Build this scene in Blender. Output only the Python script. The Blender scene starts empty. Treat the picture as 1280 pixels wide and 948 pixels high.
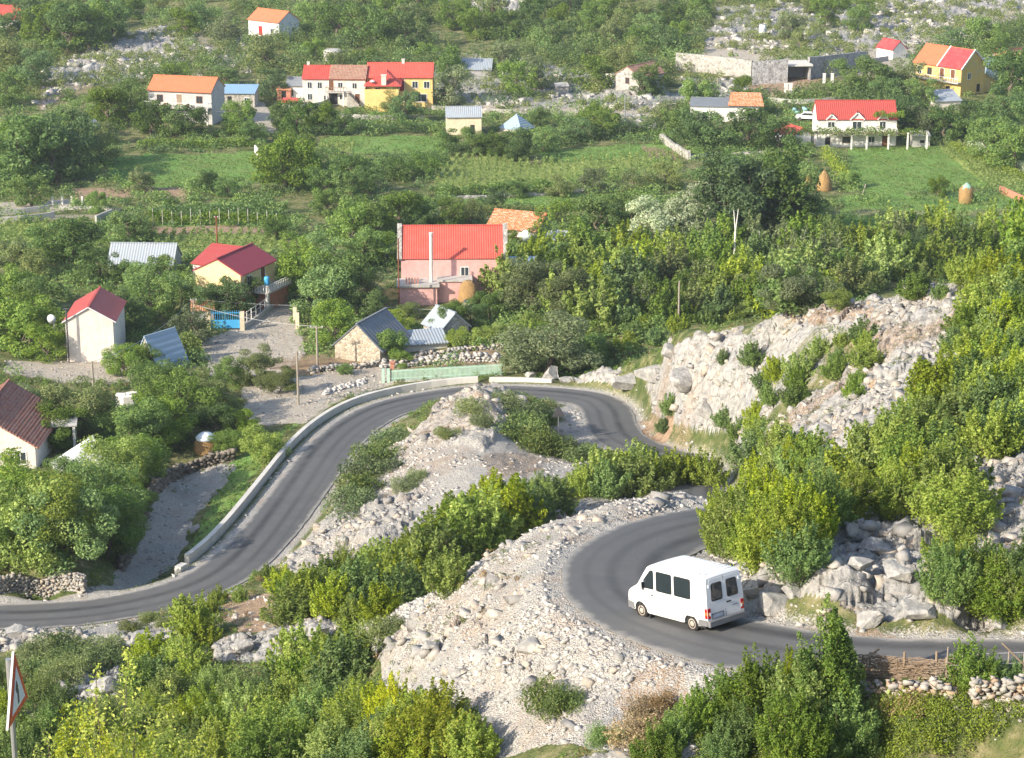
EXPOSURE = 0.84
HAZE = 0.00012
import bpy, bmesh, math, random
import numpy as np
from mathutils import Vector, Matrix
R = math.radians
rng = np.random.default_rng(7)
random.seed(7)
scene = bpy.context.scene
COL = scene.collection

# ---------------------------------------------------------------- camera
FPX, PITCH, W, H = 2900.0, R(17.0), 1280, 948
PLAN = R(12.0)   # slope of view for which the survey heights below were taken; conv() turns them to the real one
CP, SP = math.cos(PITCH), math.sin(PITCH)
cam_d = bpy.data.cameras.new('camera')
cam = bpy.data.objects.new('camera', cam_d)
COL.objects.link(cam)
cam_d.sensor_width = 36.0
cam_d.lens = 36.0 * FPX / W
cam_d.clip_start = 0.5
cam_d.clip_end = 4000
cam.rotation_euler = (math.pi / 2 - PITCH, 0, 0)
scene.camera = cam

def ray(px, py):
    """u = X/Y and k = Z/Y of the line of sight through a point of the photograph"""
    a = H / 2 - py
    Y = FPX * CP + a * SP
    return (px - W / 2) / Y, (-FPX * SP + a * CP) / Y

def proj(X, Y, Z):
    d = Y * CP - Z * SP
    v = Y * SP + Z * CP
    return W / 2 + FPX * X / d, H / 2 - FPX * v / d, FPX / d

def pt(px, py, z=None, d=None):
    u, k = ray(px, py)
    if d is None:
        a = H / 2 - py
        d = z / ((-FPX * math.sin(PLAN) + a * math.cos(PLAN)) / (FPX * math.cos(PLAN) + a * math.sin(PLAN)))
    return (u * d, d, k * d)
def conv(x, y, z):
    return (x, y, y * math.tan(math.atan2(z, y) - (PITCH - PLAN)))

# ---------------------------------------------------------------- numpy noise
def _h(i, j, s):
    v = np.sin(i * 127.1 + j * 311.7 + s * 74.7) * 43758.5453
    return v - np.floor(v)

def vnoise(x, y, s=0.0):
    i, j = np.floor(x), np.floor(y)
    fx, fy = x - i, y - j
    fx = fx * fx * (3 - 2 * fx); fy = fy * fy * (3 - 2 * fy)
    a, b, c, d = _h(i, j, s), _h(i + 1, j, s), _h(i, j + 1, s), _h(i + 1, j + 1, s)
    return (a + (b - a) * fx) + ((c + (d - c) * fx) - (a + (b - a) * fx)) * fy

def fbm(x, y, s=0.0, o=4):
    r = np.zeros_like(x); amp, tot = 1.0, 0.0
    for k in range(o):
        r = r + amp * vnoise(x * 2 ** k, y * 2 ** k, s + 9.1 * k); tot += amp; amp *= 0.5
    return r / tot * 2 - 1

def blocks(x, y, s=0.0):
    """angular limestone blocks: tilted facets with clefts between; about -1..1"""
    i0, j0 = np.floor(x), np.floor(y)
    f1 = np.full_like(x, 9.0); f2 = np.full_like(x, 9.0)
    hh = np.zeros_like(x)
    for di in (-1, 0, 1):
        for dj in (-1, 0, 1):
            i, j = i0 + di, j0 + dj
            cx = i + _h(i, j, s + 1); cy = j + _h(i, j, s + 2)
            dx, dy = x - cx, y - cy
            d = np.sqrt(dx * dx + dy * dy)
            hv = (_h(i, j, s + 3) * 2 - 1) + dx * (_h(i, j, s + 4) * 3 - 1.5) + dy * (_h(i, j, s + 5) * 3 - 1.5)
            near = d < f1
            f2 = np.where(near, f1, np.minimum(f2, d))
            hh = np.where(near, hv, hh)
            f1 = np.where(near, d, f1)
    cleft = np.clip(1 - (f2 - f1) / 0.16, 0, 1)
    return hh * 0.5 - cleft * 0.45

# ---------------------------------------------------------------- terrain: control points (px, py, z) of the place
ROADZ = [  # px, py, z   centre line, from the right edge past the van, round the bend, down to the valley loop
    (1700, 848, -24.9), (1560, 842, -25.3), (1420, 836, -25.7), (1300, 832, -26.0), (1200, 831, -26.3), (1083, 828, -26.7), (1000, 818, -27.0), (930, 806, -27.2), (865, 790, -27.4),
    (812, 768, -27.6), (781, 745, -27.8), (772, 722, -28.0), (780, 700, -28.2), (802, 682, -28.4), (835, 668, -28.6), (880, 657, -28.8), (930, 650, -29.2)]
ROADB = [  # far loop
    (860, 582, -47.4), (830, 571, -47.8), (800, 561, -48.1), (776, 548, -48.4), (764, 530, -48.8), (758, 512, -49.1), (738, 499, -49.3), (700, 494, -49.5), (650, 491, -49.7),
    (600, 491, -49.8), (560, 495, -50.0), (520, 502, -50.2), (485, 511, -50.3), (455, 526, -50.5), (430, 545, -50.6), (408, 569, -50.8), (385, 600, -51.0),
    (363, 630, -51.2), (334, 667, -51.5), (300, 701, -51.7), (262, 727, -51.9), (211, 746, -52.1), (135, 762, -52.3), (67, 769, -52.4), (0, 771, -52.5), (-90, 772, -52.6), (-300, 774, -52.9), (-520, 776, -53.2)]
road_pts = [pt(a, b, z=c) for a, b, c in ROADZ]
road_pts += [conv(*q_) for q_ in [(13.6, 106.5, -29.8), (15.2, 113, -31.4), (15.2, 122, -33.9), (14.4, 132, -36.4), (13.6, 144, -39.3), (13.6, 158, -42.7), (14.4, 172, -45.8)]]
road_pts += [pt(a, b, z=c) for a, b, c in ROADB]

def catmull(P, step):
    P = np.array(P, float); out = []
    for i in range(len(P) - 1):
        p0 = P[max(i - 1, 0)]; p1 = P[i]; p2 = P[i + 1]; p3 = P[min(i + 2, len(P) - 1)]
        n = max(2, int(np.linalg.norm(p2 - p1) / step))
        for k in range(n):
            t = k / n
            out.append(0.5 * ((2 * p1) + (-p0 + p2) * t + (2 * p0 - 5 * p1 + 4 * p2 - p3) * t * t + (-p0 + 3 * p1 - 3 * p2 + p3) * t ** 3))
    out.append(P[-1]); return np.array(out)

road_c = catmull(road_pts, 0.8)
for _ in range(6):   # smooth the line
    road_c[1:-1] = (road_c[:-2] + 2 * road_c[1:-1] + road_c[2:]) / 4
ROAD_W = 4.9

CTRL = []
def c(px, py, z=None, d=None): CTRL.append(pt(px, py, z, d))
def cw(x, y, z, raw=False): CTRL.append((x, y, z) if raw else conv(x, y, z))
# camera spur and hidden near slope
for u in (-.6, -.2, .2, .6):
    cw(u * 4, 4, -4.0); cw(u * 9, 9, -6.5); cw(u * 16, 16, -9.3)
for u in (-0.5, -0.3, -0.23, -0.1, 0.0, 0.1, 0.23, 0.5):
    cw(u * 26, 26, -12.0 if u < -0.15 else -14.5)
    cw(u * 45, 45, -19.3 if u < -0.15 else -22.5)
    cw(u * 60, 60, -25.2)
# near hill, garden and spur
for px in (860, 950, 1060, 1180, 1280): c(px, 948, z=-28.3)
c(1100, 900, z=-28.2); c(1240, 905, z=-28.1); c(1100, 868, z=-28.0); c(1240, 872, z=-27.8)
c(860, 880, z=-28.4); c(700, 948, z=-29.6); c(700, 900, z=-29.4); c(620, 948, z=-31.0); c(560, 900, z=-31.6); c(640, 840, z=-29.6); c(740, 860, z=-28.7)
c(600, 800, z=-30.2); c(660, 790, z=-29.0); c(700, 740, z=-28.6); c(640, 730, z=-29.4); c(560, 780, z=-31.5); c(500, 840, z=-33.6); c(480, 890, z=-34.5)
c(690, 655, z=-29.0); c(600, 700, z=-30.6); c(540, 745, z=-32.4); c(480, 780, z=-34.4); c(430, 800, z=-36.8); c(760, 632, z=-28.7); c(850, 615, z=-28.8)
c(740, 655, z=-28.6)
# lower-left slope
c(540, 948, z=-32.0); c(430, 948, z=-34.2); c(300, 948, z=-37.0); c(150, 948, z=-39.5); c(0, 948, z=-41.0); c(-120, 948, z=-42)
c(430, 860, z=-37.5); c(330, 880, z=-41.0); c(200, 880, z=-45.0); c(60, 880, z=-47.5); c(-80, 870, z=-48)
c(330, 820, z=-46.8); c(230, 815, z=-49.5); c(100, 820, z=-50.8); c(0, 815, z=-51.5)
c(330, 765, z=-49.6); c(400, 770, z=-46.0); c(180, 785, z=-51.6); c(60, 795, z=-52.0)
# gully between spur and middle mound
cw(-6, 118, -40.0); cw(2, 122, -38.0); cw(-14, 120, -44.0); cw(8, 128, -40.5); cw(-4, 140, -45.0)
c(400, 735, z=-48.2); c(520, 680, z=-47.2); c(620, 630, z=-46.8); c(720, 600, z=-46.8); c(800, 585, z=-47.2)
# mound inside the loop
c(400, 690, z=-49.8); c(450, 660, z=-48.6); c(520, 620, z=-47.6); c(600, 580, z=-46.4); c(680, 575, z=-47.4); c(560, 545, z=-46.2); c(500, 570, z=-48.2); c(610, 510, z=-44.9)
c(600, 486, z=-44.9); c(570, 500, z=-46.2); c(640, 500, z=-45.8); c(655, 530, z=-46.6); c(700, 550, z=-48.4); c(720, 575, z=-48.0); c(640, 545, z=-46.5)
# right knoll
c(950, 770, z=-25.8); c(1050, 770, z=-25.0); c(1150, 760, z=-24.6); c(1270, 760, z=-24.3); c(900, 700, z=-28.4)
c(960, 700, z=-27.6); c(1060, 690, z=-26.0); c(1170, 690, z=-25.6); c(1280, 680, z=-25.0)
c(940, 640, z=-29.0)
c(1060, 620, z=-28.0); c(1170, 610, z=-27.4); c(1280, 600, z=-26.6); c(1280, 520, z=-28.0); c(1180, 520, z=-29.2); c(1080, 540, z=-31.0)
c(1000, 560, z=-36.5); c(1040, 480, z=-35.8); c(950, 500, d=183); c(930, 560, d=173); c(1100, 450, z=-33.0); c(1180, 430, z=-31.0); c(1280, 430, z=-28.8)
c(850, 470, d=201.5); c(900, 460, d=196); c(850, 515, d=197); c(872, 548, d=191); c(820, 490, d=210); c(900, 525, d=188); c(950, 450, d=191); c(850, 558, d=194); c(790, 478, d=219); c(1000, 520, d=162); c(1000, 440, d=182)
# the knoll's crest, and the ground falling away behind it
for px_, py_, Y_ in ((1280, 328, 190), (1235, 336, 188), (1186, 352, 185), (1140, 366, 185), (1090, 376, 187), (1045, 384, 190), (1000, 392, 192), (965, 399, 196), (930, 408, 200), (890, 417, 203), (850, 426, 206), (833, 433, 211), (815, 440, 217), (798, 448, 220), (780, 455, 224), (740, 466, 229)):
    a_ = pt(px_, py_, d=Y_); cw(*a_, raw=True)
    b_ = pt(px_, py_, d=Y_ + 12); cw(b_[0], b_[1], b_[2] - 2.6, raw=True)
    e_ = pt(px_, py_, d=Y_ + 26); cw(e_[0], e_[1], max(e_[2] - 6.5, -71.8), raw=True)
# behind the knoll: valley floor
for X in (14, 30, 48, 66, 84, 100): cw(X, 262, -47.5)
# left valley floor near
c(690, 474, z=-49.6); c(555, 478, z=-50.0); c(450, 480, z=-50.6); c(400, 500, z=-50.8); c(340, 560, z=-51.6); c(270, 640, z=-53.0); c(190, 690, z=-53.8); c(150, 735, z=-53.2)
c(60, 745, z=-52.8); c(60, 715, z=-51.2); c(-60, 700, z=-51.2); c(60, 640, z=-50.8); c(160, 610, z=-51.2); c(230, 600, z=-53.2); c(100, 560, z=-50.6); c(0, 560, z=-50.4); c(260, 540, z=-51.4)
c(230, 480, z=-50.6); c(110, 450, z=-50.0); c(0, 470, z=-50.0); c(330, 430, z=-49.8); c(440, 450, z=-50.0); c(560, 440, z=-49.4); c(640, 430, z=-49.0)
c(300, 385, z=-48.6); c(110, 350, z=-48.0); c(440, 380, z=-48.8); c(560, 385, z=-49.0); c(0, 350, z=-48.2); c(700, 400, z=-48.2); c(800, 400, z=-48.0); c(900, 380, z=-47.2)
for px in (-60, 100, 260, 420, 580, 740, 900, 1060, 1220, 1350):
    c(px, 300, z=-46.8); c(px, 240, z=-45.2); c(px, 195, z=-43.6)
c(-60, 150, z=-41); c(120, 150, z=-40.6); c(230, 148, z=-40.4); c(400, 135, z=-40.2); c(500, 133, z=-40.2); c(600, 150, z=-41.6); c(790, 115, z=-38.5); c(900, 150, z=-41.6)
c(1070, 180, z=-43.0); c(1195, 118, z=-38.8); c(1280, 150, z=-41.5); c(1000, 105, z=-37.6); c(700, 120, z=-39.5); c(860, 95, z=-37.2)
c(0, 70, z=-36.0); c(150, 90, z=-37.2); c(300, 70, z=-35.2); c(450, 70, z=-35.8); c(600, 70, z=-35.6); c(760, 60, z=-34.6); c(920, 55, z=-33.6); c(1080, 50, z=-33.5); c(1200, 50, z=-33.2); c(1280, 60, z=-34.5)
for px in (-60, 150, 350, 550, 750, 950, 1150, 1350): c(px, 5, z=-28.0)
for u in (-0.5, -0.35): cw(u * 180, 180, -50); cw(u * 300, 300, -46); cw(u * 100, 100, -44)
for u in (0.35, 0.5): cw(u * 90, 90, -24); cw(u * 130, 130, -26); cw(u * 180, 180, -29); cw(u * 300, 300, -46)
for u in (-0.5, -0.25, 0, 0.25, 0.5):
    cw(u * 760, 760, 8); cw(u * 950, 950, 70); cw(u * 1250, 1250, 190); cw(u * 450, 450, -38.5)

def tcoord(X, Y): return np.stack([X / Y * 3.0, np.log(Y)], -1)
# road points are terrain points as well
for p in road_c[::9]: CTRL.append(tuple(p - np.array([0, 0, 0.05])))
CT = np.array(CTRL, float)
_c = tcoord(CT[:, 0], CT[:, 1]); _c = _c + rng.normal(0, 1e-6, _c.shape)
def _phi(r2): return 0.5 * r2 * np.log(r2 + 1e-12)
_n = len(_c)
_A = np.zeros((_n + 3, _n + 3))
_A[:_n, :_n] = _phi(((_c[:, None] - _c[None]) ** 2).sum(-1)) + np.eye(_n) * 1e-6
_A[:_n, _n] = 1; _A[:_n, _n + 1:] = _c; _A[_n:, :_n] = _A[:_n, _n:].T
_w = np.linalg.solve(_A, np.concatenate([CT[:, 2], np.zeros(3)]))
def tps(X, Y):
    q = tcoord(X, Y); out = np.zeros(len(q))
    for s in range(0, len(q), 40000):
        qq = q[s:s + 40000]
        r2 = ((qq[:, None, 0] - _c[None, :, 0]) ** 2 + (qq[:, None, 1] - _c[None, :, 1]) ** 2)
        out[s:s + 40000] = _phi(r2) @ _w[:_n] + _w[_n] + qq @ _w[_n + 1:]
    return out

def seg(a, b, st): return np.arange(a, b, st)
rowsY = np.concatenate([seg(4, 58, 1.2), seg(58, 66, .4), seg(66, 116, .15), seg(116, 150, .26), seg(150, 235, .33), seg(235, 330, .8), seg(330, 640, 1.9), seg(640, 1250, 14)])
colsU = np.concatenate([np.linspace(-.62, -.252, 24)[:-1], np.linspace(-.25, .25, 760), np.linspace(.252, .62, 24)[1:]])
NR, NC = len(rowsY), len(colsU)
# coarse evaluation of the smooth surface, then bilinear refinement
rc = np.unique(np.concatenate([np.arange(0, NR, 5), [NR - 1]])); cc = np.unique(np.concatenate([np.arange(0, NC, 6), [NC - 1]]))
gY, gU = np.meshgrid(rowsY[rc], colsU[cc], indexing='ij')
zc = tps((gU * gY).ravel(), gY.ravel()).reshape(gY.shape)
zr = np.stack([np.interp(colsU, colsU[cc], zc[i]) for i in range(len(rc))])
Zb = np.stack([np.interp(rowsY, rowsY[rc], zr[:, j]) for j in range(NC)], 1)
GY, GU = np.meshgrid(rowsY, colsU, indexing='ij'); GX = GU * GY

# distance to the road and its height there
rdist = np.full(GX.shape, 99.0); rz = np.zeros(GX.shape)
for i in range(0, len(road_c), 1):
    p = road_c[i]
    m0, m1 = np.searchsorted(rowsY, [p[1] - 9, p[1] + 9])
    if m1 <= m0: continue
    ua, ub = (p[0] - 9) / p[1], (p[0] + 9) / p[1]
    e = 9 / p[1] * abs(ua) + .01
    n0, n1 = np.searchsorted(colsU, [min(ua, ub) - e, max(ua, ub) + e])
    if n1 <= n0: continue
    sl = (slice(m0, m1), slice(n0, n1))
    d = np.hypot(GX[sl] - p[0], GY[sl] - p[1])
    cl = d < rdist[sl]
    rdist[sl] = np.where(cl, d, rdist[sl]); rz[sl] = np.where(cl, p[2], rz[sl])

def raycast(px, py, Z=None, dmin=55.0):
    """where the line of sight through (px, py) meets the ground"""
    Z = ZG if Z is None else Z
    u, k = ray(px, py)
    j = np.interp(u, colsU, np.arange(NC)); j0 = int(min(max(j, 0), NC - 2)); t = j - j0
    col = Z[:, j0] * (1 - t) + Z[:, j0 + 1] * t
    f = col - k * rowsY
    s = np.searchsorted(rowsY, dmin)
    hit = np.where(f[s:] >= 0)[0]
    if len(hit) == 0: return Vector((u * 600, 600, k * 600))
    i = hit[0] + s
    if i == s or f[i - 1] >= 0: Y = rowsY[i]
    else: Y = rowsY[i - 1] + (rowsY[i] - rowsY[i - 1]) * (-f[i - 1]) / (f[i] - f[i - 1])
    return Vector((u * Y, Y, k * Y))

def ground(X, Y):
    i = np.interp(Y, rowsY, np.arange(NR)); j = np.interp(X / Y, colsU, np.arange(NC))
    i0 = np.clip(np.floor(i).astype(int), 0, NR - 2); j0 = np.clip(np.floor(j).astype(int), 0, NC - 2)
    a, b = i - i0, j - j0
    Z = ZG
    return (Z[i0, j0] * (1 - a) * (1 - b) + Z[i0 + 1, j0] * a * (1 - b) + Z[i0, j0 + 1] * (1 - a) * b + Z[i0 + 1, j0 + 1] * a * b)
def gz(x, y): return float(ground(np.array(float(x)), np.array(float(y))))

def inpoly(x, y, P):
    r = np.zeros(x.shape, bool); n = len(P)
    for i in range(n):
        x1, y1 = P[i][:2]; x2, y2 = P[(i + 1) % n][:2]
        if abs(y2 - y1) < 1e-9: continue
        cnd = ((y1 > y) != (y2 > y)) & (x < (x2 - x1) * (y - y1) / (y2 - y1) + x1)
        r ^= cnd
    return r

ZG = Zb
def wpoly(pp, dmax=None):
    out = []
    for a, b in pp:
        h = raycast(a, b, Zb)
        while dmax and h[1] > dmax: b += 2; h = raycast(a, b, Zb)
        out.append(tuple(h[:2]))
    return out
_jx = fbm(GX / 3.1, GY / 3.1, 3, 3); _jy = fbm(GX / 3.1, GY / 3.1, 33, 3)
def mask(pp, j=1.3, dmax=None):
    """1 inside the outline given on the ground, with a ragged edge"""
    P = wpoly(pp, dmax); b = np.array(P); s = float(np.clip(b[:, 1].mean() / 130, .5, 3)) * j
    x0, x1 = b[:, 0].min() - 4 * s, b[:, 0].max() + 4 * s
    r0, r1 = np.searchsorted(rowsY, [b[:, 1].min() - 4 * s, b[:, 1].max() + 4 * s])
    m = np.zeros(GX.shape, np.float32)
    sl = slice(r0, r1)
    m[sl] = inpoly(GX[sl] + _jx[sl] * s, GY[sl] + _jy[sl] * s, P)
    return m
def blur(m, n=1):
    for _ in range(n):
        m[1:-1, 1:-1] = (m[:-2, 1:-1] + m[2:, 1:-1] + m[1:-1, :-2] + m[1:-1, 2:] + 2 * m[1:-1, 1:-1]) / 6
    return m
# ---------------------------------------------------------------- what the ground is made of, where
rock = np.zeros(GX.shape, np.float32); gravel = np.zeros_like(rock); soil = np.zeros_like(rock)
grass = np.zeros_like(rock); crop = np.zeros_like(rock); path = np.zeros_like(rock)
def setm(ch, pp, v=1.0, j=1.3, dmax=None):
    if dmax is None and max(q[1] for q in pp) > 440 and min(q[0] for q in pp) > 690: dmax = 231
    np.maximum(ch, mask(pp, j, dmax) * v, out=ch)
n1 = fbm(GX / 9, GY / 9, 50, 4); n2 = fbm(GX / 2.6, GY / 2.6, 60, 3)
# knoll on the right: rock with soil and scrub
K = [(700, 470), (850, 420), (1000, 385), (1190, 350), (1300, 330), (1300, 800), (930, 790), (890, 700), (940, 640), (880, 590), (830, 560), (800, 500)]
kn = mask(K, .6, 231)
rock = np.maximum(rock, kn * np.clip(.62 + .9 * n1 + .5 * n2, 0, 1))
soil = np.maximum(soil, kn * np.clip(.10 - 1.0 * n1, 0, .5))
setm(rock, [(700, 470), (760, 462), (850, 425), (930, 410), (1000, 430), (960, 470), (880, 560), (830, 540), (800, 490)])
setm(rock, [(735, 468), (780, 459), (815, 444), (850, 432), (880, 430), (880, 570), (835, 548), (812, 522), (806, 502), (790, 484), (740, 482)], 1, .25, dmax=231)
setm(rock, [(1020, 395), (1190, 352), (1195, 430), (1130, 480), (1120, 540), (1020, 580), (990, 520), (1080, 430)])
setm(rock, [(960, 700), (1080, 640), (1180, 640), (1290, 690), (1290, 800), (940, 780)])
setm(rock, [(1215, 560), (1290, 560), (1290, 640), (1215, 620)])
setm(soil, [(800, 505), (880, 560), (850, 575), (800, 540)]); setm(soil, [(985, 385), (1090, 375), (1080, 400), (990, 412)], .55, dmax=231); setm(soil, [(1080, 760), (1290, 770), (1290, 795), (1080, 790)], .55)
setm(soil, [(1050, 410), (1150, 420), (1150, 445), (1060, 450)], .4, dmax=231)
# spur, gravel
setm(gravel, [(890, 600), (740, 620), (640, 670), (540, 735), (430, 795), (470, 860), (560, 905), (600, 948), (880, 960), (900, 830), (800, 780), (720, 720), (760, 670), (900, 640)], 1, .6)
setm(gravel, [(860, 690), (960, 690), (1000, 760), (980, 790), (930, 790)], 1, .6); setm(gravel, [(930, 782), (1290, 790), (1290, 812), (960, 800)], 1, .4)
setm(soil, [(560, 720), (640, 700), (650, 790), (590, 830), (520, 790)], .4); setm(rock, [(600, 800), (700, 790), (720, 830), (640, 860), (580, 840)], .6, .8); setm(rock, [(520, 770), (600, 740), (600, 790), (520, 840), (470, 830)], .6, .8); setm(rock, [(820, 930), (870, 900), (900, 960), (700, 960)], .7, .8); setm(soil, [(760, 880), (850, 840), (870, 940), (780, 948)], .5)
# mound
setm(rock, [(560, 490), (610, 478), (640, 488), (660, 520), (600, 560), (500, 560), (540, 520)], .85, .5)
setm(gravel, [(450, 560), (600, 540), (700, 560), (760, 580), (700, 600), (600, 640), (480, 690), (380, 720), (350, 700), (420, 620)], 1, .6)
setm(gravel, [(640, 500), (720, 500), (740, 560), (700, 590), (650, 560)], 1, .5)
setm(rock, [(330, 700), (420, 640), (520, 620), (510, 680), (400, 710)], 1, .6)
setm(soil, [(555, 490), (620, 478), (620, 520), (560, 545), (520, 560)], .42); setm(soil, [(600, 560), (700, 575), (660, 600), (600, 600)], .5)
setm(soil, [(440, 560), (560, 545), (600, 570), (520, 620), (430, 640), (410, 600)], .42, .8); setm(soil, [(740, 625), (880, 605), (890, 625), (720, 650)], .42, .6)
# lower left
setm(soil, [(280, 745), (350, 740), (345, 790), (300, 790), (270, 770)], 1, .5)
setm(rock, [(270, 800), (420, 775), (430, 790), (350, 830), (270, 830)], 1, .5); setm(rock, [(70, 850), (150, 830), (155, 870), (80, 880)], 1, .5); setm(rock, [(-20, 780), (60, 790), (120, 800), (230, 775), (235, 800), (100, 815), (-20, 815)], .8, .5)
setm(gravel, [(-20, 778), (130, 785), (250, 765), (240, 790), (120, 800), (-20, 800)], 1, .6)
setm(rock, [(215, 815), (260, 810), (250, 850), (210, 850)], .9, .5)
# dry stream bed, verge
setm(gravel, [(140, 735), (190, 600), (250, 575), (300, 580), (250, 640), (230, 690), (180, 740)], 1, .5)
setm(gravel, [(-20, 742), (100, 742), (160, 738), (150, 752), (-20, 757)], 1, .4)
setm(grass, [(235, 700), (280, 590), (340, 545), (375, 520), (330, 580), (270, 670)], .8, .6)
# dirt lanes and yards
setm(path, [(255, 425), (330, 395), (372, 410), (385, 440), (350, 470), (262, 470)], 1, .3)
setm(path, [(330, 380), (368, 378), (372, 412), (300, 420), (290, 412)], 1, .2)
setm(path, [(310, 480), (480, 455), (490, 480), (430, 498), (380, 530), (320, 530), (300, 510)], 1, .4)
setm(gravel, [(400, 470), (470, 462), (470, 490), (420, 500)], .9, .4)
setm(soil, [(360, 440), (480, 450), (640, 430), (640, 455), (360, 470)], .6, .6)
setm(path, [(0, 452), (150, 448), (180, 470), (150, 485), (0, 470)], .8, .6)
setm(path, [(0, 252), (90, 250), (90, 262), (0, 266)], .9, .4); setm(path, [(60, 268), (200, 262), (200, 268), (60, 276)], .5, .3)
# fields
setm(grass, [(125, 198), (320, 190), (325, 225), (300, 240), (150, 232)], 1, .25); setm(soil, [(90, 236), (235, 234), (230, 250), (90, 250)], .8, .3)
setm(grass, [(400, 172), (560, 170), (560, 195), (400, 190)], 1, .25)
setm(crop, [(545, 200), (660, 193), (660, 230), (545, 240)], 1, .2); setm(crop, [(400, 180), (440, 178), (440, 190), (400, 190)], 1, .2)
setm(grass, [(660, 190), (840, 178), (850, 195), (700, 205)], 1, .2); setm(soil, [(800, 180), (855, 190), (850, 202), (810, 200)], .6, .3); setm(crop, [(660, 205), (850, 195), (850, 215), (660, 228)], .8, .3)
setm(grass, [(570, 247), (730, 242), (760, 262), (570, 262)], 1, .2)
setm(grass, [(1060, 183), (1185, 182), (1240, 235), (1090, 245), (1060, 230)], 1, .2); setm(crop, [(1170, 182), (1215, 180), (1290, 225), (1290, 240), (1240, 238)], 1, .2)
setm(grass, [(1050, 245), (1290, 240), (1290, 285), (1050, 285)], .75, .3); setm(soil, [(1060, 262), (1200, 262), (1290, 255), (1290, 268), (1150, 275), (1060, 270)], .5, .3)
setm(soil, [(190, 283), (355, 283), (355, 293), (190, 294)], .9, .15); setm(crop, [(190, 293), (355, 292), (360, 315), (190, 316)], 1, .2); setm(grass, [(180, 275), (360, 275), (360, 283), (180, 283)], .9, .2)
setm(crop, [(-10, 280), (60, 276), (75, 300), (-10, 310)], .8, .3)
setm(grass, [(905, 870), (1290, 880), (1290, 960), (880, 960)], .35, .5); setm(soil, [(1020, 870), (1120, 865), (1110, 905), (1040, 900)], .6, .5)
# village and hillside
setm(rock, [(60, 85), (140, 45), (220, 30), (240, 70), (200, 95), (100, 110), (50, 140)], 1, .6); setm(soil, [(40, 110), (110, 100), (150, 130), (50, 150)], .5, .5)
setm(rock, [(220, 45), (310, 35), (320, 90), (250, 95)], .5, .6); setm(path, [(236, 68), (246, 66), (252, 100), (240, 100)], 1, .2); setm(soil, [(225, 40), (330, 40), (330, 90), (250, 95)], .4, .5)
setm(path, [(300, 128), (330, 128), (345, 165), (325, 168)], 1, .3)
setm(rock, [(540, 60), (700, 80), (850, 120), (860, 175), (800, 160), (700, 135), (620, 140), (540, 130)], .6, .6); setm(path, [(530, 125), (840, 135), (860, 150), (700, 145), (530, 137)], .7, .5)
setm(soil, [(930, 105), (1010, 85), (1040, 95), (960, 130)], .8, .4); setm(path, [(860, 80), (900, 40), (1130, 60), (1160, 80), (1080, 100), (880, 90)], .8, .5)
setm(rock, [(880, 60), (900, 10), (1060, 0), (1290, -10), (1290, 20), (1180, 50), (1120, 65), (1000, 75)], .9, .6); setm(rock, [(560, -10), (660, -10), (650, 15), (560, 15)], .8, .6)
setm(path, [(1120, 55), (1200, 30), (1290, 5), (1290, 15), (1210, 50), (1150, 70)], .8, .3)
setm(rock, [(850, 100), (900, 95), (960, 110), (930, 150), (850, 150)], .6, .5)
far = np.clip((GY - 470) / 60, 0, 1) * (n1 > .25); rock = np.maximum(rock, far * .3 * (n1 > .4))
# verges
vg = np.clip(1 - (rdist - 2.2) / 2.0, 0, 1); gravel = np.maximum(gravel, vg)
for a in (rock, gravel, soil, grass, crop, path): blur(a, 1)
rock *= (rdist > 4.0) * 1.0

# ---------------------------------------------------------------- relief
rel = fbm(GX / 14, GY / 14, 5, 4) * .35 + n2 * .08
nearf = np.clip((260 - GY) / 120, 0, 1)
ax, ay = GX * .8 + GY * .6, (-GX * .6 + GY * .8) * 1.7   # beds run aslant
rel += rock * (blocks(ax / 4.2 + .35 * n2, ay / 4.2, 1) * .72 + blocks(ax / 1.7 + .3 * n2, ay / 1.7 + .3 * n2, 2) * .34 + blocks(ax / .62, ay / .62, 3) * .12 * nearf - np.abs(fbm(ax / 1.1, ay / 1.1, 12, 5)) * .5)
rel += rock * .25
rel += gravel * (np.abs(fbm(GX / .9, GY / .9, 5, 5)) * .16 + fbm(GX / .3, GY / .3, 6, 2) * .045 * nearf + fbm(GX / 3.2, GY / 3.2, 66, 3) * .16)
rel += (1 - rock) * (1 - gravel) * n2 * .1
calm = np.maximum(np.maximum(grass, crop), path); rel *= (1 - .85 * calm)
rel += crop * .1
# spur falls in loose benches
fadein = np.clip((rdist - 2.9) / 2.6, 0, 1); fadein = fadein * fadein * (3 - 2 * fadein)
Z = (Zb + rel * np.clip((rdist - 2.6) / 1.5, 0, 1)) * fadein + rz * (1 - fadein) - 0.07 * (rdist < 3.2)
Z += 0.05 * np.clip(1 - np.abs(rdist - 3.1) / .6, 0, 1) * (vnoise(GX * 2, GY * 2, 4))
ZG = Z

def grid_mesh(name, X, Y, Z, step=1):
    nr, nc = X.shape
    me = bpy.data.meshes.new(name)
    v = np.stack([X, Y, Z], -1).reshape(-1, 3).astype(np.float32)
    idx = np.arange(nr * nc).reshape(nr, nc)
    q = np.stack([idx[:-1, :-1], idx[:-1, 1:], idx[1:, 1:], idx[1:, :-1]], -1).reshape(-1, 4)
    me.vertices.add(len(v)); me.vertices.foreach_set('co', v.ravel())
    me.loops.add(q.size); me.loops.foreach_set('vertex_index', q.ravel().astype(np.int32))
    me.polygons.add(len(q)); me.polygons.foreach_set('loop_start', np.arange(0, q.size, 4, dtype=np.int32))
    me.polygons.foreach_set('loop_total', np.full(len(q), 4, np.int32))
    me.update(calc_edges=True); return me

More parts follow.
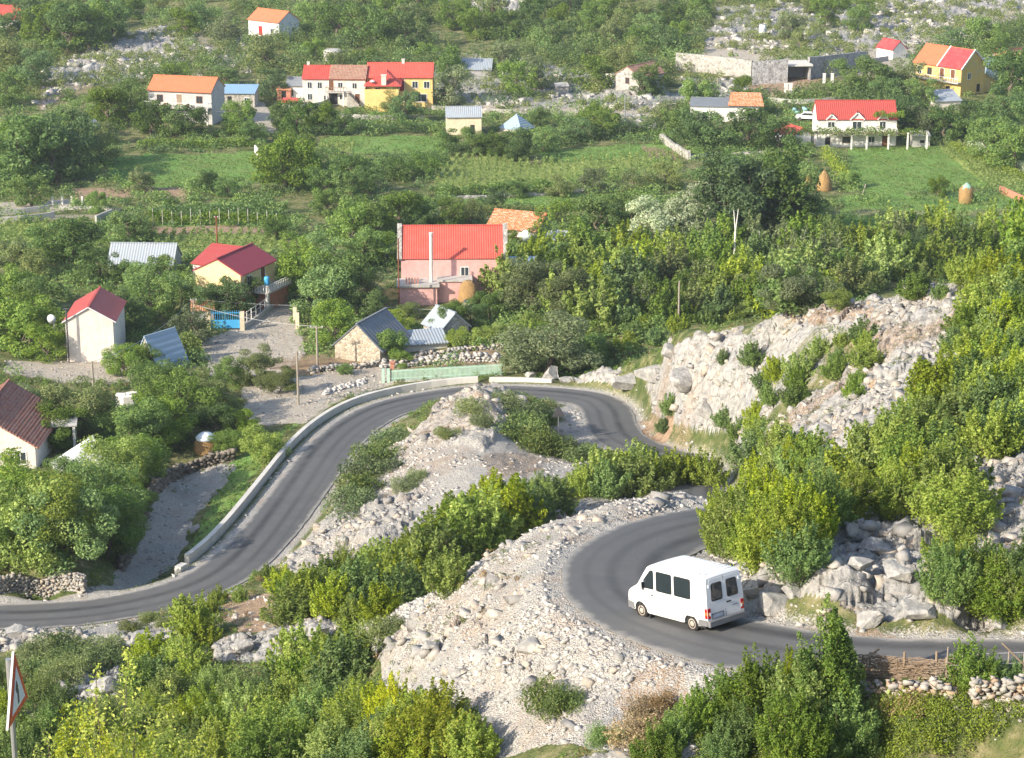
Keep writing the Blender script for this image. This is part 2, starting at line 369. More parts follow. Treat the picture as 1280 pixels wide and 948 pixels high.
def fattr(me, name, arr, dom='POINT'):
    a = me.attributes.new(name, 'FLOAT', dom); a.data.foreach_set('value', np.ascontiguousarray(arr, np.float32).ravel())

def mesh_np(name, V, F, smooth=False):
    """V (n,3), F (m,k) all faces of one size"""
    V = np.asarray(V, np.float32); F = np.asarray(F, np.int32); k = F.shape[1]
    me = bpy.data.meshes.new(name)
    me.vertices.add(len(V)); me.vertices.foreach_set('co', V.ravel())
    me.loops.add(F.size); me.loops.foreach_set('vertex_index', F.ravel())
    me.polygons.add(len(F)); me.polygons.foreach_set('loop_start', np.arange(0, F.size, k, dtype=np.int32))
    me.polygons.foreach_set('loop_total', np.full(len(F), k, np.int32))
    if smooth: me.polygons.foreach_set('use_smooth', np.ones(len(F), bool))
    me.update(calc_edges=True); return me

# ---------------------------------------------------------------- materials
class NT:
    def __init__(s, name):
        s.m = bpy.data.materials.new(name); s.m.use_nodes = True; s.t = s.m.node_tree
        s.t.nodes.clear(); s.out = s.t.nodes.new('ShaderNodeOutputMaterial')
    def n(s, typ, **kw):
        nd = s.t.nodes.new(typ)
        for k, v in kw.items():
            if k.startswith('i_'):
                key = k[2:]; key = int(key) if key.isdigit() else key
                if hasattr(v, 'is_linked') or isinstance(v, bpy.types.NodeSocket): s.t.links.new(v, nd.inputs[key])
                else: nd.inputs[key].default_value = v
            else: setattr(nd, k, v)
        return nd
    def link(s, a, b): s.t.links.new(a, b)
    def noise(s, scale, detail=4, vec=None, rough=.6, out=0):
        nd = s.n('ShaderNodeTexNoise'); nd.inputs['Scale'].default_value = scale; nd.inputs['Detail'].default_value = detail; nd.inputs['Roughness'].default_value = rough
        if vec is not None: s.link(vec, nd.inputs['Vector'])
        return nd.outputs[out]
    def coord(s, kind='Object'): return s.n('ShaderNodeTexCoord').outputs[kind]
    def ramp(s, fac, stops, interp='LINEAR'):
        nd = s.n('ShaderNodeValToRGB'); cr = nd.color_ramp; cr.interpolation = interp
        while len(cr.elements) < len(stops): cr.elements.new(.5)
        for e, (p, cl) in zip(cr.elements, stops):
            e.position = p; e.color = (*cl, 1) if len(cl) == 3 else cl
        s.link(fac, nd.inputs[0]); return nd.outputs[0]
    def val(s, fac, a, b, c0=0., d=1.):
        nd = s.n('ShaderNodeMapRange'); s.link(fac, nd.inputs[0])
        for i, v in enumerate((a, b, c0, d)): nd.inputs[i + 1].default_value = v
        return nd.outputs[0]
    def mix(s, fac, a, b, mode='MIX'):
        nd = s.n('ShaderNodeMix', data_type='RGBA', blend_type=mode)
        for sock, v in ((nd.inputs[0], fac), (nd.inputs[6], a), (nd.inputs[7], b)):
            if isinstance(v, bpy.types.NodeSocket): s.link(v, sock)
            elif isinstance(v, (int, float)): sock.default_value = v
            else: sock.default_value = (*v, 1)
        return nd.outputs[2]
    def math(s, op, a, b=0.):
        nd = s.n('ShaderNodeMath', operation=op)
        for sock, v in ((nd.inputs[0], a), (nd.inputs[1], b)):
            if isinstance(v, bpy.types.NodeSocket): s.link(v, sock)
            else: sock.default_value = v
        return nd.outputs[0]
    def attr(s, name): return s.n('ShaderNodeAttribute', attribute_name=name).outputs['Fac']
    def bsdf(s, col, rough=.9, bump=None, bs=.3, bd=.05, spec=.3, metal=0., **kw):
        b = s.n('ShaderNodeBsdfPrincipled')
        for sock, v in ((b.inputs['Base Color'], col), (b.inputs['Roughness'], rough)):
            if isinstance(v, bpy.types.NodeSocket): s.link(v, sock)
            elif isinstance(v, (int, float)): sock.default_value = v
            else: sock.default_value = (*v, 1)
        b.inputs['Specular IOR Level'].default_value = spec; b.inputs['Metallic'].default_value = metal
        for k, v in kw.items(): b.inputs[k].default_value = v
        if bump is not None:
            bn = s.n('ShaderNodeBump'); bn.inputs['Strength'].default_value = bs; bn.inputs['Distance'].default_value = bd
            s.link(bump, bn.inputs['Height']); s.link(bn.outputs[0], b.inputs['Normal'])
        s.link(b.outputs[0], s.out.inputs[0]); return b

def mat_ground():
    t = NT('ground'); P = t.coord('Object')
    nA = t.noise(.35, 6, P); nB = t.noise(1.7, 5, P); nC = t.noise(9, 4, P); nD = t.noise(.08, 4, P)
    base = t.ramp(nB, [(.3, (.10, .14, .04)), (.5, (.19, .19, .08)), (.62, (.29, .26, .14)), (.8, (.38, .34, .23))])
    base = t.mix(t.val(nA, .45, .6), base, (.07, .10, .028))
    rk = t.ramp(nB, [(.28, (.17, .165, .16)), (.42, (.32, .31, .29)), (.56, (.44, .42, .39)), (.72, (.50, .47, .42)), (.85, (.44, .37, .29))])
    rk = t.mix(t.val(nA, .5, .7), rk, (.37, .38, .39)); rk = t.mix(t.val(nC, .3, .42, .7, 0), rk, (.30, .27, .24)); rk = t.mix(t.val(t.noise(.9, 5, P), .60, .72, 0, .75), rk, (.40, .27, .16))
    vo = t.n('ShaderNodeTexVoronoi', i_Scale=13., i_Vector=P); vo2 = t.n('ShaderNodeTexVoronoi', i_Scale=34., i_Vector=P)
    g1 = t.mix(.5, vo.outputs['Color'], vo2.outputs['Color']); gsep = t.n('ShaderNodeSeparateColor', i_0=g1)
    gv = t.ramp(gsep.outputs[0], [(.2, (.27, .25, .23)), (.45, (.46, .44, .405)), (.7, (.60, .575, .53)), (.9, (.53, .46, .38))])
    gv = t.mix(t.val(nA, .52, .68, 0, .55), gv, (.44, .33, .24)); gv = t.mix(t.val(t.noise(.16, 5, P), .5, .62, 0, .55), gv, (.33, .33, .33))
    so = t.ramp(nB, [(.3, (.24, .165, .11)), (.55, (.37, .26, .175)), (.75, (.48, .37, .26))])
    gr = t.ramp(nB, [(.25, (.11, .22, .05)), (.5, (.16, .30, .07)), (.75, (.28, .35, .11))]); gr = t.mix(t.val(nA, .42, .7, 0, .5), gr, (.22, .20, .08))
    cr = t.ramp(nB, [(.3, (.20, .30, .07)), (.6, (.38, .43, .13)), (.8, (.50, .47, .20))])
    pa = t.ramp(nB, [(.3, (.36, .31, .25)), (.6, (.48, .43, .36)), (.8, (.58, .54, .48))])
    wp = t.mix(.45, P, t.noise(1.1, 5, P, out=1)); mpn = t.n('ShaderNodeMapping'); t.link(wp, mpn.inputs[0]); mpn.inputs['Rotation'].default_value = (.5, .3, .65); mpn.inputs['Scale'].default_value = (.55, 1.25, 1.5)
    ck = t.n('ShaderNodeTexVoronoi', i_Scale=.85, feature='DISTANCE_TO_EDGE'); t.link(mpn.outputs[0], ck.inputs['Vector']); ck2 = t.n('ShaderNodeTexVoronoi', i_Scale=2.6, feature='DISTANCE_TO_EDGE'); t.link(mpn.outputs[0], ck2.inputs['Vector'])
    crk = t.math('MINIMUM', t.val(ck.outputs[0], 0, .035), t.val(ck2.outputs[0], 0, .03, .6, 1))
    rk = t.mix(t.math('MULTIPLY', t.val(crk, 0, 1, .85, 0), t.val(t.noise(.8, 4, P), .45, .62)), rk, (.14, .115, .09))
    rk = t.mix(t.val(t.noise(.5, 6, P), .56, .68, 0, .5), rk, (.33, .33, .33))
    colr = base
    for nm, cl in (('grass', gr), ('crop', cr), ('rock', rk), ('gravel', gv), ('soil', so), ('path', pa)):
        f = t.math('ADD', t.attr(nm), t.val(nC, .3, .7, -.22, .22))
        colr = t.mix(t.val(f, .38, .62), colr, cl)
    h = t.math('ADD', t.math('MULTIPLY', nC, .6), t.math('MULTIPLY', vo.outputs['Distance'], t.math('MULTIPLY', t.attr('gravel'), .8)))
    h = t.math('ADD', h, nB)
    h = t.math('ADD', h, t.math('MULTIPLY', t.math('MULTIPLY', crk, t.attr('rock')), .5))
    h = t.math('ADD', h, t.math('MULTIPLY', t.noise(3.6, 8, P, .75), 1.3))
    t.bsdf(colr, .95, h, .9, .14, .15); return t.m
def mat_asphalt():
    t = NT('asphalt'); P = t.coord('Object'); uv = t.n('ShaderNodeUVMap').outputs[0]
    sx = t.n('ShaderNodeSeparateXYZ', i_0=uv); u = sx.outputs[0]; v = sx.outputs[1]
    n = t.noise(.6, 5, P); nf = t.noise(30, 3, P); nl = t.n('ShaderNodeTexNoise', noise_dimensions='1D'); t.link(v, nl.inputs['W']); nl.inputs['Scale'].default_value = .022; nl.inputs['Detail'].default_value = 0
    cl = t.mix(t.val(n, .35, .65), (.090, .091, .095), (.118, .117, .118)); cl = t.mix(t.val(nf, .35, .7, 0, .5), cl, (.135, .135, .13))
    uu = t.math('ADD', u, t.val(nl.outputs[0], .3, .7, -.10, .10))
    for cen, wd, am in ((.27, .11, .85), (.58, .08, .5), (.80, .05, .25)):
        d = t.math('ABSOLUTE', t.math('SUBTRACT', uu, cen))
        f = t.math('MULTIPLY', t.val(d, wd * .2, wd, 1, 0), t.val(n, .3, .6, am * .45, am))
        cl = t.mix(f, cl, (.030, .031, .034))
    pv = t.n('ShaderNodeTexVoronoi', i_Scale=.11, i_Vector=P); ps_ = t.n('ShaderNodeSeparateColor', i_0=pv.outputs['Color']); cl = t.mix(t.val(ps_.outputs[0], .55, .56, 0, .2), cl, (.14, .137, .133))
    wv = t.mix(.10, P, t.noise(1.2, 4, P, out=1)); ce = t.n('ShaderNodeTexVoronoi', i_Scale=.7, feature='DISTANCE_TO_EDGE'); t.link(wv, ce.inputs['Vector']); cl = t.mix(t.math('MULTIPLY', t.val(ce.outputs[0], 0, .012, .55, 0), t.val(n, .48, .62)), cl, (.04, .04, .04))
    e = t.math('MULTIPLY', t.math('ABSOLUTE', t.math('SUBTRACT', u, .5)), 2.)
    cl = t.mix(t.math('MULTIPLY', t.val(t.math('ADD', e, t.math('ADD', t.val(nf, .3, .7, -.05, .05), t.val(t.noise(.9, 5, P), .3, .7, -.07, .07))), .86, .99), .85), cl, (.33, .31, .28))
    t.bsdf(cl, .82, nf, .25, .01, .35); return t.m

MG = mat_ground(); MA = mat_asphalt()
ter = grid_mesh('ground', GX, GY, Z)
for nm, a in (('rock', rock), ('gravel', gravel), ('soil', soil), ('grass', grass), ('crop', crop), ('path', path)): fattr(ter, nm, a)
ter.materials.append(MG)
ground_o = bpy.data.objects.new('ground', ter); ground_o['kind'] = 'structure'; COL.objects.link(ground_o)

# ---------------------------------------------------------------- road sheet
def strip(name, C, w, dz, mat, cross=7, crown=.05, edge=.0):
    C = np.asarray(C, float)
    T = np.gradient(C[:, :2], axis=0); T /= np.linalg.norm(T, axis=1)[:, None]
    N = np.stack([-T[:, 1], T[:, 0]], 1)
    s = np.concatenate([[0], np.cumsum(np.linalg.norm(np.diff(C[:, :2], axis=0), axis=1))])
    t = np.linspace(-1, 1, cross)
    jit = 1 + edge * fbm(np.stack([s * 1.3, s * 1.3]), np.array([[0.], [9.]]) + 0 * np.stack([s, s]), 8, 4)
    wl = np.where(t[None] < 0, jit[0][:, None], jit[1][:, None])
    X = C[:, 0:1] + N[:, 0:1] * t[None] * w / 2 * wl; Y = C[:, 1:2] + N[:, 1:2] * t[None] * w / 2 * wl
    Zr = C[:, 2:3] + dz + crown * (1 - t[None] ** 2) + 0 * X
    me = grid_mesh(name, X, Y, Zr)
    uv = me.uv_layers.new(name='UVMap')
    U = np.broadcast_to((t[None] + 1) / 2, X.shape).ravel(); V = np.broadcast_to(s[:, None], X.shape).ravel()
    li = np.zeros(len(me.loops), np.int32); me.loops.foreach_get('vertex_index', li)
    uv.data.foreach_set('uv', np.stack([U[li], V[li]], 1).astype(np.float32).ravel())
    # thickness: the sheet's rim turns down into the verge
    me.materials.append(mat)
    o = bpy.data.objects.new(name, me); COL.objects.link(o); return o, N, s
road_f = catmull(road_c[::2], .4)
ro, _, _ = strip('road', road_f, ROAD_W, .0, MA, 9, .05, .035); ro['kind'] = 'structure'
if ro.data.polygons[0].normal.z < 0: ro.data.flip_normals()
if ter.polygons[0].normal.z < 0: ter.flip_normals()
# ---------------------------------------------------------------- object helpers
def link(name, me, mat=None, parent=None, loc=None, rz=None):
    if mat is not None:
        for m_ in (mat if isinstance(mat, (list, tuple)) else [mat]): me.materials.append(m_)
    o = bpy.data.objects.new(name, me); COL.objects.link(o)
    if parent is not None: o.parent = parent
    if loc is not None: o.location = loc
    if rz is not None: o.rotation_euler = (0, 0, rz)
    return o
def empty(name, loc=(0, 0, 0), rz=0):
    o = bpy.data.objects.new(name, None); COL.objects.link(o); o.location = loc; o.rotation_euler = (0, 0, rz); o.empty_display_size = .3
    return o
def tag(o, label=None, cat=None, group=None, kind=None):
    for k, v in (('label', label), ('category', cat), ('group', group), ('kind', kind)):
        if v: o[k] = v
    return o

# ---------------------------------------------------------------- foliage
def mat_leaf(name, c1, c2, c3, trans=.4):
    t = NT(name); P = t.n('ShaderNodeNewGeometry').outputs['Position']
    lv = t.attr('leaf'); oi = t.n('ShaderNodeObjectInfo').outputs['Random']
    big = t.noise(.55, 3, P); 
    col = t.ramp(t.math('ADD', t.math('MULTIPLY', lv, .62), t.val(big, .3, .7, -.02, .42)), [(.1, c1), (.5, c2), (.92, c3)])
    hs = t.n('ShaderNodeHueSaturation'); t.link(col, hs.inputs['Color'])
    t.link(t.val(oi, 0, 1, .484, .508), hs.inputs['Hue']); t.link(t.val(oi, 0, 1, 1.12, .78), hs.inputs['Saturation'])
    oi2 = t.math('FRACT', t.math('MULTIPLY', oi, 7.31)); t.link(t.val(oi2, 0, 1, .72, 1.28), hs.inputs['Value'])
    b = t.n('ShaderNodeBsdfPrincipled'); t.link(hs.outputs[0], b.inputs['Base Color']); b.inputs['Roughness'].default_value = .62; b.inputs['Specular IOR Level'].default_value = .25
    tr = t.n('ShaderNodeBsdfTranslucent'); t.link(t.mix(1, hs.outputs[0], (.95, 1.0, .6), 'MULTIPLY'), tr.inputs[0])
    mx = t.n('ShaderNodeMixShader'); mx.inputs[0].default_value = trans; t.link(b.outputs[0], mx.inputs[1]); t.link(tr.outputs[0], mx.inputs[2])
    t.link(mx.outputs[0], t.out.inputs[0]); return t.m
LEAF = {
    'dark': mat_leaf('leaf_dark_green', (0.069, 0.138, 0.044), (0.118, 0.214, 0.058), (0.207, 0.303, 0.082)),
    'mid': mat_leaf('leaf_green', (0.096, 0.180, 0.042), (0.165, 0.276, 0.058), (0.289, 0.386, 0.089)),
    'bright': mat_leaf('leaf_bright_green', (0.146, 0.232, 0.030), (0.268, 0.366, 0.049), (0.427, 0.500, 0.085), .4),
    'yellow': mat_leaf('leaf_yellow_green', (.20, .28, .03), (.34, .41, .045), (.50, .52, .08), .42),
    'olive': mat_leaf('leaf_olive', (0.124, 0.165, 0.069), (0.207, 0.262, 0.103), (0.303, 0.345, 0.138)),
    'silver': mat_leaf('leaf_silver', (0.220, 0.293, 0.159), (0.403, 0.476, 0.293), (0.671, 0.683, 0.488)),
    'juniper': mat_leaf('leaf_juniper', (0.069, 0.131, 0.042), (0.138, 0.207, 0.062), (0.234, 0.289, 0.096), .25),
    'dry': mat_leaf('leaf_dry', (0.207, 0.134, 0.067), (0.342, 0.244, 0.122), (0.439, 0.342, 0.171), .25),
}
def mat_bark(name, a, b):
    t = NT(name); n = t.noise(7, 5, t.coord()); t.bsdf(t.ramp(n, [(.3, a), (.7, b)]), .95, n, .5, .03); return t.m
BARK = mat_bark('bark', (.09, .07, .05), (.20, .16, .12)); BARKP = mat_bark('bark_pale', (.35, .32, .27), (.55, .5, .43))

def leaves(P, size, up=.25, out=None, seed=0, asp=.62, narrow=1.):
    """one bent four-cornered leaf (two facets) for every point"""
    r = np.random.default_rng(seed); n = len(P)
    N = r.normal(size=(n, 3)); N /= np.linalg.norm(N, axis=1)[:, None]
    if out is not None: N = N + out * 1.1
    N[:, 2] += up; N /= np.linalg.norm(N, axis=1)[:, None] + 1e-9
    A = np.cross(N, r.normal(size=(n, 3))); A /= np.linalg.norm(A, axis=1)[:, None] + 1e-9
    B = np.cross(N, A); s = size * r.uniform(.6, 1.35, (n, 1))
    V = np.stack([P - A * s * .55, P + B * s * asp * .5 + N * s * .1, P + A * s * .6, P - B * s * asp * .5 + N * s * .1], 1).reshape(-1, 3)
    i = np.arange(n)[:, None] * 4
    F = i + np.array([[0, 1, 2, 3]])
    return V, F, r.random(n)
def leaf_mesh(name, V, F, L, mat):
    me = mesh_np(name, V, F); fattr(me, 'leaf', L, 'FACE'); me.materials.append(mat); return me

def tube_np(pts, rad, sides=6):
    P = np.asarray(pts, float); n = len(P)
    T = np.gradient(P, axis=0) if n > 2 else np.repeat([P[1] - P[0]], n, 0)
    T = T / (np.linalg.norm(T, axis=1)[:, None] + 1e-9)
    ref = np.array([1., 0, 0]) if abs(T[0][2]) > .7 else np.array([0, 0, 1.])
    A = np.cross(T, ref); A /= np.linalg.norm(A, axis=1)[:, None] + 1e-9
    B = np.cross(T, A); a = np.linspace(0, 2 * math.pi, sides, endpoint=False)
    rad = np.broadcast_to(np.asarray(rad, float), (n,))
    V = (P[:, None] + rad[:, None, None] * (A[:, None] * np.cos(a)[None, :, None] + B[:, None] * np.sin(a)[None, :, None])).reshape(-1, 3)
    F = []
    for i in range(n - 1):
        for k in range(sides):
            F.append((i * sides + k, i * sides + (k + 1) % sides, (i + 1) * sides + (k + 1) % sides, (i + 1) * sides + k))
    return V, np.array(F)
def join_np(L):
    V, F, o = [], [], 0
    for v, f in L:
        V.append(v); F.append(f + o); o += len(v)
    return np.concatenate(V), np.concatenate(F)

def make_tree(seed, h, spread, n, leaf, mat, bark, trunk_h=.25, lobes=16, tall=1., shell=.55, name='tree'):
    """height h: trunk with limbs, crown of uneven leafy lobes"""
    r = np.random.default_rng(seed)
    root_h = h * trunk_h; tubes = []
    lean = r.normal(0, .05, 2) * h
    top = np.array([lean[0], lean[1], h * .75])
    k = np.linspace(0, 1, 7)[:, None]
    tr = np.array([0, 0, -.35]) * (1 - k) + top * k; tr[1:-1, :2] += r.normal(0, .025 * h, (5, 2))
    tubes.append(tube_np(tr, np.linspace(.036 * h, .006 * h, 7), 7))
    cents = []
    for i in range(lobes):
        ph = r.uniform(0, 2 * math.pi); zz = r.uniform(trunk_h * 1.05, .93)
        rr = spread * (1 - ((zz - .52) / .56) ** 2) ** .5 if abs(zz - .52) < .56 else .1 * spread
        rr *= r.uniform(.45, .98)
        cpt = np.array([math.cos(ph) * rr + lean[0] * zz, math.sin(ph) * rr + lean[1] * zz, zz * h])
        lr = r.uniform(.16, .30) * spread * 1.25
        cents.append((cpt, np.array([lr * r.uniform(.9, 1.25), lr * r.uniform(.9, 1.25), lr * r.uniform(.7, 1.0) * tall])))
        if i < 10:
            b0 = tr[2 + i % 4]; mid = (b0 + cpt) / 2 + r.normal(0, .02 * h, 3) - np.array([0, 0, .02 * h])
            tubes.append(tube_np([b0, mid, cpt], [.015 * h, .009 * h, .003 * h], 5))
    cents.append((np.array([lean[0] * .6, lean[1] * .6, h * .62]), np.array([spread * .5, spread * .5, h * .22])))
    vol = np.array([a[1].prod() ** .66 for a in cents]); cnt = (n * vol / vol.sum()).astype(int)
    Ps, Os = [], []
    for (cpt, rad), m in zip(cents, cnt):
        d = r.normal(size=(m, 3)); d /= np.linalg.norm(d, axis=1)[:, None]
        q = shell + (1 - shell) * r.random((m, 1)) ** .6
        # twigs poking out of the lobe
        q = q * (1 + .22 * (fbm(d[:, 0] * 3 + 7 * cpt[0], d[:, 1] * 3 + d[:, 2] * 2.3, seed, 2))[:, None])
        Ps.append(cpt + d * rad * q); Os.append(d)
    P = np.concatenate(Ps); O = np.concatenate(Os)
    keep = (P[:, 2] > h * trunk_h * .6) & (r.random(len(P)) < .35 + .65 * (fbm(P[:, 0] * 2.6 / spread, P[:, 1] * 2.6 / spread + P[:, 2] * 2 / spread, seed + 3, 3) > -.18))
    P, O = P[keep], O[keep]
    V, F, L = leaves(P, leaf, .3, O, seed)
    return dict(crown=leaf_mesh('crown', V, F, L, mat), trunk=mesh_np('trunk', *join_np(tubes), True), h=h, bark=bark, name=name)

def make_shrub(seed, h, spread, n, leaf, mat, shoots=60, name='shrub', stem=.012):
    """many leafy shoots rising and leaning out from one root"""
    r = np.random.default_rng(seed); Ps, tubes = [], []
    per = n // shoots
    for i in range(shoots):
        ph = r.uniform(0, 2 * math.pi); out = spread * r.random() ** .55
        hh = h * (1 - .55 * (out / spread) ** 2) * r.uniform(.62, 1.12)
        b = np.array([math.cos(ph) * out * .45, math.sin(ph) * out * .45, -.1])
        e = np.array([math.cos(ph) * out, math.sin(ph) * out, hh]); m = (b + e) / 2 + np.array([0, 0, hh * .12]) + r.normal(0, .05 * h, 3)
        t = r.random((per, 1)) ** .75 * .92 + .08
        c_ = (1 - t) ** 2 * b + 2 * t * (1 - t) * m + t * t * e
        w = (.13 * h * (1.08 - t ** 2.5)) * r.uniform(.7, 1.3)
        off = r.normal(size=(per, 3)); off /= np.linalg.norm(off, axis=1)[:, None]
        Ps.append(c_ + off * w * r.random((per, 1)) ** .4)
        if i < 16: tubes.append(tube_np([b, m * .5 + (b + e) / 4, e * .93 + m * .07], [stem * h, stem * .6 * h, .0015 * h], 4))
    P = np.concatenate(Ps); P = P[P[:, 2] > -.05]
    O = P - np.array([0, 0, h * .35]); O /= np.linalg.norm(O, axis=1)[:, None]
    V, F, L = leaves(P, leaf, .25, O * .6, seed)
    return dict(crown=leaf_mesh('foliage', V, F, L, mat), trunk=mesh_np('stem', *join_np(tubes), True), h=h, bark=BARK, name=name)

def make_cushion(seed, h, spread, n, leaf, mat, name='juniper', lobes=14):
    """low spreading shrub"""
    r = np.random.default_rng(seed); Ps, tubes = [], []
    for i in range(lobes):
        ph = r.uniform(0, 2 * math.pi); o = spread * r.random() ** .6 * .8; c_ = np.array([math.cos(ph) * o, math.sin(ph) * o * .8, h * r.uniform(.25, .55)])
        d = r.normal(size=(n // lobes, 3)); d /= np.linalg.norm(d, axis=1)[:, None]
        q = (.6 + .5 * r.random((len(d), 1)))
        Ps.append(c_ + d * q * np.array([spread * .34, spread * .34, h * .5]))
        tubes.append(tube_np([(0, 0, -.1), c_ * .5, c_], [.03 * h, .02 * h, .01 * h], 4))
    P = np.concatenate(Ps); P = P[P[:, 2] > -.1]
    V, F, L = leaves(P, leaf, .3, None, seed, .4)
    return dict(crown=leaf_mesh('foliage', V, F, L, mat), trunk=mesh_np('stem', *join_np(tubes), True), h=h, bark=BARK, name=name)

PROTO = {}
def variants(key, fn, cols, nseed, **kw):
    for cl in cols:
        PROTO[(key, cl)] = [fn(sd * 13 + hash_s(key + cl) % 97, mat=LEAF[cl], **kw) for sd in range(1, nseed + 1)]
def hash_s(s): return sum(ord(ch) * (i + 3) for i, ch in enumerate(s))
# near shrubs (35 px per metre), middle shrubs (16), far trees (7-10)
variants('shrubN', make_shrub, ('bright', 'mid', 'yellow'), 3, h=2.6, spread=1.5, n=13500, leaf=.088, shoots=80)
variants('shrubM', make_shrub, ('bright', 'mid', 'olive'), 3, h=2.6, spread=1.55, n=6800, leaf=.13, shoots=60)
variants('shrubF', make_shrub, ('mid', 'olive', 'bright', 'dark'), 2, h=3.2, spread=2.1, n=3800, leaf=.22, shoots=44)
variants('treeF', make_tree, ('dark', 'mid', 'olive', 'silver'), 4, h=7.0, spread=3.3, n=7600, leaf=.27, bark=BARK, lobes=24, trunk_h=.1)
variants('treeM', make_tree, ('mid', 'olive', 'bright', 'dark'), 3, h=6.0, spread=3.1, n=15000, leaf=.18, bark=BARK, lobes=26, trunk_h=.12)
variants('tallF', make_tree, ('dark', 'mid', 'olive'), 2, h=10.0, spread=3.0, n=8000, leaf=.32, bark=BARK, lobes=22, tall=1.5, trunk_h=.1)
variants('cushN', make_cushion, ('juniper', 'mid', 'dry'), 2, h=.8, spread=1.1, n=4200, leaf=.075)
variants('cushM', make_cushion, ('juniper', 'olive', 'mid'), 3, h=1.0, spread=1.6, n=3600, leaf=.13)
variants('saplingN', make_shrub, ('bright', 'mid'), 2, h=4.2, spread=.8, n=9000, leaf=.10, shoots=22)
variants('twigN', make_shrub, ('yellow', 'mid'), 3, h=3.4, spread=1.1, n=12000, leaf=.043, shoots=48, stem=.004)

variants('bareM', make_shrub, ('olive',), 2, h=2.4, spread=1.1, n=900, leaf=.10, shoots=30, stem=.009)
KIND = {'bareM': ('half_bare_shrub', 'foliage', 'stem', 'shrub'),  # word for the object's name, part names, category
    'shrubN': ('shrub', 'foliage', 'stem', 'shrub'), 'shrubM': ('shrub', 'foliage', 'stem', 'shrub'), 'shrubF': ('bush', 'foliage', 'stem', 'bush'), 'treeF': ('broadleaf_tree', 'crown', 'trunk', 'tree'),
    'treeM': ('broadleaf_tree', 'crown', 'trunk', 'tree'), 'tallF': ('tall_tree', 'crown', 'trunk', 'tree'), 'cushN': ('juniper', 'foliage', 'stem', 'bush'), 'cushM': ('juniper', 'foliage', 'stem', 'bush'),
    'saplingN': ('sapling', 'foliage', 'stem', 'sapling'), 'twigN': ('shrub', 'foliage', 'stem', 'shrub')}
CWORD = {'dark': 'dark green', 'mid': 'mid green', 'bright': 'bright green', 'yellow': 'yellow-green', 'olive': 'grey-green', 'silver': 'silvery pale', 'juniper': 'dark green', 'dry': 'dry brown'}
SHAPE = {'bareM': 'half-bare twiggy shrub', 'shrubN': 'leafy shrub', 'shrubM': 'leafy shrub', 'shrubF': 'leafy bush', 'treeF': 'broadleaf tree', 'treeM': 'broadleaf tree', 'tallF': 'tall tree', 'cushN': 'low cushion bush', 'cushM': 'low spreading bush', 'saplingN': 'slender sapling', 'twigN': 'twiggy shrub'}
PLANTS = []   # (root, px, py, scale-height px, key, col)
_pc = 0
def plant(key, col, px, py, hpx=None, hm=None, sx=1., group=None, rz=None, sink=0.):
    global _pc
    L = PROTO[(key, col)]; pr = L[_pc % len(L)]; _pc += 1
    p = raycast(px, py)
    s = proj(*p)[2]
    hm = hpx / s if hm is None else hm
    f = hm / pr['h']
    nm, pa, pb, cat = KIND[key]
    root = bpy.data.objects.new(nm, None); COL.objects.link(root)
    root.location = (p[0], p[1], p[2] - sink - .05); root.rotation_euler = (random.uniform(-.1, .1), random.uniform(-.1, .1), random.uniform(0, 6.28) if rz is None else rz)
    root.scale = (f * sx, f * sx, f); root['category'] = cat; root.empty_display_size = .3
    if group: root['group'] = group
    cr = bpy.data.objects.new(pa, pr['crown']); COL.objects.link(cr); cr.parent = root
    tm = pr['trunk']
    if not tm.materials: tm.materials.append(pr['bark'])
    tk = bpy.data.objects.new(pb, tm); COL.objects.link(tk); tk.parent = root
    PLANTS.append((root, px, py, hm, key, col)); return root

def zone(poly, n_px, key, cols, hm, group, ysc=2.2, avoid=None, seed=0, road=1.6, sx=1.):
    """plants scattered over an outline, n_px apart across the picture at that place"""
    if key in ('shrubN', 'shrubM'): n_px *= 1.2; sx *= 1.14
    r = random.Random(seed * 31 + int(poly[0][0]) + int(poly[0][1]) * 7)
    xs = [p[0] for p in poly]; ys = [p[1] for p in poly]; got = []
    A = (max(xs) - min(xs)) * (max(ys) - min(ys))
    for _ in range(int(A / n_px ** 2 * 26) + 60):
        x = r.uniform(min(xs), max(xs)); y = r.uniform(min(ys), max(ys))
        if not bool(inpoly(np.array(x), np.array(y), poly)): continue
        if any((x - a) ** 2 + ((y - b) * ysc) ** 2 < n_px ** 2 for a, b in got): continue
        p = raycast(x, y)
        if np.min(np.hypot(road_c[:, 0] - p[0], road_c[:, 1] - p[1])) < ROAD_W / 2 + road: continue
        got.append((x, y)); plant(key, r.choice(cols), x, y, hm=r.uniform(*hm), sx=sx * r.uniform(.85, 1.2), group=group)
    return len(got)

G1 = 'shrubs on the rocky knoll'
# ---- right knoll: shrubs between the rocks
zone([(1225, 345), (1290, 335), (1290, 560), (1240, 560), (1215, 480), (1200, 400)], 26, 'shrubM', ['bright', 'bright', 'mid'], (2.4, 3.6), G1)
zone([(1145, 520), (1230, 480), (1290, 530), (1205, 600), (1205, 650), (1130, 620), (1070, 600)], 32, 'shrubM', ['bright', 'bright', 'mid'], (2.4, 3.6), G1)
zone([(900, 650), (1000, 590), (1100, 620), (1205, 640), (1190, 665), (1100, 640), (1060, 660), (1020, 730), (960, 710), (900, 690)], 41, 'shrubN', ['bright', 'bright', 'mid'], (2.2, 3.2), G1)
zone([(1160, 730), (1290, 700), (1290, 770), (1220, 765), (1170, 750)], 34, 'shrubN', ['bright', 'mid'], (1.9, 2.6), G1, sx=.95)
zone([(1012, 440), (1085, 425), (1090, 450), (1070, 500), (1050, 480)], 24, 'shrubM', ['bright', 'mid'], (1.4, 2.0), G1)
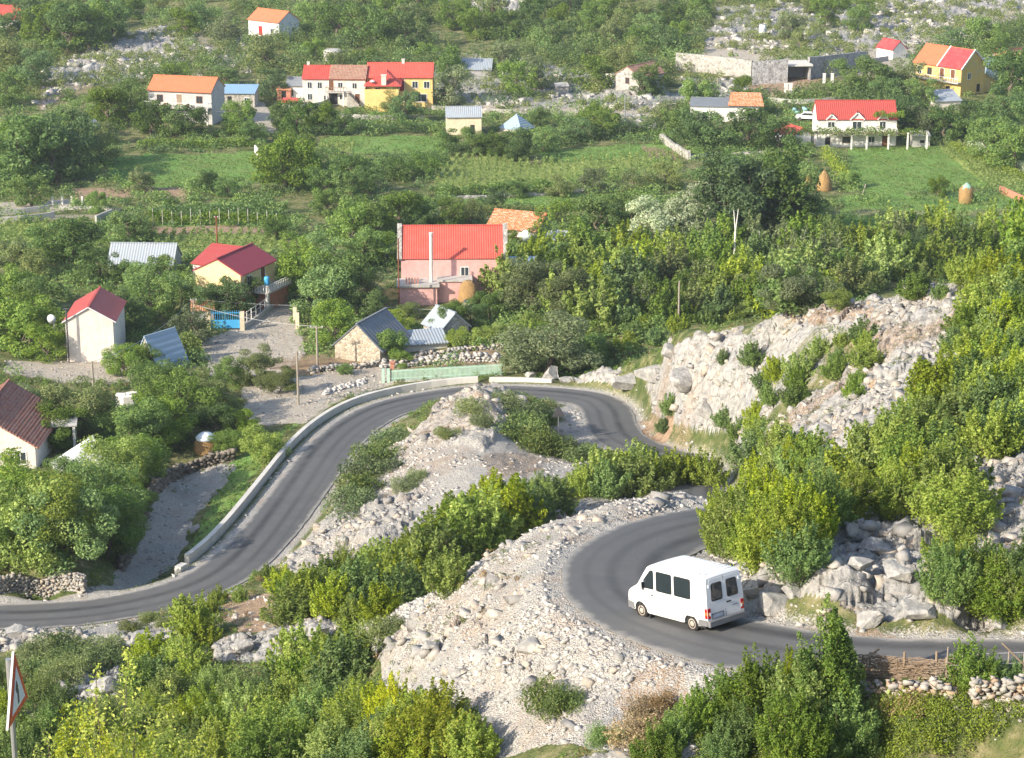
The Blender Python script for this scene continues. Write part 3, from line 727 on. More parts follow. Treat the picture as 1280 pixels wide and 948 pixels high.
zone([(955, 475), (1005, 465), (1015, 500), (985, 520), (950, 500)], 24, 'shrubM', ['bright', 'mid'], (1.6, 2.4), G1)
zone([(900, 535), (950, 520), (975, 545), (950, 565), (895, 560)], 24, 'shrubM', ['bright', 'mid'], (1.5, 2.2), G1)
zone([(900, 580), (1000, 560), (1040, 600), (990, 625), (900, 610)], 30, 'shrubM', ['bright', 'mid'], (2.2, 3.2), G1)
zone([(1120, 330), (1200, 312), (1225, 330), (1210, 355), (1120, 350)], 20, 'shrubM', ['bright', 'mid', 'olive'], (2.2, 3.2), G1)
zone([(1080, 345), (1180, 335), (1170, 375), (1100, 372)], 22, 'shrubM', ['olive', 'mid'], (1.4, 2.2), G1)
for x, y, h in ((905, 455, 20), (938, 455, 32), (830, 540, 22), (838, 518, 28), (1190, 440, 36), (1175, 372, 24)): plant('shrubM', 'mid', x, y, hpx=h, group=G1)
for x, y, h in ((908, 668, 66), (928, 662, 78), (950, 668, 88), (925, 694, 92), (955, 706, 96), (985, 700, 92), (905, 690, 60), (1005, 680, 84)): plant('shrubN', random.choice(['bright', 'bright', 'mid']), x, y, hpx=h, group=G1)
# ---- mound inside the bend
G2 = 'junipers on the white gravel mound'
for x, y, w in ((487, 556, 34), (476, 575, 40), (466, 596, 44), (450, 618, 44), (436, 640, 40), (505, 612, 26), (520, 600, 20), (636, 506, 26), (650, 524, 36), (676, 530, 32), (645, 545, 42), (663, 560, 40), (690, 568, 40), (712, 574, 34), (590, 515, 26), (600, 530, 22), (560, 545, 20)):
    plant('cushM', 'juniper' if w > 30 else 'olive', x, y, hpx=w * .62, group=G2)
# ---- band of shrubs in the gully
G3 = 'shrubs along the gully behind the gravel spur'
zone([(340, 745), (430, 715), (520, 700), (580, 655), (640, 625), (760, 600), (800, 600), (740, 625), (660, 660), (560, 720), (460, 770), (400, 775)], 25, 'shrubM', ['bright', 'bright', 'mid'], (1.9, 4.2), G3)
for x, y, h in ((520, 735, 78), (545, 722, 84), (575, 706, 90), (604, 690, 96), (632, 668, 84), (500, 752, 66), (474, 772, 56), (445, 780, 46), (660, 655, 64), (690, 640, 54), (560, 735, 60)):
    plant('shrubM', random.choice(['bright', 'bright', 'mid']), x, y + 6, hpx=h, sx=1.05, group=G3)
zone([(730, 612), (800, 602), (880, 596), (895, 604), (860, 612), (760, 622)], 19, 'shrubM', ['bright', 'mid', 'bright'], (2.8, 4.2), G3)
for x, y in ((838, 606), (812, 608), (866, 604), (884, 606)): plant('shrubM', 'bright', x, y, hpx=48, group=G3)
# ---- lower left slope
G4 = 'shrubs on the near slope'
zone([(110, 975), (125, 925), (175, 885), (250, 862), (330, 868), (420, 850), (460, 860), (470, 900), (540, 920), (600, 940), (600, 975), (110, 975)], 39, 'shrubN', ['bright', 'mid', 'bright', 'yellow'], (2.0, 3.0), G4)
zone([(165, 850), (200, 815), (262, 835), (250, 862), (175, 872)], 26, 'shrubM', ['mid', 'bright'], (1.8, 2.8), G4)
zone([(350, 765), (420, 740), (440, 770), (400, 780), (355, 778)], 26, 'shrubM', ['bright', 'mid'], (2.0, 2.8), G4)
zone([(350, 862), (400, 838), (455, 845), (465, 880), (420, 890)], 28, 'shrubM', ['bright', 'mid'], (2.4, 3.4), G4)
for x, y, h in ((240, 800, 66), (252, 812, 52), (272, 756, 26), (300, 752, 22), (320, 724, 14), (336, 722, 20), (262, 770, 28)): plant('shrubM', 'bright', x, y, hpx=h, group=G4)
zone([(40, 822), (125, 805), (130, 835), (80, 850), (45, 845)], 26, 'cushM', ['olive', 'juniper'], (1.0, 1.5), 'low bushes below the valley road')
zone([(-20, 850), (60, 870), (110, 905), (110, 970), (-20, 970)], 34, 'shrubN', ['mid', 'bright'], (1.8, 2.6), G4)
for x, y, h in ((205, 782, 10), (188, 776, 12), (168, 788, 14), (484, 800, 26), (492, 792, 20)): plant('cushM', 'olive', x, y, hpx=h, group=G4)
zone([(430, 905), (560, 905), (615, 948), (610, 975), (430, 975)], 32, 'shrubN', ['mid', 'bright'], (1.7, 2.3), G4)
# ---- bottom right
G5 = 'shrubs before the wattle fence'
for x, y, h, k in ((905, 905, 78, 'mid'), (955, 900, 96, 'mid'), (1000, 890, 90, 'bright'), (870, 915, 60, 'mid'), (840, 935, 56, 'mid'), (930, 945, 80, 'mid'), (990, 948, 96, 'mid'), (1050, 930, 84, 'mid'), (900, 960, 60, 'mid'), (1080, 960, 50, 'mid'), (820, 955, 60, 'mid')):
    plant('shrubN', k, x, y, hpx=h, group=G5)
for x, y, h in ((1030, 892, 150), (1056, 885, 138), (1010, 900, 112), (985, 890, 92), (944, 895, 86)): plant('saplingN', 'bright' if x < 1000 else 'mid', x, y, hpx=h, group=G5)
for x, y, h in ((1215, 862, 72), (1190, 858, 40), (1245, 860, 44), (1270, 858, 42), (1160, 858, 30)): plant('shrubN', 'mid', x, y, hpx=h, group=G5)
for x, y, h in ((690, 888, 42), (705, 890, 30), (748, 930, 26), (762, 926, 22)): plant('cushN', 'juniper' if y < 900 else 'mid', x, y, hpx=h, sx=.8, group='small shrubs on the gravel spur')
for x, y, h in ((815, 905, 34), (835, 890, 26), (800, 935, 40)): plant('cushN', 'dry', x, y, hpx=h, group='dry bushes at the foot of the spur')
# ---- foreground by the road sign
G6 = 'twiggy shrubs beside the warning sign'
def near_plant(key, col, X, Y, top_px, group):
    """a plant on the slope just below the camera, tall enough to reach into the view"""
    g = gz(X, Y); k = ray(640, top_px)[1]; hm = (k * Y - g) * .95
    pr = PROTO[(key, col)][0]
    root = plant(key, col, 640, 900, hm=hm, group=group)
    root.location = (X, Y, g - .05); f = hm / pr['h']; w = min(f, 1.0)
    root.scale = (f, f, f)
    PLANTS[-1] = (root, 640 + 2900 * X / Y, 940, hm, key, col)
for X, Y, t in ((-5.0, 27.5, 850), (-5.6, 28.5, 800), (-4.6, 26.5, 890), (-5.9, 27, 905), (-4.75, 25.6, 915), (-6.3, 26.5, 930)):
    near_plant('twigN', 'yellow', X, Y, t, G6)
near_plant('twigN', 'yellow', -4.95, 24.9, 868, G6); near_plant('twigN', 'yellow', -5.45, 24.6, 930, G6); near_plant('twigN', 'mid', -5.3, 29.5, 850, G6)

for x, y, h in ((352, 772, 30), (428, 700, 34), (1090, 600, 30), (985, 640, 40), (612, 640, 44), (1165, 520, 34), (482, 792, 26), (1235, 640, 40), (300, 862, 36), (150, 880, 34)): plant('bareM', 'olive', x, y, hpx=h, group='half-bare twiggy shrubs')
BUILT = []   # footprints kept clear of undergrowth
# ---------------------------------------------------------------- mesh builder
class MB:
    def __init__(s): s.V, s.F = [], []
    def quad_mesh(s, V, F):
        o = len(s.V); s.V += [tuple(v) for v in V]; s.F += [tuple(i + o for i in f) for f in F]; return s
    def box(s, x0, x1, y0, y1, z0, z1):
        V = [(x, y, z) for z in (z0, z1) for x, y in ((x0, y0), (x1, y0), (x1, y1), (x0, y1))]
        return s.quad_mesh(V, [(0, 3, 2, 1), (4, 5, 6, 7), (0, 1, 5, 4), (1, 2, 6, 5), (2, 3, 7, 6), (3, 0, 4, 7)])
    def tube(s, pts, r, n=8, cap=True):
        V, F = tube_np(pts, r, n); o = len(s.V); s.quad_mesh(V, F)
        if cap: m = len(pts); s.F += [tuple(o + k for k in range(n)), tuple(o + (m - 1) * n + k for k in reversed(range(n)))]
        return s
    def lathe(s, prof, n=16, c=(0, 0, 0)):
        V = []; F = []
        for r, z in prof:
            for k in range(n):
                a = 2 * math.pi * k / n; V.append((c[0] + r * math.cos(a), c[1] + r * math.sin(a), c[2] + z))
        for i in range(len(prof) - 1):
            for k in range(n): F.append((i * n + k, i * n + (k + 1) % n, (i + 1) * n + (k + 1) % n, (i + 1) * n + k))
        F.append(tuple(reversed(range(n)))); F.append(tuple((len(prof) - 1) * n + k for k in range(n)))
        return s.quad_mesh(V, F)
    def slab(s, P, t):
        """a plate of thickness t under a four-cornered outline given counter-clockwise from above"""
        a, b, c, d = [Vector(p) for p in P]; n = (b - a).cross(d - a).normalized() * t
        V = [a - n, b - n, c - n, d - n, a, b, c, d]
        return s.quad_mesh(V, [(0, 3, 2, 1), (4, 5, 6, 7), (0, 1, 5, 4), (1, 2, 6, 5), (2, 3, 7, 6), (3, 0, 4, 7)])
    def poly(s, P): o = len(s.V); s.V += [tuple(p) for p in P]; s.F.append(tuple(range(o, o + len(P)))); return s
    def build(s, name, mat=None, parent=None, smooth=False, bevel=0, loc=None, rz=None):
        me = bpy.data.meshes.new(name); me.from_pydata(s.V, [], s.F); me.update()
        if bevel or smooth:
            bm = bmesh.new(); bm.from_mesh(me)
            bmesh.ops.recalc_face_normals(bm, faces=bm.faces)
            if bevel: bmesh.ops.bevel(bm, geom=[e for e in bm.edges if len(e.link_faces) == 2 and e.calc_face_angle(0) > .5], offset=bevel, segments=2, affect='EDGES', profile=.6)
            if smooth:
                for f in bm.faces: f.smooth = True
            bm.to_mesh(me); bm.free()
        return link(name, me, mat, parent, loc, rz)

def mat_plain(name, col, rough=.8, var=.12, scale=2., bump=.15, spec=.3, metal=0., dirt=None, dscale=.6):
    t = NT(name); P = t.coord(); n = t.noise(scale, 5, P); f = t.noise(scale * 9, 3, P)
    a = tuple(max(0, c_ * (1 - var)) for c_ in col); b = tuple(min(1, c_ * (1 + var)) for c_ in col)
    cl = t.ramp(n, [(.3, a), (.7, b)])
    if dirt is not None: cl = t.mix(t.val(t.noise(dscale, 5, P), .48, .72, 0, .75), cl, dirt)
    t.bsdf(cl, rough, t.math('ADD', n, t.math('MULTIPLY', f, .4)), bump, .03, spec, metal); return t.m
def mat_stone(name, a, b, scale=3.5, mortar=(.30, .28, .25), dist=.06):
    t = NT(name); P = t.coord(); nz = t.noise(1.5, 3, P, out=1)
    v = t.n('ShaderNodeTexVoronoi', i_Scale=scale); mp = t.mix(.12, P, nz); t.link(mp, v.inputs['Vector'])
    e = t.n('ShaderNodeTexVoronoi', i_Scale=scale, feature='DISTANCE_TO_EDGE'); t.link(mp, e.inputs['Vector'])
    s = t.n('ShaderNodeSeparateColor', i_0=v.outputs['Color']); cl = t.ramp(s.outputs[0], [(.1, a), (.6, b), (.95, tuple(x * .7 for x in a))])
    cl = t.mix(t.val(e.outputs[0], .0, .07, 1, 0), cl, mortar)
    t.bsdf(cl, .95, t.val(e.outputs[0], 0, .15), .8, dist); return t.m
def mat_corr(name, col, axis=0, scale=18., rough=.5, dirt=(.45, .30, .22), dd=.25, spec=.4, bump=.5):
    """profiled sheet metal or rows of tiles: ribs run down the slope"""
    t = NT(name); P = t.coord(); sx = t.n('ShaderNodeSeparateXYZ', i_0=P)
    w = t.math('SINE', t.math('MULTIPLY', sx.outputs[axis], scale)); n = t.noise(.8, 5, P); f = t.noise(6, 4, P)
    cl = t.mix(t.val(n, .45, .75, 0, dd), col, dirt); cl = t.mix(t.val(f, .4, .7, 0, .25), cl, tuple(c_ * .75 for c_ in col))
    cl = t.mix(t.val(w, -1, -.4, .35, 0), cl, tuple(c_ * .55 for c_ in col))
    t.bsdf(cl, rough, w, bump, .04, spec); return t.m
def mat_tile(name, a, b, c_):
    t = NT(name); P = t.coord(); br = t.n('ShaderNodeTexBrick', i_Vector=P); n = t.noise(3, 5, P); v = t.n('ShaderNodeTexVoronoi', i_Scale=4.5, i_Vector=P)
    s = t.n('ShaderNodeSeparateColor', i_0=v.outputs['Color'])
    cl = t.ramp(s.outputs[0], [(.1, a), (.5, b), (.9, c_)]); cl = t.mix(t.val(n, .5, .7, 0, .6), cl, tuple(x * .55 for x in a))
    sx = t.n('ShaderNodeSeparateXYZ', i_0=P); w = t.math('SINE', t.math('MULTIPLY', sx.outputs[0], 24.)); w2 = t.math('SINE', t.math('MULTIPLY', sx.outputs[2], 26.))
    t.bsdf(cl, .85, t.math('ADD', w, w2), .6, .05); return t.m
M = {
    'white': mat_plain('white_plaster', (.70, .68, .64), dirt=(.50, .47, .42)), 'cream': mat_plain('cream_plaster', (.66, .56, .40), dirt=(.50, .42, .31)), 'yellow': mat_plain('yellow_plaster', (.74, .52, .20), dirt=(.62, .42, .16)),
    'ochre': mat_plain('ochre_plaster', (.66, .47, .16), dirt=(.52, .42, .28)), 'paleyellow': mat_plain('pale_yellow_plaster', (.72, .56, .30)), 'pink': mat_plain('pink_plaster', (.66, .38, .35), dirt=(.50, .30, .26)), 'palepink': mat_plain('weathered_white_plaster', (.66, .60, .54), dirt=(.50, .45, .40)),
    'greywall': mat_plain('grey_render', (.36, .35, .35), dirt=(.27, .26, .26)), 'blockwall': mat_plain('grey_block_wall', (.46, .45, .44), dirt=(.36, .35, .34)), 'concrete': mat_plain('concrete', (.46, .44, .41), dirt=(.34, .32, .29)), 'shadein': mat_plain('painted_interior_shade', (.025, .025, .028), bump=0),
    'stone': mat_stone('stone_wall', (.42, .38, .32), (.55, .51, .45)), 'cotstone': mat_stone('cottage_stone', (.44, .36, .26), (.56, .48, .37), 3.2), 'greystone': mat_stone('grey_stone_wall', (.26, .26, .27), (.40, .40, .41), 2.2), 'palestone': mat_stone('pale_stone_wall', (.36, .34, .31), (.48, .46, .42), 2.5),
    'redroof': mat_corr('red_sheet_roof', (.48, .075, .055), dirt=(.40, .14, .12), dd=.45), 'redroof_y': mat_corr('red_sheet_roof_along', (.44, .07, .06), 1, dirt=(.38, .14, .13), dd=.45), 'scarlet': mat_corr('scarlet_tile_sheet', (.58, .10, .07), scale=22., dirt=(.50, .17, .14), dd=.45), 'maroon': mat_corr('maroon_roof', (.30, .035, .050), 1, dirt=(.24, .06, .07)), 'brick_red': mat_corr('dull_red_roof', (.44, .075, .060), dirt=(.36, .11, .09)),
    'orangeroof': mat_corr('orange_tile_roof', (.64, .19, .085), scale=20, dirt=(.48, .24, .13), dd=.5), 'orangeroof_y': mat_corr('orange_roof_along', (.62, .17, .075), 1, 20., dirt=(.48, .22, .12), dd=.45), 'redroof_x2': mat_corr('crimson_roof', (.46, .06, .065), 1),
    'oldtile': mat_tile('old_brown_tiles', (.30, .15, .11), (.40, .22, .15), (.36, .24, .18)), 'orangetile': mat_tile('orange_clay_tiles', (.52, .17, .07), (.62, .26, .12), (.55, .40, .28)), 'darktile': mat_tile('dark_red_tiles', (.28, .11, .085), (.36, .16, .11), (.30, .18, .14)),
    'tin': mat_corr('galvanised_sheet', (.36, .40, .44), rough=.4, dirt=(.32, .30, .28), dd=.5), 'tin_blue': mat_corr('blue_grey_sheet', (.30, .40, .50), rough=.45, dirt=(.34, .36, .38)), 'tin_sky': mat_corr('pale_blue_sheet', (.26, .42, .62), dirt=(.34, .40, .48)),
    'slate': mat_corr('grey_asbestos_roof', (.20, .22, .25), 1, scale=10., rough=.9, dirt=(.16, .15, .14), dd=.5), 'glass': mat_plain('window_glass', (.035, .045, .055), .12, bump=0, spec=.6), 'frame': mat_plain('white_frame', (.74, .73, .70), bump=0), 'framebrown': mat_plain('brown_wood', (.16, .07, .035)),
    'brown': mat_plain('weathered_wood', (.26, .19, .13), dirt=(.36, .30, .24)), 'greywood': mat_plain('grey_post_wood', (.30, .26, .21)), 'whitepost': mat_plain('whitewashed_post', (.68, .66, .61)), 'rust': mat_plain('rusty_iron', (.20, .075, .040), rough=.85), 'bluepaint': mat_plain('blue_gate_paint', (.07, .36, .66), rough=.4, bump=.05),
    'tarpw': mat_plain('pale_tarpaulin', (.62, .70, .76), .5), 'tarpb': mat_plain('blue_green_tarpaulin', (.28, .50, .50), .5), 'greencap': mat_plain('green_plastic_cover', (.30, .52, .42), .5), 'galv': mat_plain('galvanised_steel', (.42, .43, .44), .4, metal=.6, bump=.05), 'darkmetal': mat_plain('dark_metal', (.08, .08, .085), .5), 'wire': mat_plain('wire', (.40, .40, .40), .5, bump=0),
    'greenfence': mat_plain('pale_green_paint', (.40, .56, .46), .55, dirt=(.44, .54, .46)), 'redpaint': mat_plain('red_door_paint', (.36, .03, .03)), 'dishm': mat_plain('dish_white', (.62, .64, .67), .45, bump=0), 'pinkbrick': mat_plain('red_brick', (.46, .20, .13)), 'stain': mat_plain('pale_panel', (.60, .62, .64), .5),
}
def mat_hay():
    t = NT('hay'); P = t.coord(); mp = t.n('ShaderNodeMapping', i_0=P); mp.inputs['Scale'].default_value = (9, 9, 2.2)
    n = t.noise(2, 6, mp.outputs[0], .7); n2 = t.noise(.9, 3, P)
    cl = t.ramp(n, [(.25, (.22, .12, .05)), (.5, (.42, .26, .11)), (.75, (.58, .40, .20))]); cl = t.mix(t.val(n2, .45, .7, 0, .5), cl, (.30, .22, .12))
    t.bsdf(cl, 1., n, 1., .15, .1); return t.m
M['hay'] = mat_hay()
LM = []          # named landmarks for the labels of the plants: (px, py, words)
def mark(px, py, words): LM.append((px, py, words))
def m_at(px, py, d=None):
    p = raycast(px, py); return p, proj(*p)[2]

def house(name, label, px, py, w, dep, h, rh, rot=0, wall='white', roof='redroof', ridge='x', over=.35, wins=(), cat='house', group=None, base=0., wall_name='wall', chimneys=(), lift=0., z=None, roof_name='roof', landmark=None, gable=None, ridge_off=0., label_roof=None, rt=.14):
    """px, py: foot of the middle of its front wall in the photograph; w along the front, dep behind it (metres); rot turns it about that point"""
    p = raycast(px, py); zz = p[2] + lift if z is None else z
    root = empty(name, (p[0], p[1], zz), R(rot)); tag(root, label, cat, group)
    cx_ = -math.sin(R(rot)) * dep / 2; cy_ = math.cos(R(rot)) * dep / 2; BUILT.append((p[0] + cx_, p[1] + cy_, max(w, dep) / 2 + 1.2)); BUILT.append((p[0] - cx_, p[1] - cy_, w / 2 + 1))
    a = w / 2; b = MB(); yc = dep / 2 + ridge_off
    def top(x, y):
        if ridge == 'x': return h + rh * (1 - abs(y - yc) / (yc if y < yc else dep - yc))
        if ridge == 'y': return h + rh * (1 - abs(x) / a)
        if ridge == 'mono': return h + rh * y / dep
        return h
    g0 = -2.2 - base
    if ridge == 'x':
        for x, q in ((-a, 1), (a, -1)):
            P = [(x, 0, g0), (x, 0, h), (x, yc, h + rh), (x, dep, h), (x, dep, g0)]
            b.poly(P[::q] if q == 1 else P[::-1])
        b.poly([(-a, 0, g0), (a, 0, g0), (a, 0, h), (-a, 0, h)]).poly([(a, dep, g0), (-a, dep, g0), (-a, dep, h), (a, dep, h)])
    elif ridge == 'y':
        b.poly([(-a, 0, g0), (a, 0, g0), (a, 0, h), (0, 0, h + rh), (-a, 0, h)]); b.poly([(a, dep, g0), (-a, dep, g0), (-a, dep, h), (0, dep, h + rh), (a, dep, h)])
        b.poly([(a, 0, g0), (a, dep, g0), (a, dep, h), (a, 0, h)]).poly([(-a, dep, g0), (-a, 0, g0), (-a, 0, h), (-a, dep, h)])
    else:
        hb = h + (rh if ridge == 'mono' else 0)
        b.poly([(-a, 0, g0), (a, 0, g0), (a, 0, h), (-a, 0, h)]).poly([(a, dep, g0), (-a, dep, g0), (-a, dep, hb), (a, dep, hb)])
        b.poly([(a, 0, g0), (a, dep, g0), (a, dep, hb), (a, 0, h)]).poly([(-a, dep, g0), (-a, 0, g0), (-a, 0, h), (-a, dep, hb)])
    b.build(wall_name, M[wall], root)
    r = MB(); o = over; e = .12
    if ridge == 'x':
        k = rh / yc; k2 = rh / (dep - yc)
        r.slab([(-a - e, -o, h - k * o + e), (a + e, -o, h - k * o + e), (a + e, yc, h + rh + e), (-a - e, yc, h + rh + e)], rt)
        r.slab([(-a - e, yc, h + rh + e), (a + e, yc, h + rh + e), (a + e, dep + o, h - k2 * o + e), (-a - e, dep + o, h - k2 * o + e)], rt)
        r.box(-a - e - .03, a + e + .03, yc - .12, yc + .12, h + rh + e - .04, h + rh + e + .08)
    elif ridge == 'y':
        k = rh / a
        r.slab([(-a - o, dep + e, h - k * o + e), (-a - o, -e, h - k * o + e), (0, -e, h + rh + e), (0, dep + e, h + rh + e)], rt)
        r.slab([(0, dep + e, h + rh + e), (0, -e, h + rh + e), (a + o, -e, h - k * o + e), (a + o, dep + e, h - k * o + e)], rt)
        r.box(-.12, .12, -e - .03, dep + e + .03, h + rh + e - .04, h + rh + e + .08)
    elif ridge == 'mono': r.slab([(-a - e, -o, h - rh / dep * o + e), (a + e, -o, h - rh / dep * o + e), (a + e, dep + o, h + rh + rh / dep * o + e), (-a - e, dep + o, h + rh + rh / dep * o + e)], rt)
    elif ridge == 'hip':
        q = min(a, dep / 2) * .95; zt = h + rh; y1 = dep / 2
        A, B, C, D = (-a - o, -o, h), (a + o, -o, h), (a + o, dep + o, h), (-a - o, dep + o, h); E, F_ = (-a + q, y1, zt), (a - q, y1, zt)
        r.poly([A, B, F_, E]).poly([B, C, F_]).poly([C, D, E, F_]).poly([D, A, E]).poly([D, C, B, A])
    else: r.box(-a - o, a + o, -o, dep + o, h, h + .22)
    ro_ = r.build(roof_name, M[roof], root)
    if label_roof: ro_['label'] = label_roof
    for cx, cy, ch, cwid in chimneys:
        cm = MB().box(cx - cwid, cx + cwid, cy - cwid, cy + cwid, top(cx, cy) - .3, top(cx, cy) + ch).box(cx - cwid - .08, cx + cwid + .08, cy - cwid - .08, cy + cwid + .08, top(cx, cy) + ch, top(cx, cy) + ch + .12)
        cm.build('chimney', M['palepink'], ro_)
    for q in wins:
        side, x, z0, ww, wh = q[:5]; kind = q[5] if len(q) > 5 else 'window'; opening(root, side, x, z0, ww, wh, kind, a, dep, q[6] if len(q) > 6 else None)
    if landmark: mark(px, py, landmark)
    return root

def opening(root, side, x, z0, ww, wh, kind, a, dep, mat=None):
    """window: frame ring with a pane; door: frame with a leaf; each on its wall"""
    def put(mb, nm, mt, par):
        T = {'f': lambda v: (v[0], -v[1], v[2]), 'b': lambda v: (-v[0], dep + v[1], v[2]), 'r': lambda v: (a + v[1], v[0], v[2]), 'l': lambda v: (-a - v[1], v[0], v[2])}[side]
        mb.V = [T(v) for v in mb.V]
        if side in 'fl': mb.F = [f[::-1] for f in mb.F]
        return mb.build(nm, mt, par)
    t = .09; x0, x1, z1 = x - ww / 2, x + ww / 2, z0 + wh
    fr = MB().box(x0 - t, x0, -.05, .05, z0, z1).box(x1, x1 + t, -.05, .05, z0, z1).box(x0 - t, x1 + t, -.05, .05, z1, z1 + t)
    if kind == 'window':
        fr.box(x0 - t, x1 + t, -.05, .08, z0 - t, z0).box(x - .03, x + .03, -.05, .035, z0, z1)
        f = put(fr, 'window', M[mat or 'frame'], root); put(MB().box(x0, x1, -.05, .012, z0, z1), 'pane', M['glass'], f)
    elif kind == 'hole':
        put(MB().box(x0, x1, -.05, .012, z0, z1), 'opening', M['shadein'], root)  # solid near-black plate on the wall; its colour stands for the unlit inside
    else:
        f = put(fr, 'door', M['frame'], root); put(MB().box(x0, x1, -.05, .02, z0, z1), 'door_leaf', M[mat or 'framebrown'], f)

def balcony(root, x0, x1, z, out, posts=True, mat='whitepost', side='f', solid=False, dep=0, a=0, drop=2.6):
    b = MB().box(x0, x1, -out, 0, z - .18, z)
    s_ = MB()
    n = max(3, int((x1 - x0) / .55))
    if solid: s_.box(x0, x1, -out, -out + .1, z, z + .85)
    else:
        s_.box(x0, x1, -out, -out + .08, z + .82, z + .9)
        for i in range(n + 1): xx = x0 + .04 + (x1 - x0 - .08) * i / n; s_.box(xx - .04, xx + .04, -out + .01, -out + .07, z, z + .82)
    for xx in (x0, x1 - .08): s_.box(xx, xx + .08, -out + .1, 0, z + .82, z + .9)
    o = b.build('balcony', M['concrete'], root); s_.build('railing', M[mat], o)
    if posts:
        for xx in (x0 + .15, x1 - .15): MB().box(xx - .12, xx + .12, -out + .05, -out + .29, z - drop - .6, z - .18).build('post', M['whitepost'], root)
    return o
# ================================================================ houses, far to near
house('house', 'white house with a red roof cut by the upper left corner', 6, 37, 11.5, 6, 2.6, 2.6, -4, 'white', 'redroof', wins=[('f', 3, .7, 1, 1)], landmark='the upper left red-roofed house')
hh = house('house', 'small hillside house with orange roof and pale blue-grey door wall', 330, 46, 9.5, 6.5, 3.6, 2.0, -38, 'stain', 'orangeroof', wins=[('r', 2.2, 0, 1.3, 2.2, 'door', 'frame'), ('r', 4.6, 1.0, .9, 1.0), ('f', -1, .2, 1.2, 2.1, 'door', 'redpaint'), ('f', 2.6, 1, 1, 1)], landmark='the small orange-roofed hillside house')
# long orange-roofed house
hl = house('house', 'long two-storey grey house under an orange roof with blue shed beside it', 226, 152, 12.0, 6.5, 5.6, 1.9, -14, 'blockwall', 'orangeroof', over=.45, landmark='the long orange-roofed house',
    wins=[('f', -3.8, 3.5, 1.0, 1.1, 'window', 'framebrown'), ('f', 3.7, 3.5, 1.0, 1.1, 'window', 'framebrown'), ('f', -.1, 2.9, 1.1, 2.0, 'door', 'brown'), ('f', -3.6, .3, 1.2, 1.5, 'hole'), ('f', 0, .1, 1.2, 2.1, 'hole'), ('f', 3.5, .3, 1.2, 1.5, 'hole')])
balcony(hl, -6.4, 5.8, 2.75, 1.6, drop=2.8)
for x_ in (-2.2, 1.9):
    MB().lathe([(.22, 0), (.30, .3), (.32, .6), (.26, .75)], 10, (x_, -1.1, 2.75)).build('flower_pot', M['redpaint'], hl)
house('shed', 'low stone shed with a flat pale blue sheet roof', 298, 134, 6.2, 4.5, 2.6, .7, -3, 'stone', 'tin_sky', 'mono', wins=[('f', -1.6, .5, .8, 1.5, 'hole'), ('f', 1.6, .9, .8, .8, 'window')], cat='shed')
house('brick_hut', 'tiny orange brick hut between the blue-roofed shed and white house', 355, 126, 2.6, 2.6, 2.1, .4, -10, 'pinkbrick', 'orangetile', 'mono', cat='hut', wins=[('f', 0, .1, .9, 1.7, 'hole')])
house('outbuilding', 'small white outbuilding with grey roof left of the two-tone roof', 372, 126, 4.4, 4.0, 2.9, 1.2, -8, 'white', 'slate', 'x', cat='outbuilding', wins=[('f', -1.2, .9, .9, 1.1), ('r', 1.6, .5, .9, .9)])
house('porch_roof', 'tiny bright red canopy on a white wall below grey roof', 362, 134, 2.9, 1.6, .9, .35, -6, 'white', 'scarlet', 'mono', cat='canopy')
# white house, two roof colours
hw = house('house', 'long white house whose roof is half red sheet, half old brown tile', 418, 131, 11.9, 6.4, 4.9, 1.9, -3, 'palepink', 'redroof', landmark='the white house with two-tone roof', over=.3,
    wins=[('f', -4.6, 3.1, .8, 1.1), ('f', -2.7, 3.1, .8, 1.1), ('f', -4.6, .9, .8, 1.1), ('f', -.5, 2.7, .9, 1.9, 'door', 'framebrown'), ('f', 1.2, 3.2, .8, 1.0), ('f', 3.9, 3.1, .8, 1.0), ('f', -1.6, .5, .7, 1.2, 'hole'), ('f', -.2, .1, 1.7, 2.1, 'hole'), ('f', 1.5, 1.0, .9, .9), ('f', 4.4, .1, .9, 2, 'door', 'framebrown')], chimneys=[(-5.2, 3.3, .7, .22)])
MB().slab([(-.9, -.36, 4.93), (6.1, -.36, 4.93), (6.1, 3.2, 7.06), (-.9, 3.2, 7.06)], .1).slab([(-.9, 3.2, 7.06), (6.1, 3.2, 7.06), (6.1, 6.8, 4.93), (-.9, 6.8, 4.93)], .1).build('roof', M['oldtile'], hw)['label'] = 'old brown clay tile half of the roof'
balcony(hw, -1.5, 2.0, 2.55, 1.1, posts=True, drop=2.5, mat='brown')
st = MB()
for i in range(8): st.box(2.6 + i * .28, 2.88 + i * .28, -1.5, -.2, -.8, .3 * (8 - i) + .1)
st.build('stair', M['palestone'], hw)
# yellow building
hy = house('house', 'large yellow house with long scarlet roof and white-framed windows', 500, 133, 12.4, 7, 5.6, 2.0, -1, 'yellow', 'scarlet', landmark='the yellow scarlet-roofed house', over=.4,
    wins=[('f', .3, 2.9, 1.1, 2.3, 'door', 'redpaint'), ('f', 2.9, 3.5, 1.0, 1.2), ('f', 5.1, 3.5, 1.0, 1.2), ('f', 4.0, .9, 2.1, 1.4), ('f', 1.4, .2, 1.0, 1.9, 'door')], chimneys=[(.5, 3.5, .7, .25)])
wg = MB()
for P in ([(-6.1, -3.4, -2), (.2, -3.4, -2), (.2, -3.4, 4.4), (-6.1, -3.4, 4.4)], [(.2, -3.4, -2), (.2, -.01, -2), (.2, -.01, 4.4), (.2, -3.4, 4.4)], [(-6.1, -.01, -2), (-6.1, -3.4, -2), (-6.1, -3.4, 4.4), (-6.1, -.01, 4.4)]): wg.poly(P)
wg.build('wing', M['yellow'], hy)
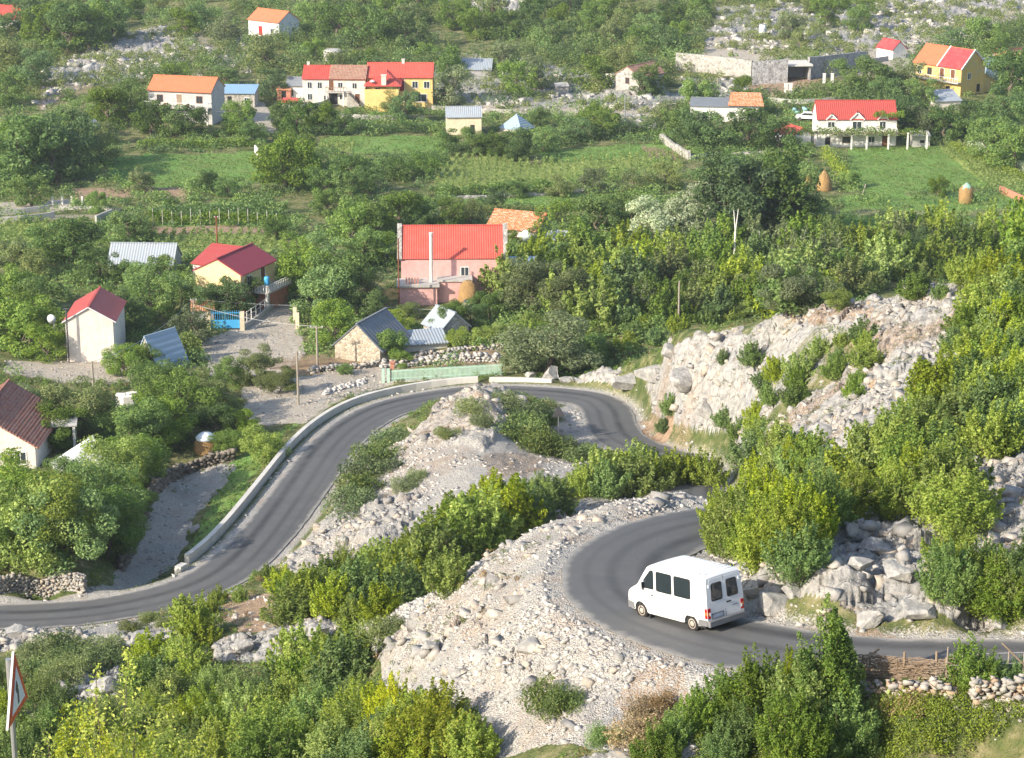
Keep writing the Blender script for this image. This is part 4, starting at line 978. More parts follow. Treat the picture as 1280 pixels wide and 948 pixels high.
MB().poly([(-6.5, -3.8, 4.4), (.6, -3.8, 4.4), (-2.4, 0, 6.6)]).poly([(.6, -3.8, 4.4), (.6, 3.4, 5.6), (-2.4, 3.2, 6.9), (-2.4, 0, 6.6)]).poly([(-6.5, 0, 4.6), (-6.5, -3.8, 4.4), (-2.4, 0, 6.6)]).poly([(-6.5, -3.8, 4.38), (-6.5, 0, 4.38), (.6, 0, 4.38), (.6, -3.8, 4.38)]).build('roof', M['redroof'], hy)
MB().box(-3.2, -2.3, -3.6, -2.9, 4.6, 6.4).box(-3.3, -2.2, -3.7, -2.8, 6.4, 6.55).build('chimney', M['palepink'], hy)
for xx in (-4.2, -.9): opening(hy, 'f', xx, 2.5, .8, 1.0, 'window', 6.2, 7); 
for ch in list(hy.children)[-2:]: ch.location = (0, -3.41, 0)
MB().lathe([(.5, 0), (.45, .15), (.1, .3)], 12, (-4.9, -3.2, 5.2)).build('satellite_dish', M['dishm'], hy)
# far sheds
house('shed', 'small grey sheet-metal shed among rocks right of the yellow house', 595, 95, 6.2, 4.5, 1.3, 1.3, -2, 'greywall', 'tin', 'mono', cat='shed', landmark='the grey sheet-metal shed')
house('shed', 'cream shed with a pale blue-grey ribbed roof above the vine hedge', 580, 169, 6.2, 4.4, 3.3, 1.3, 3, 'cream', 'tin', 'x', cat='shed', wins=[('f', 1.5, .4, .8, 1.4, 'hole')], landmark='the cream shed with ribbed roof')
def pyramid(name, label, px, py, w, dep, h, rot, mat, cat='shelter', base='concrete', bh=.5, px_off=0):
    p = raycast(px, py); r_ = empty(name, p, R(rot)); tag(r_, label, cat); a = w / 2; ax = px_off
    MB().box(-a * .92, a * .92, -dep * .46, dep * .46, -1.2, bh).build('wall', M[base], r_)
    A, B, C, D, E = (-a, -dep / 2, bh), (a, -dep / 2, bh), (a, dep / 2, bh), (-a, dep / 2, bh), (ax, 0, h)
    MB().poly([A, B, E]).poly([B, C, E]).poly([C, D, E]).poly([D, A, E]).poly([D, C, B, A]).build('roof', M[mat], r_); return r_
pyramid('hut', 'blue-grey pyramid-roofed hut beside the vine hedge', 646, 163, 5.0, 4.4, 3.0, -35, 'tin_blue', 'hut')
house('house', 'pale stone house with brown-red tiled roof standing alone among trees', 784, 112, 5.8, 8.0, 2.7, 1.7, -42, 'palestone', 'oldtile', 'y', wins=[('f', 0, 1.2, .8, 1.0, 'window', 'framebrown'), ('r', 3.5, 1.2, .8, .9)], landmark='the lone brown-roofed stone house', over=.3)
# low white house with orange tiles
hb = house('house', 'low white house half under grey flat roof, half orange tile', 905, 152, 12.4, 5.5, 2.7, .6, -6, 'white', 'slate', 'mono', wins=[('f', -3.5, .8, .9, .9), ('f', 1.5, .8, .9, .9)], landmark='the low orange-and-grey roofed house', over=.25)
MB().slab([(.6, -.4, 3.05), (7.2, -.4, 3.05), (6.6, 3.2, 4.9), (1.2, 3.2, 4.9)], .12).slab([(1.2, 3.2, 4.9), (6.6, 3.2, 4.9), (7.2, 6.2, 3.2), (.6, 6.2, 3.2)], .12).build('roof', M['orangetile'], hb)['label'] = 'orange clay tile half of the roof'
# house with dormers, pergola
hd = house('house', 'white house with long dull red roof and three pointed dormers', 1070, 184, 13.6, 6.5, 4.9, 2.5, 0, 'white', 'brick_red', landmark='the white house with pointed dormers', over=.3,
    wins=[('f', -4.4, 3.4, 1.1, .9), ('f', 0, 2.7, 1.5, 2.0), ('f', 4.4, 3.2, 1.0, 1.3), ('f', -4.9, .3, .9, 1.4, 'hole'), ('f', -1.6, .8, 1.4, .9, 'window', 'framebrown'), ('f', 2.6, .8, 1.0, 1.0), ('f', 4.9, .1, 1.0, 1.9, 'door', 'framebrown')])
for x_, s_ in ((-4.4, .85), (0, 1.15), (4.4, .85)):
    d_ = MB().poly([(x_ - s_, -.12, 4.4), (x_ + s_, -.12, 4.4), (x_ + s_, -.12, 4.9), (x_, -.12, 4.9 + s_), (x_ - s_, -.12, 4.9)]).build('dormer', M['white'], hd)
    MB().slab([(x_ - s_ - .15, 2.0, 4.85), (x_ - s_ - .15, -.35, 4.85), (x_, -.35, 5.0 + s_), (x_, 2.0, 5.0 + s_)], .1).slab([(x_, 2.0, 5.0 + s_), (x_, -.35, 5.0 + s_), (x_ + s_ + .15, -.35, 4.85), (x_ + s_ + .15, 2.0, 4.85)], .1).build('dormer_roof', M['brick_red'], d_)
    MB().slab([(x_ - s_ - .17, -.33, 4.86), (x_ - s_ - .17, -.38, 4.86), (x_, -.38, 5.03 + s_), (x_, -.33, 5.03 + s_)], .2).slab([(x_, -.33, 5.03 + s_), (x_, -.38, 5.03 + s_), (x_ + s_ + .17, -.38, 4.86), (x_ + s_ + .17, -.33, 4.86)], .2).build('bargeboard', M['frame'], d_)
balcony(hd, -4.3, 6.8, 2.5, 1.5, posts=False, solid=False)
house('shed', 'small grey shed on the field edge right of the pergola', 1151, 184, 3.0, 2.4, 1.9, .25, 0, 'concrete', 'concrete', 'mono', cat='shed', wins=[('f', .2, .7, .8, .5, 'hole')])
# red/blue shed
house('shed', 'small shed with scarlet roof and pale blue gable beside the orchard', 1002, 181, 3.8, 5.2, 1.7, 1.1, 28, 'stain', 'scarlet', 'y', cat='shed', landmark='the scarlet and blue shed')
# yellow right house
hr = house('house', 'tall ochre house with two-tone red-orange roof and white balcony', 1215, 118, 7.4, 11.5, 5.4, 3.0, 42, 'ochre', 'orangeroof_y', 'y', landmark='the tall ochre balcony house', over=.35,
    wins=[('l', 2.0, 3.0, 1.0, 1.9, 'door', 'framebrown'), ('l', 4.6, 3.0, 1.0, 1.9, 'door'), ('l', 7.6, 3.3, .9, 1.3, 'window', 'framebrown'), ('l', 10, 3.3, .9, 1.3), ('l', 3, .5, 1, 1.2, 'hole'), ('f', -1.2, 3.1, .9, 1.1), ('f', 1.8, .3, 1.0, 1.5, 'hole')])
MB().slab([(-4.06, 5.6, 5.24), (-4.06, -.14, 5.24), (.0, -.14, 8.6), (.0, 5.6, 8.6)], .1).slab([(.0, 5.6, 8.6), (.0, -.14, 8.6), (4.06, -.14, 5.24), (4.06, 5.6, 5.24)], .1).build('roof', M['redroof_x2'], hr)['label'] = 'crimson front half of the roof'
MB().slab([(-4.1, -.13, 5.27), (-4.1, -.33, 5.27), (0, -.33, 8.72), (0, -.13, 8.72)], .25).slab([(0, -.13, 8.72), (0, -.33, 8.72), (4.1, -.33, 5.27), (4.1, -.13, 5.27)], .25).slab([(-4.12, 5.75, 5.27), (-4.12, 5.5, 5.27), (0, 5.5, 8.72), (0, 5.75, 8.72)], .25).build('bargeboard', M['frame'], hr)
bl = MB().box(-5.0, -3.71, -.2, 11, 2.5, 2.7); bo = bl.build('balcony', M['concrete'], hr)
rl = MB().box(-5.0, -4.92, -.2, 11, 3.45, 3.55)
for i in range(19): rl.box(-5.0, -4.94, -.2 + i * .61, -.12 + i * .61, 2.7, 3.45)
rl.build('railing', M['whitepost'], bo)
an = MB().poly([(3.7, 0.5, -2), (8.2, 0.5, -2), (8.2, .5, 1.4), (3.7, .5, 3.6)]).poly([(8.2, .5, -2), (8.2, 6, -2), (8.2, 6, 1.4), (8.2, .5, 1.4)]); an.build('lean_to', M['ochre'], hr)
MB().slab([(3.71, 6.2, 3.7), (3.71, .3, 3.7), (8.4, .3, 1.42), (8.4, 6.2, 1.42)], .1).build('lean_to_roof', M['ochre'], hr)
house('shed', 'blue-grey shed tucked behind the tall ochre house', 1244, 100, 5.0, 4.0, 3.0, .6, 30, 'tin_blue', 'tin_blue', 'mono', cat='shed')
house('house', 'small white gabled house with dark red roof below rubble track', 1124, 74, 3.6, 5.2, 2.2, 1.5, 32, 'white', 'redroof_x2', 'y', landmark='the small white gabled house')
house('shed', 'pale blue sheet-roofed shed in the trees below the ochre house', 1184, 137, 5.4, 4.0, 1.6, 1.2, 14, 'palepink', 'tin', 'mono', cat='shed')
house('house', 'orange-roofed house half hidden behind the tall ochre house', 1262, 78, 6.6, 5, 1.6, .8, 10, 'palepink', 'orangetile', 'x')
# middle distance
hp = house('barn', 'low barn with patchy orange clay tiles behind the pink house', 640, 296, 7.6, 6.5, 1.1, 1.7, -22, 'palepink', 'orangetile', 'x', cat='barn', landmark='the orange-tiled barn', wins=[('r', 3.2, .3, .9, 1.4, 'hole')])
hh = house('house', 'salmon pink house with scarlet tiled roof, white pole and annexe', 566, 372, 12.6, 7.5, 5.0, 3.1, 1.5, 'pink', 'scarlet', over=.2, landmark='the pink house',
    wins=[('f', 1.5, 2.6, .9, 1.2), ('f', -1.8, .5, 1.0, 1.3, 'window'), ('r', 3, 2.5, 1, 1.2)])
for s_ in (-1, 1):
    MB().slab([(s_ * 6.5 - .28, -.35, 5.0), (s_ * 6.5 + .28, -.35, 5.0), (s_ * 6.5 + .28, 3.75, 8.5), (s_ * 6.5 - .28, 3.75, 8.5)], .35).slab([(s_ * 6.5 - .28, 3.75, 8.5), (s_ * 6.5 + .28, 3.75, 8.5), (s_ * 6.5 + .28, 7.8, 5.0), (s_ * 6.5 - .28, 7.8, 5.0)], .35).build('parapet', M['palestone'], hh)
an = MB().box(-6.5, -1.9, -3.2, -.02, -2.5, 2.2); an.build('annexe', M['pink'], hh)
MB().box(-6.8, -1.6, -3.5, -.01, 2.2, 2.5).build('terrace', M['concrete'], hh)
pk = MB()
for i in range(5): pk.box(-5.7 + i * .35, -5.55 + i * .35, -2.9, -2.75, 2.5, 3.3)
pk.build('parapet_posts', M['pinkbrick'], hh)
MB().box(-1.9, 2.4, -2.4, -.02, 2.6, 2.8).build('porch_roof', M['concrete'], hh); MB().box(-1.9, 2.2, -2.2, -.03, -2.4, 2.6).build('porch', M['pink'], hh)
MB().tube([(-2.6, -1.9, 2.5), (-2.6, -1.9, 8.4)], .19, 12).tube([(-2.6, -1.9, 8.4), (-2.6, -1.9, 8.65)], .24, 12).build('flue', M['whitepost'], hh, smooth=False)
MB().box(6.3, 10.0, .5, 3.5, -2, 4.0).build('side_wing', M['pink'], hh); MB().box(6.7, 10.3, .2, 3.9, 4.0, 4.2).build('side_terrace', M['tin_blue'], hh)
p_ = raycast(499, 388); tag(MB().tube([(0, 0, -.5), (0, 0, 8.9)], .09, 8).build('iron_pole', M['rust'], None, loc=p_), 'rusty iron pole at the left corner of the pink house', 'pole')
# maroon roof house
hm_ = house('house', 'yellow gabled house with maroon roof and white balcony by blue gate', 274, 388, 6.2, 8.2, 4.7, 1.55, -24, 'paleyellow', 'maroon', 'y', landmark='the maroon-roofed house', over=.35,
    wins=[('f', 1.6, 1.0, 1, 1.2), ('f', -1.6, 1.0, 1, 1.2), ('r', 2.0, 2.9, .9, 1.2), ('r', 5.2, 2.5, 1.0, 1.9, 'door')])
MB().box(3.11, 5.4, 2.4, 8.2, 1.9, 2.1).build('balcony', M['concrete'], hm_)
rl = MB().box(5.3, 5.4, 2.4, 8.2, 2.9, 3.0).box(3.11, 5.4, 2.4, 2.5, 2.9, 3.0)
for i in range(14): rl.box(5.32, 5.38, 2.5 + i * .42, 2.6 + i * .42, 2.1, 2.9)
for i in range(6): rl.box(3.2 + i * .38, 3.3 + i * .38, 2.42, 2.48, 2.1, 2.9)
rl.build('railing', M['whitepost'], hm_)
MB().box(4.95, 5.3, 2.5, 2.85, -2.5, 1.9).build('post', M['whitepost'], hm_)
MB().box(3.12, 5.0, 3.4, 8.0, -2.2, 1.9).build('ground_floor_wing', M['pinkbrick'], hm_)
tag(MB().lathe([(.28, 0), (.34, .2), (.34, .8), (.28, 1.0), (.1, 1.08)], 14).build('water_barrel', M['bluepaint'], None, loc=hm_.matrix_basis @ Vector((5.1, 2.7, 3.0)), smooth=True), 'blue plastic barrel on the corner of the white balcony', 'barrel')
hm2 = house('shed', 'low side building with bright red roof left of maroon roof', 262, 360, 4.6, 4.6, 3.0, 1.2, -24, 'palepink', 'redroof_y', 'mono', cat='outbuilding')
house('shed', 'long low barn with pale ribbed metal roof behind the dark walnut', 176, 343, 8.4, 5.6, 1.3, 2.0, -3, 'palestone', 'tin', 'x', cat='barn', landmark='the pale metal-roofed barn')
# white gable house on the left
hg = house('house', 'tall white gable house with red roof, grey trim and dark flue', 114, 452, 5.2, 8.5, 4.6, 1.5, 1, 'palepink', 'redroof_y', 'y', landmark='the tall white gable house', over=.35)
MB().slab([(-2.97, -.12, 4.54), (-2.97, -.2, 4.54), (0, -.2, 6.25), (0, -.12, 6.25)], .12).slab([(0, -.12, 6.25), (0, -.2, 6.25), (2.97, -.2, 4.54), (2.97, -.12, 4.54)], .12).build('bargeboard', M['stain'], hg)
MB().tube([(-2.3, -.75, -1), (-2.3, -.75, 6.2)], .09, 8).tube([(-2.6, -.75, 6.2), (-2.0, -.75, 6.2)], .06, 6).build('flue', M['darkmetal'], hg)
MB().box(2.2, 3.2, -1.4, -.02, -.6, .9).build('step', M['concrete'], hg)
sd = MB().lathe([(.05, .0), (.25, .04), (.42, .14), (.54, .3)], 18); sd.V = [(v[0], -v[2], v[1]) for v in sd.V]
p_ = hg.matrix_basis @ Vector((-4.0, .4, 4.8)); so2 = empty('satellite_dish', p_, R(-20)); tag(so2, 'large round white satellite dish left of the white gable house', 'satellite dish')
sd.build('dish', M['dishm'], so2, smooth=True); MB().tube([(0, 0.1, 0), (0, .3, -5.3)], .06, 8).build('mast', M['galv'], so2)
# A-frame roofs and left edge
def tentroof(name, label, px, py, w, dep, h, rot, mat, cat='shed', gmat='palestone', landmark=None):
    p = raycast(px, py); r_ = empty(name, p, R(rot)); tag(r_, label, cat); a = w / 2
    MB().poly([(-a + .15, .1, -1), (a - .15, .1, -1), (0, .1, h - .25)]).poly([(a - .15, dep - .1, -1), (-a + .15, dep - .1, -1), (0, dep - .1, h - .25)]).build('gable', M[gmat], r_)
    MB().slab([(-a, dep, 0), (-a, 0, 0), (0, 0, h), (0, dep, h)], .1).slab([(0, dep, h), (0, 0, h), (a, 0, 0), (a, dep, 0)], .1).build('roof', M[mat], r_)
    if landmark: mark(px, py, landmark)
    return r_
tentroof('shed', 'steep grey tent-like roof right of the white gable house', 182, 462, 4.4, 4.6, 3.8, -38, 'tin_blue')
pyramid('shelter', 'pale grey steep tent roof among trees near left edge', 99, 585, 4.6, 4.2, 3.0, 20, 'stain', px_off=1.4, bh=.1)
hq = house('house', 'house with worn dark red tiled roof cut by the left edge', -20, 582, 9.6, 10.5, 1.9, 2.9, -2, 'palepink', 'darktile', 'y', landmark='the worn red-tiled house', over=.4, wins=[('f', 3.4, .2, 1.0, 1.1)])
p_ = raycast(66, 560); pr_ = empty('open_shed', p_, R(8)); tag(pr_, 'open lean-to on white posts with pale flat roof under trees', 'lean-to')
MB().slab([(-2.4, -1.2, 2.5), (2.4, -1.2, 2.5), (2.4, 1.6, 2.8), (-2.4, 1.6, 2.8)], .12).build('roof', M['concrete'], pr_)
for x_, y_ in ((-2.1, -1), (2.1, -1), (-2.1, 1.4), (2.1, 1.4)): MB().box(x_ - .12, x_ + .12, y_ - .12, y_ + .12, -.6, 2.38).build('post', M['whitepost'], pr_)
# stone cottage
hc = house('cottage', 'small stone cottage with steep grey ribbed roof by rubble yard', 447, 452, 5.6, 7.0, 1.7, 2.5, -24, 'cotstone', 'slate', 'y', cat='cottage', landmark='the stone cottage', over=.4, rt=.1)
# grey roofed sheds behind green fence
house('shed', 'stone shed with blue-grey sheet roof below the pink house', 541, 421, 4.0, 3.6, 1.3, 1.6, -56, 'palestone', 'tin', 'x', cat='shed', landmark='the grey sheds')
house('shed', 'low shed with slanting grey sheet roof behind the stone rubble', 532, 438, 5.0, 2.8, .8, .6, 14, 'palepink', 'tin', 'mono', cat='shed')
house('hut', 'little roofed store on posts right of the orange-tiled barn', 713, 302, 1.4, 1.4, 1.2, .3, 5, 'brown', 'tin', 'mono', cat='store')
house('shed', 'broken grey concrete slabs of a fallen shed right of barn', 690, 312, 3.6, 2.6, .9, .9, -30, 'concrete', 'tin', 'mono', cat='ruin')
sd = MB().lathe([(.05, .0), (.35, .05), (.62, .2), (.78, .42)], 18); sd.V = [(v[0], -v[2], v[1]) for v in sd.V]
p_ = raycast(660, 318); so3 = empty('satellite_dish', p_ + Vector((0, 0, 2.6)), R(-40)); tag(so3, 'grey-blue satellite dish below the orange-tiled barn', 'satellite dish'); sd.build('dish', M['tarpw'], so3, smooth=True); MB().tube([(0, .1, 0), (0, .2, -2.9)], .05, 6).build('mast', M['galv'], so3)
house('hut', 'tiny tiled gate hut beside the blue gate', 254, 404, 2.6, 2.0, 1.6, .5, 6, 'greywall', 'orangetile', 'mono', cat='hut')
# rubble-side buildings
house('shed', 'pale block hut among boulders left of the lone stone house', 703, 118, 2.4, 2.2, 1.6, .2, 8, 'palestone', 'concrete', 'mono', cat='hut')

# ================================================================ walls
def wall_path(name, label, pp, h, t, mat, cat='wall', base=1.0, world=False, tops=None, cap=None, rough=0., group=None, nseg=1):
    """a wall standing on the ground along points of the photograph"""
    P = [raycast(a, b) for a, b in pp] if not world else [Vector(q) for q in pp]
    pts = catmull([tuple(p) for p in P], .5 if rough else 1.5) if len(P) > 2 else np.array([np.array(P[0]) * (1 - k) + np.array(P[1]) * k for k in np.linspace(0, 1, max(2, int((P[1] - P[0]).length / (.5 if rough else 3))))])
    o = pts[0].copy(); n = len(pts); T = np.gradient(pts[:, :2], axis=0); T /= np.linalg.norm(T, axis=1)[:, None]; N = np.stack([-T[:, 1], T[:, 0]], 1)
    zt = np.array([gz(p[0], p[1]) for p in pts]) if not world else pts[:, 2]
    k = np.ones(7) / 7; zs = np.convolve(np.pad(zt, 3, 'edge'), k, 'valid') if n > 7 else zt
    hh_ = np.full(n, h) if tops is None else np.interp(np.linspace(0, 1, n), np.linspace(0, 1, len(tops)), tops)
    if rough: hh_ = hh_ + rough * fbm(np.arange(n) * .35, np.full(n, pp[0][0] * .1), 3, 3)
    prof = [(-t / 2, -base, 0), (-t / 2, 0.0, .5), (-t / 2 * .9, 0, 1), (t / 2 * .9, 0, 1), (t / 2, 0, .5), (t / 2, -base, 0)]
    V = []; F = []; m = len(prof)
    for i in range(n):
        for x, zb, zf in prof:
            jx = rough * .35 * (random.random() - .5)
            V.append((pts[i, 0] + N[i, 0] * (x + jx) - o[0], pts[i, 1] + N[i, 1] * (x + jx) - o[1], zs[i] + zb * (zf == 0) + hh_[i] * zf + (rough * .3 * (random.random() - .5) if zf else 0) - o[2]))
    for i in range(n - 1):
        for q in range(m): F.append((i * m + q, i * m + (q + 1) % m, (i + 1) * m + (q + 1) % m, (i + 1) * m + q))
    F += [tuple(range(m)), tuple((n - 1) * m + q for q in reversed(range(m)))]
    b = MB(); b.V = V; b.F = F
    bm = b.build(name, M[mat], None, loc=tuple(o)); me = bm.data
    x = bmesh.new(); x.from_mesh(me); bmesh.ops.recalc_face_normals(x, faces=x.faces); x.to_mesh(me); x.free()
    return tag(bm, label, cat, group)
def stones_wall(name, label, pp, h, t, size, mats, cat='wall', seed=1, group=None, rows=None, base=.3):
    """dry stone wall: every stone a faceted lump, all in one wall mesh"""
    r = np.random.default_rng(seed); P = [raycast(a, b) for a, b in pp]
    pts = catmull([tuple(p) for p in P], size * .9) if len(P) > 2 else np.array([np.array(P[0]) * (1 - k) + np.array(P[1]) * k for k in np.linspace(0, 1, max(2, int((P[1] - P[0]).length / (size * .9))))])
    o = pts[0].copy(); Vs, Fs, of = [], [], 0
    rows = rows or int(h / (size * .62)) + 1; across = max(1, int(t / size))
    for i, p in enumerate(pts):
        zg = gz(p[0], p[1])
        for k in range(rows):
            if k == rows - 1 and r.random() < .35: continue
            for c_ in range(across):
                d = np.array([r.normal(0, .16) * size + (k % 2) * size * .45, (c_ - (across - 1) / 2) * size * .95 + r.normal(0, .12) * size, -base + k * size * .62 + r.normal(0, .05) * size])
                V, F = lump(r, size * r.uniform(.42, .82)); 
                V = V + d + np.array([p[0], p[1], zg]) - o; Vs.append(V); Fs.append(F + of); of += len(V)
    me = mesh_np(name, np.concatenate(Vs), np.concatenate(Fs)); ob = link(name, me, mats, None, tuple(o)); return tag(ob, label, cat, group)
CUBE_V = np.array([(x, y, z) for z in (-1, 1) for x, y in ((-1, -1), (1, -1), (1, 1), (-1, 1))], float) * .72
CUBE_F = np.array([(0, 3, 2, 1), (4, 5, 6, 7), (0, 1, 5, 4), (1, 2, 6, 5), (2, 3, 7, 6), (3, 0, 4, 7)])
CUBE_T = np.array([t_ for q in CUBE_F for t_ in ((q[0], q[1], q[2]), (q[0], q[2], q[3]))])
def lump(r, s, flat=.75):
    """a broken stone: a block with every corner knocked about, turned at random"""
    V = CUBE_V * r.uniform(.62, 1.15, (8, 1)) + r.uniform(-.22, .22, (8, 3))
    a, b_ = r.uniform(0, 6.28), r.uniform(-.5, .5); ca, sa, cb, sb = math.cos(a), math.sin(a), math.cos(b_), math.sin(b_)
    V = V @ np.array([[1, 0, 0], [0, cb, -sb], [0, sb, cb]]) @ np.array([[ca, -sa, 0], [sa, ca, 0], [0, 0, 1]])
    return V * s * np.array([r.uniform(.85, 1.3), r.uniform(.8, 1.1), flat * r.uniform(.8, 1.1)]), CUBE_T
def mat_rubble(name, a, b, c_):
    t = NT(name); P = t.n('ShaderNodeNewGeometry'); ps = P.outputs['Position']; isl = P.outputs['Random Per Island']
    n = t.noise(3, 5, ps); cl = t.ramp(isl, [(.1, a), (.5, b), (.85, c_)]); cl = t.mix(t.val(n, .35, .6, .5, 0), cl, tuple(x * .65 for x in a)); t.bsdf(cl, .95, t.noise(9, 4, ps), .6, .05, .15); return t.m
M['drystone'] = mat_rubble('dry_stones', (.26, .25, .24), (.42, .40, .37), (.46, .39, .31)); M['shadestone'] = mat_rubble('shade_toned_dry_stones', (.15, .13, .11), (.22, .19, .16), (.28, .24, .20)); M['limestone'] = mat_rubble('limestone_rubble', (.32, .305, .29), (.50, .475, .44), (.56, .52, .47))
M['gardenstone'] = mat_rubble('garden_wall_stones', (.34, .32, .29), (.48, .44, .39), (.42, .29, .19)); M['whitestone'] = mat_rubble('white_rubble', (.54, .52, .49), (.66, .64, .60), (.56, .48, .40))

# parapet along the valley road: follows the road on its outer side
def road_side(i0, i1, off):
    C = road_f[i0:i1]; T = np.gradient(C[:, :2], axis=0); T /= np.linalg.norm(T, axis=1)[:, None]; N = np.stack([-T[:, 1], T[:, 0]], 1)
    Q = C.copy(); Q[:, :2] += N * off; return Q
RF = np.array([proj(*q)[:2] for q in road_f])
def ridx(px, py): return int(np.argmin(np.hypot(RF[:, 0] - px, RF[:, 1] - py) + 1e3 * (road_f[:, 1] < 150)))
def parapet(name, label, a, b, off, h, t, mat, hs=None):
    i0, i1 = sorted((ridx(*a), ridx(*b))); Q = road_side(i0, i1, off)[::3]
    T = np.gradient(Q[:, :2], axis=0); T /= np.linalg.norm(T, axis=1)[:, None]; N = np.stack([-T[:, 1], T[:, 0]], 1)
    o = Q[0].copy(); n = len(Q); hh_ = np.full(n, h) if hs is None else np.interp(np.linspace(0, 1, n), np.linspace(0, 1, len(hs)), hs)
    b_ = MB(); prof = [(-t / 2, -1.6), (-t / 2, 1), (t / 2, 1), (t / 2, -1.6)]
    for i in range(n):
        for x, z in prof: b_.V.append((Q[i, 0] + N[i, 0] * x - o[0], Q[i, 1] + N[i, 1] * x - o[1], Q[i, 2] + (hh_[i] if z == 1 else z) - o[2]))
    for i in range(n - 1):
        for q in range(4): b_.F.append((i * 4 + q, i * 4 + (q + 1) % 4, (i + 1) * 4 + (q + 1) % 4, (i + 1) * 4 + q))
    b_.F += [(0, 1, 2, 3), ((n - 1) * 4 + 3, (n - 1) * 4 + 2, (n - 1) * 4 + 1, (n - 1) * 4)]
    ob = b_.build(name, M[mat], None, loc=tuple(o)); x = bmesh.new(); x.from_mesh(ob.data); bmesh.ops.recalc_face_normals(x, faces=x.faces); x.to_mesh(ob.data); x.free()
    return tag(ob, label, 'wall')
_side = 1
_i = ridx(364, 630); _q = road_side(_i - 3, _i + 3, 1.)[3]; _side = 1 if proj(*_q)[0] < 364 else -1   # which side is outward here
M['parapet'] = mat_plain('parapet_concrete', (.60, .57, .52), dirt=(.46, .43, .38), scale=1.2)
parapet('parapet_wall', 'long curved pale concrete parapet along the outer edge of the road', (282, 700), (600, 489), _side * 4.0, .55, .42, 'parapet')
parapet('parapet_wall', 'low pale kerb wall between the road and the boulder pile', (604, 490), (668, 492), _side * 4.2, .35, .4, 'parapet')
parapet('parapet_wall', 'short detached white concrete block at the end of parapet', (254, 727), (274, 712), _side * 3.5, .35, .6, 'parapet')
mark(330, 600, 'the road parapet')
# green railing with gate pillars
g0, g1 = raycast(488, 478), raycast(628, 470)
gf = empty('green_fence', g0); tag(gf, 'pale green slatted metal fence on low wall beside the road', 'fence'); dv = g1 - g0; Lg = dv.length; gf.rotation_euler = (0, 0, math.atan2(dv.y, dv.x)); dz_ = dv.z / Lg
sl = MB(); n_ = 88
for i in range(n_):
    x_ = .1 + (Lg - .2) * i / n_; sl.box(x_, x_ + .09, -.02, .02, .15 + dz_ * x_, 1.35 + dz_ * x_)
sl.build('slats', M['greenfence'], gf)
MB().slab([(0, -.04, .42), (Lg, -.04, .42 + dv.z), (Lg, .05, .42 + dv.z), (0, .05, .42)], .07).slab([(0, -.04, 1.22), (Lg, -.04, 1.22 + dv.z), (Lg, .05, 1.22 + dv.z), (0, .05, 1.22)], .07).build('rails', M['greenfence'], gf)
MB().slab([(0, -.18, .12), (Lg, -.18, .12 + dv.z), (Lg, .18, .12 + dv.z), (0, .18, .12)], 1.0).build('base_wall', M['concrete'], gf)
for x_ in (-.75, -.2): MB().box(x_ - .16, x_ + .16, -.16, .16, -.5, 1.5).build('pillar', M['greenfence'], gf)
MB().box(.0, .4, .3, .7, -.5, 2.0).box(-.1, .5, .2, .8, 2.0, 2.15).build('pillar', M['pinkbrick'], gf)['label'] = 'brick pillar with pale cap'
mark(558, 470, 'the green fence')
stones_wall('rubble_wall', 'pale stone rubble wall running behind the green fence', [(478, 460), (540, 455), (622, 452)], 1.1, 1.6, .42, M['limestone'], seed=3)
stones_wall('rubble_wall', 'second stone rubble wall uphill below the grey shed roofs', [(520, 447), (560, 442), (628, 436)], .9, 1.0, .4, M['drystone'], seed=4)
stones_wall('dry_stone_wall', 'grey dry stone wall from the wooden fence to the stone cottage', [(388, 466), (430, 462), (486, 456)], .9, 1.0, .42, M['drystone'], seed=5)
stones_wall('rubble_heap', 'white rubble heap on the dirt yard beside the parapet', [(408, 492), (432, 484), (455, 478)], .5, 2.0, .34, M['whitestone'], seed=6, cat='rubble heap')
stones_wall('dry_stone_wall', 'sunlit dry stone wall below the big tree by the road', [(-14, 744), (50, 744), (104, 740)], 1.6, .9, .28, M['drystone'], seed=7)
stones_wall('dry_stone_wall', 'dark shaded dry stone bank curving along the stony stream bed', [(150, 712), (172, 665), (190, 620), (225, 595), (290, 575)], 1.5, 1.0, .42, M['shadestone'], seed=8)  # the bank's shade is put into its darker stone colours
stones_wall('dry_stone_wall', 'short garden stone wall under the wattle fence', [(1074, 872), (1110, 874), (1186, 878)], 1.0, .5, .24, M['gardenstone'], seed=9)
stones_wall('dry_stone_wall', 'garden stone wall with ochre stones near lower right corner', [(1216, 880), (1262, 882), (1320, 884)], 1.2, .5, .24, M['gardenstone'], seed=10)
mark(1150, 862, 'the wattle fence')
# village retaining walls with garage
wall_path('stone_wall', 'long pale stone retaining wall running left from the garage', [(845, 88), (890, 92), (940, 98)], 3.6, .6, 'palestone', base=2)
gw = raycast(1000, 96)
def span(pa, pb): a, b = raycast(*pa), raycast(*pb); return a, b
a_, b_ = span((942, 108), (988, 103)); 
wall_path('stone_wall', 'grey stone block wall on the left side of the garage', [(940, 107), (984, 103)], 4.6, .8, 'greystone', base=2)
wall_path('stone_wall', 'grey stone wall tapering right from the garage', [(1010, 99), (1040, 94), (1082, 84)], 0, .6, 'greystone', base=2, tops=[4.4, 3.9, 3.2])
for px_, py_, r_c in ((870, 92, 7), (910, 96, 7), (950, 106, 7), (985, 106, 8), (1010, 104, 7), (1045, 98, 6), (1075, 90, 6), (1030, 240, 4), (1207, 256, 3), (258, 568, 3), (590, 385, 4)):
    q = raycast(px_, py_); BUILT.append((q[0], q[1] - (6 if py_ < 120 else 3), r_c))
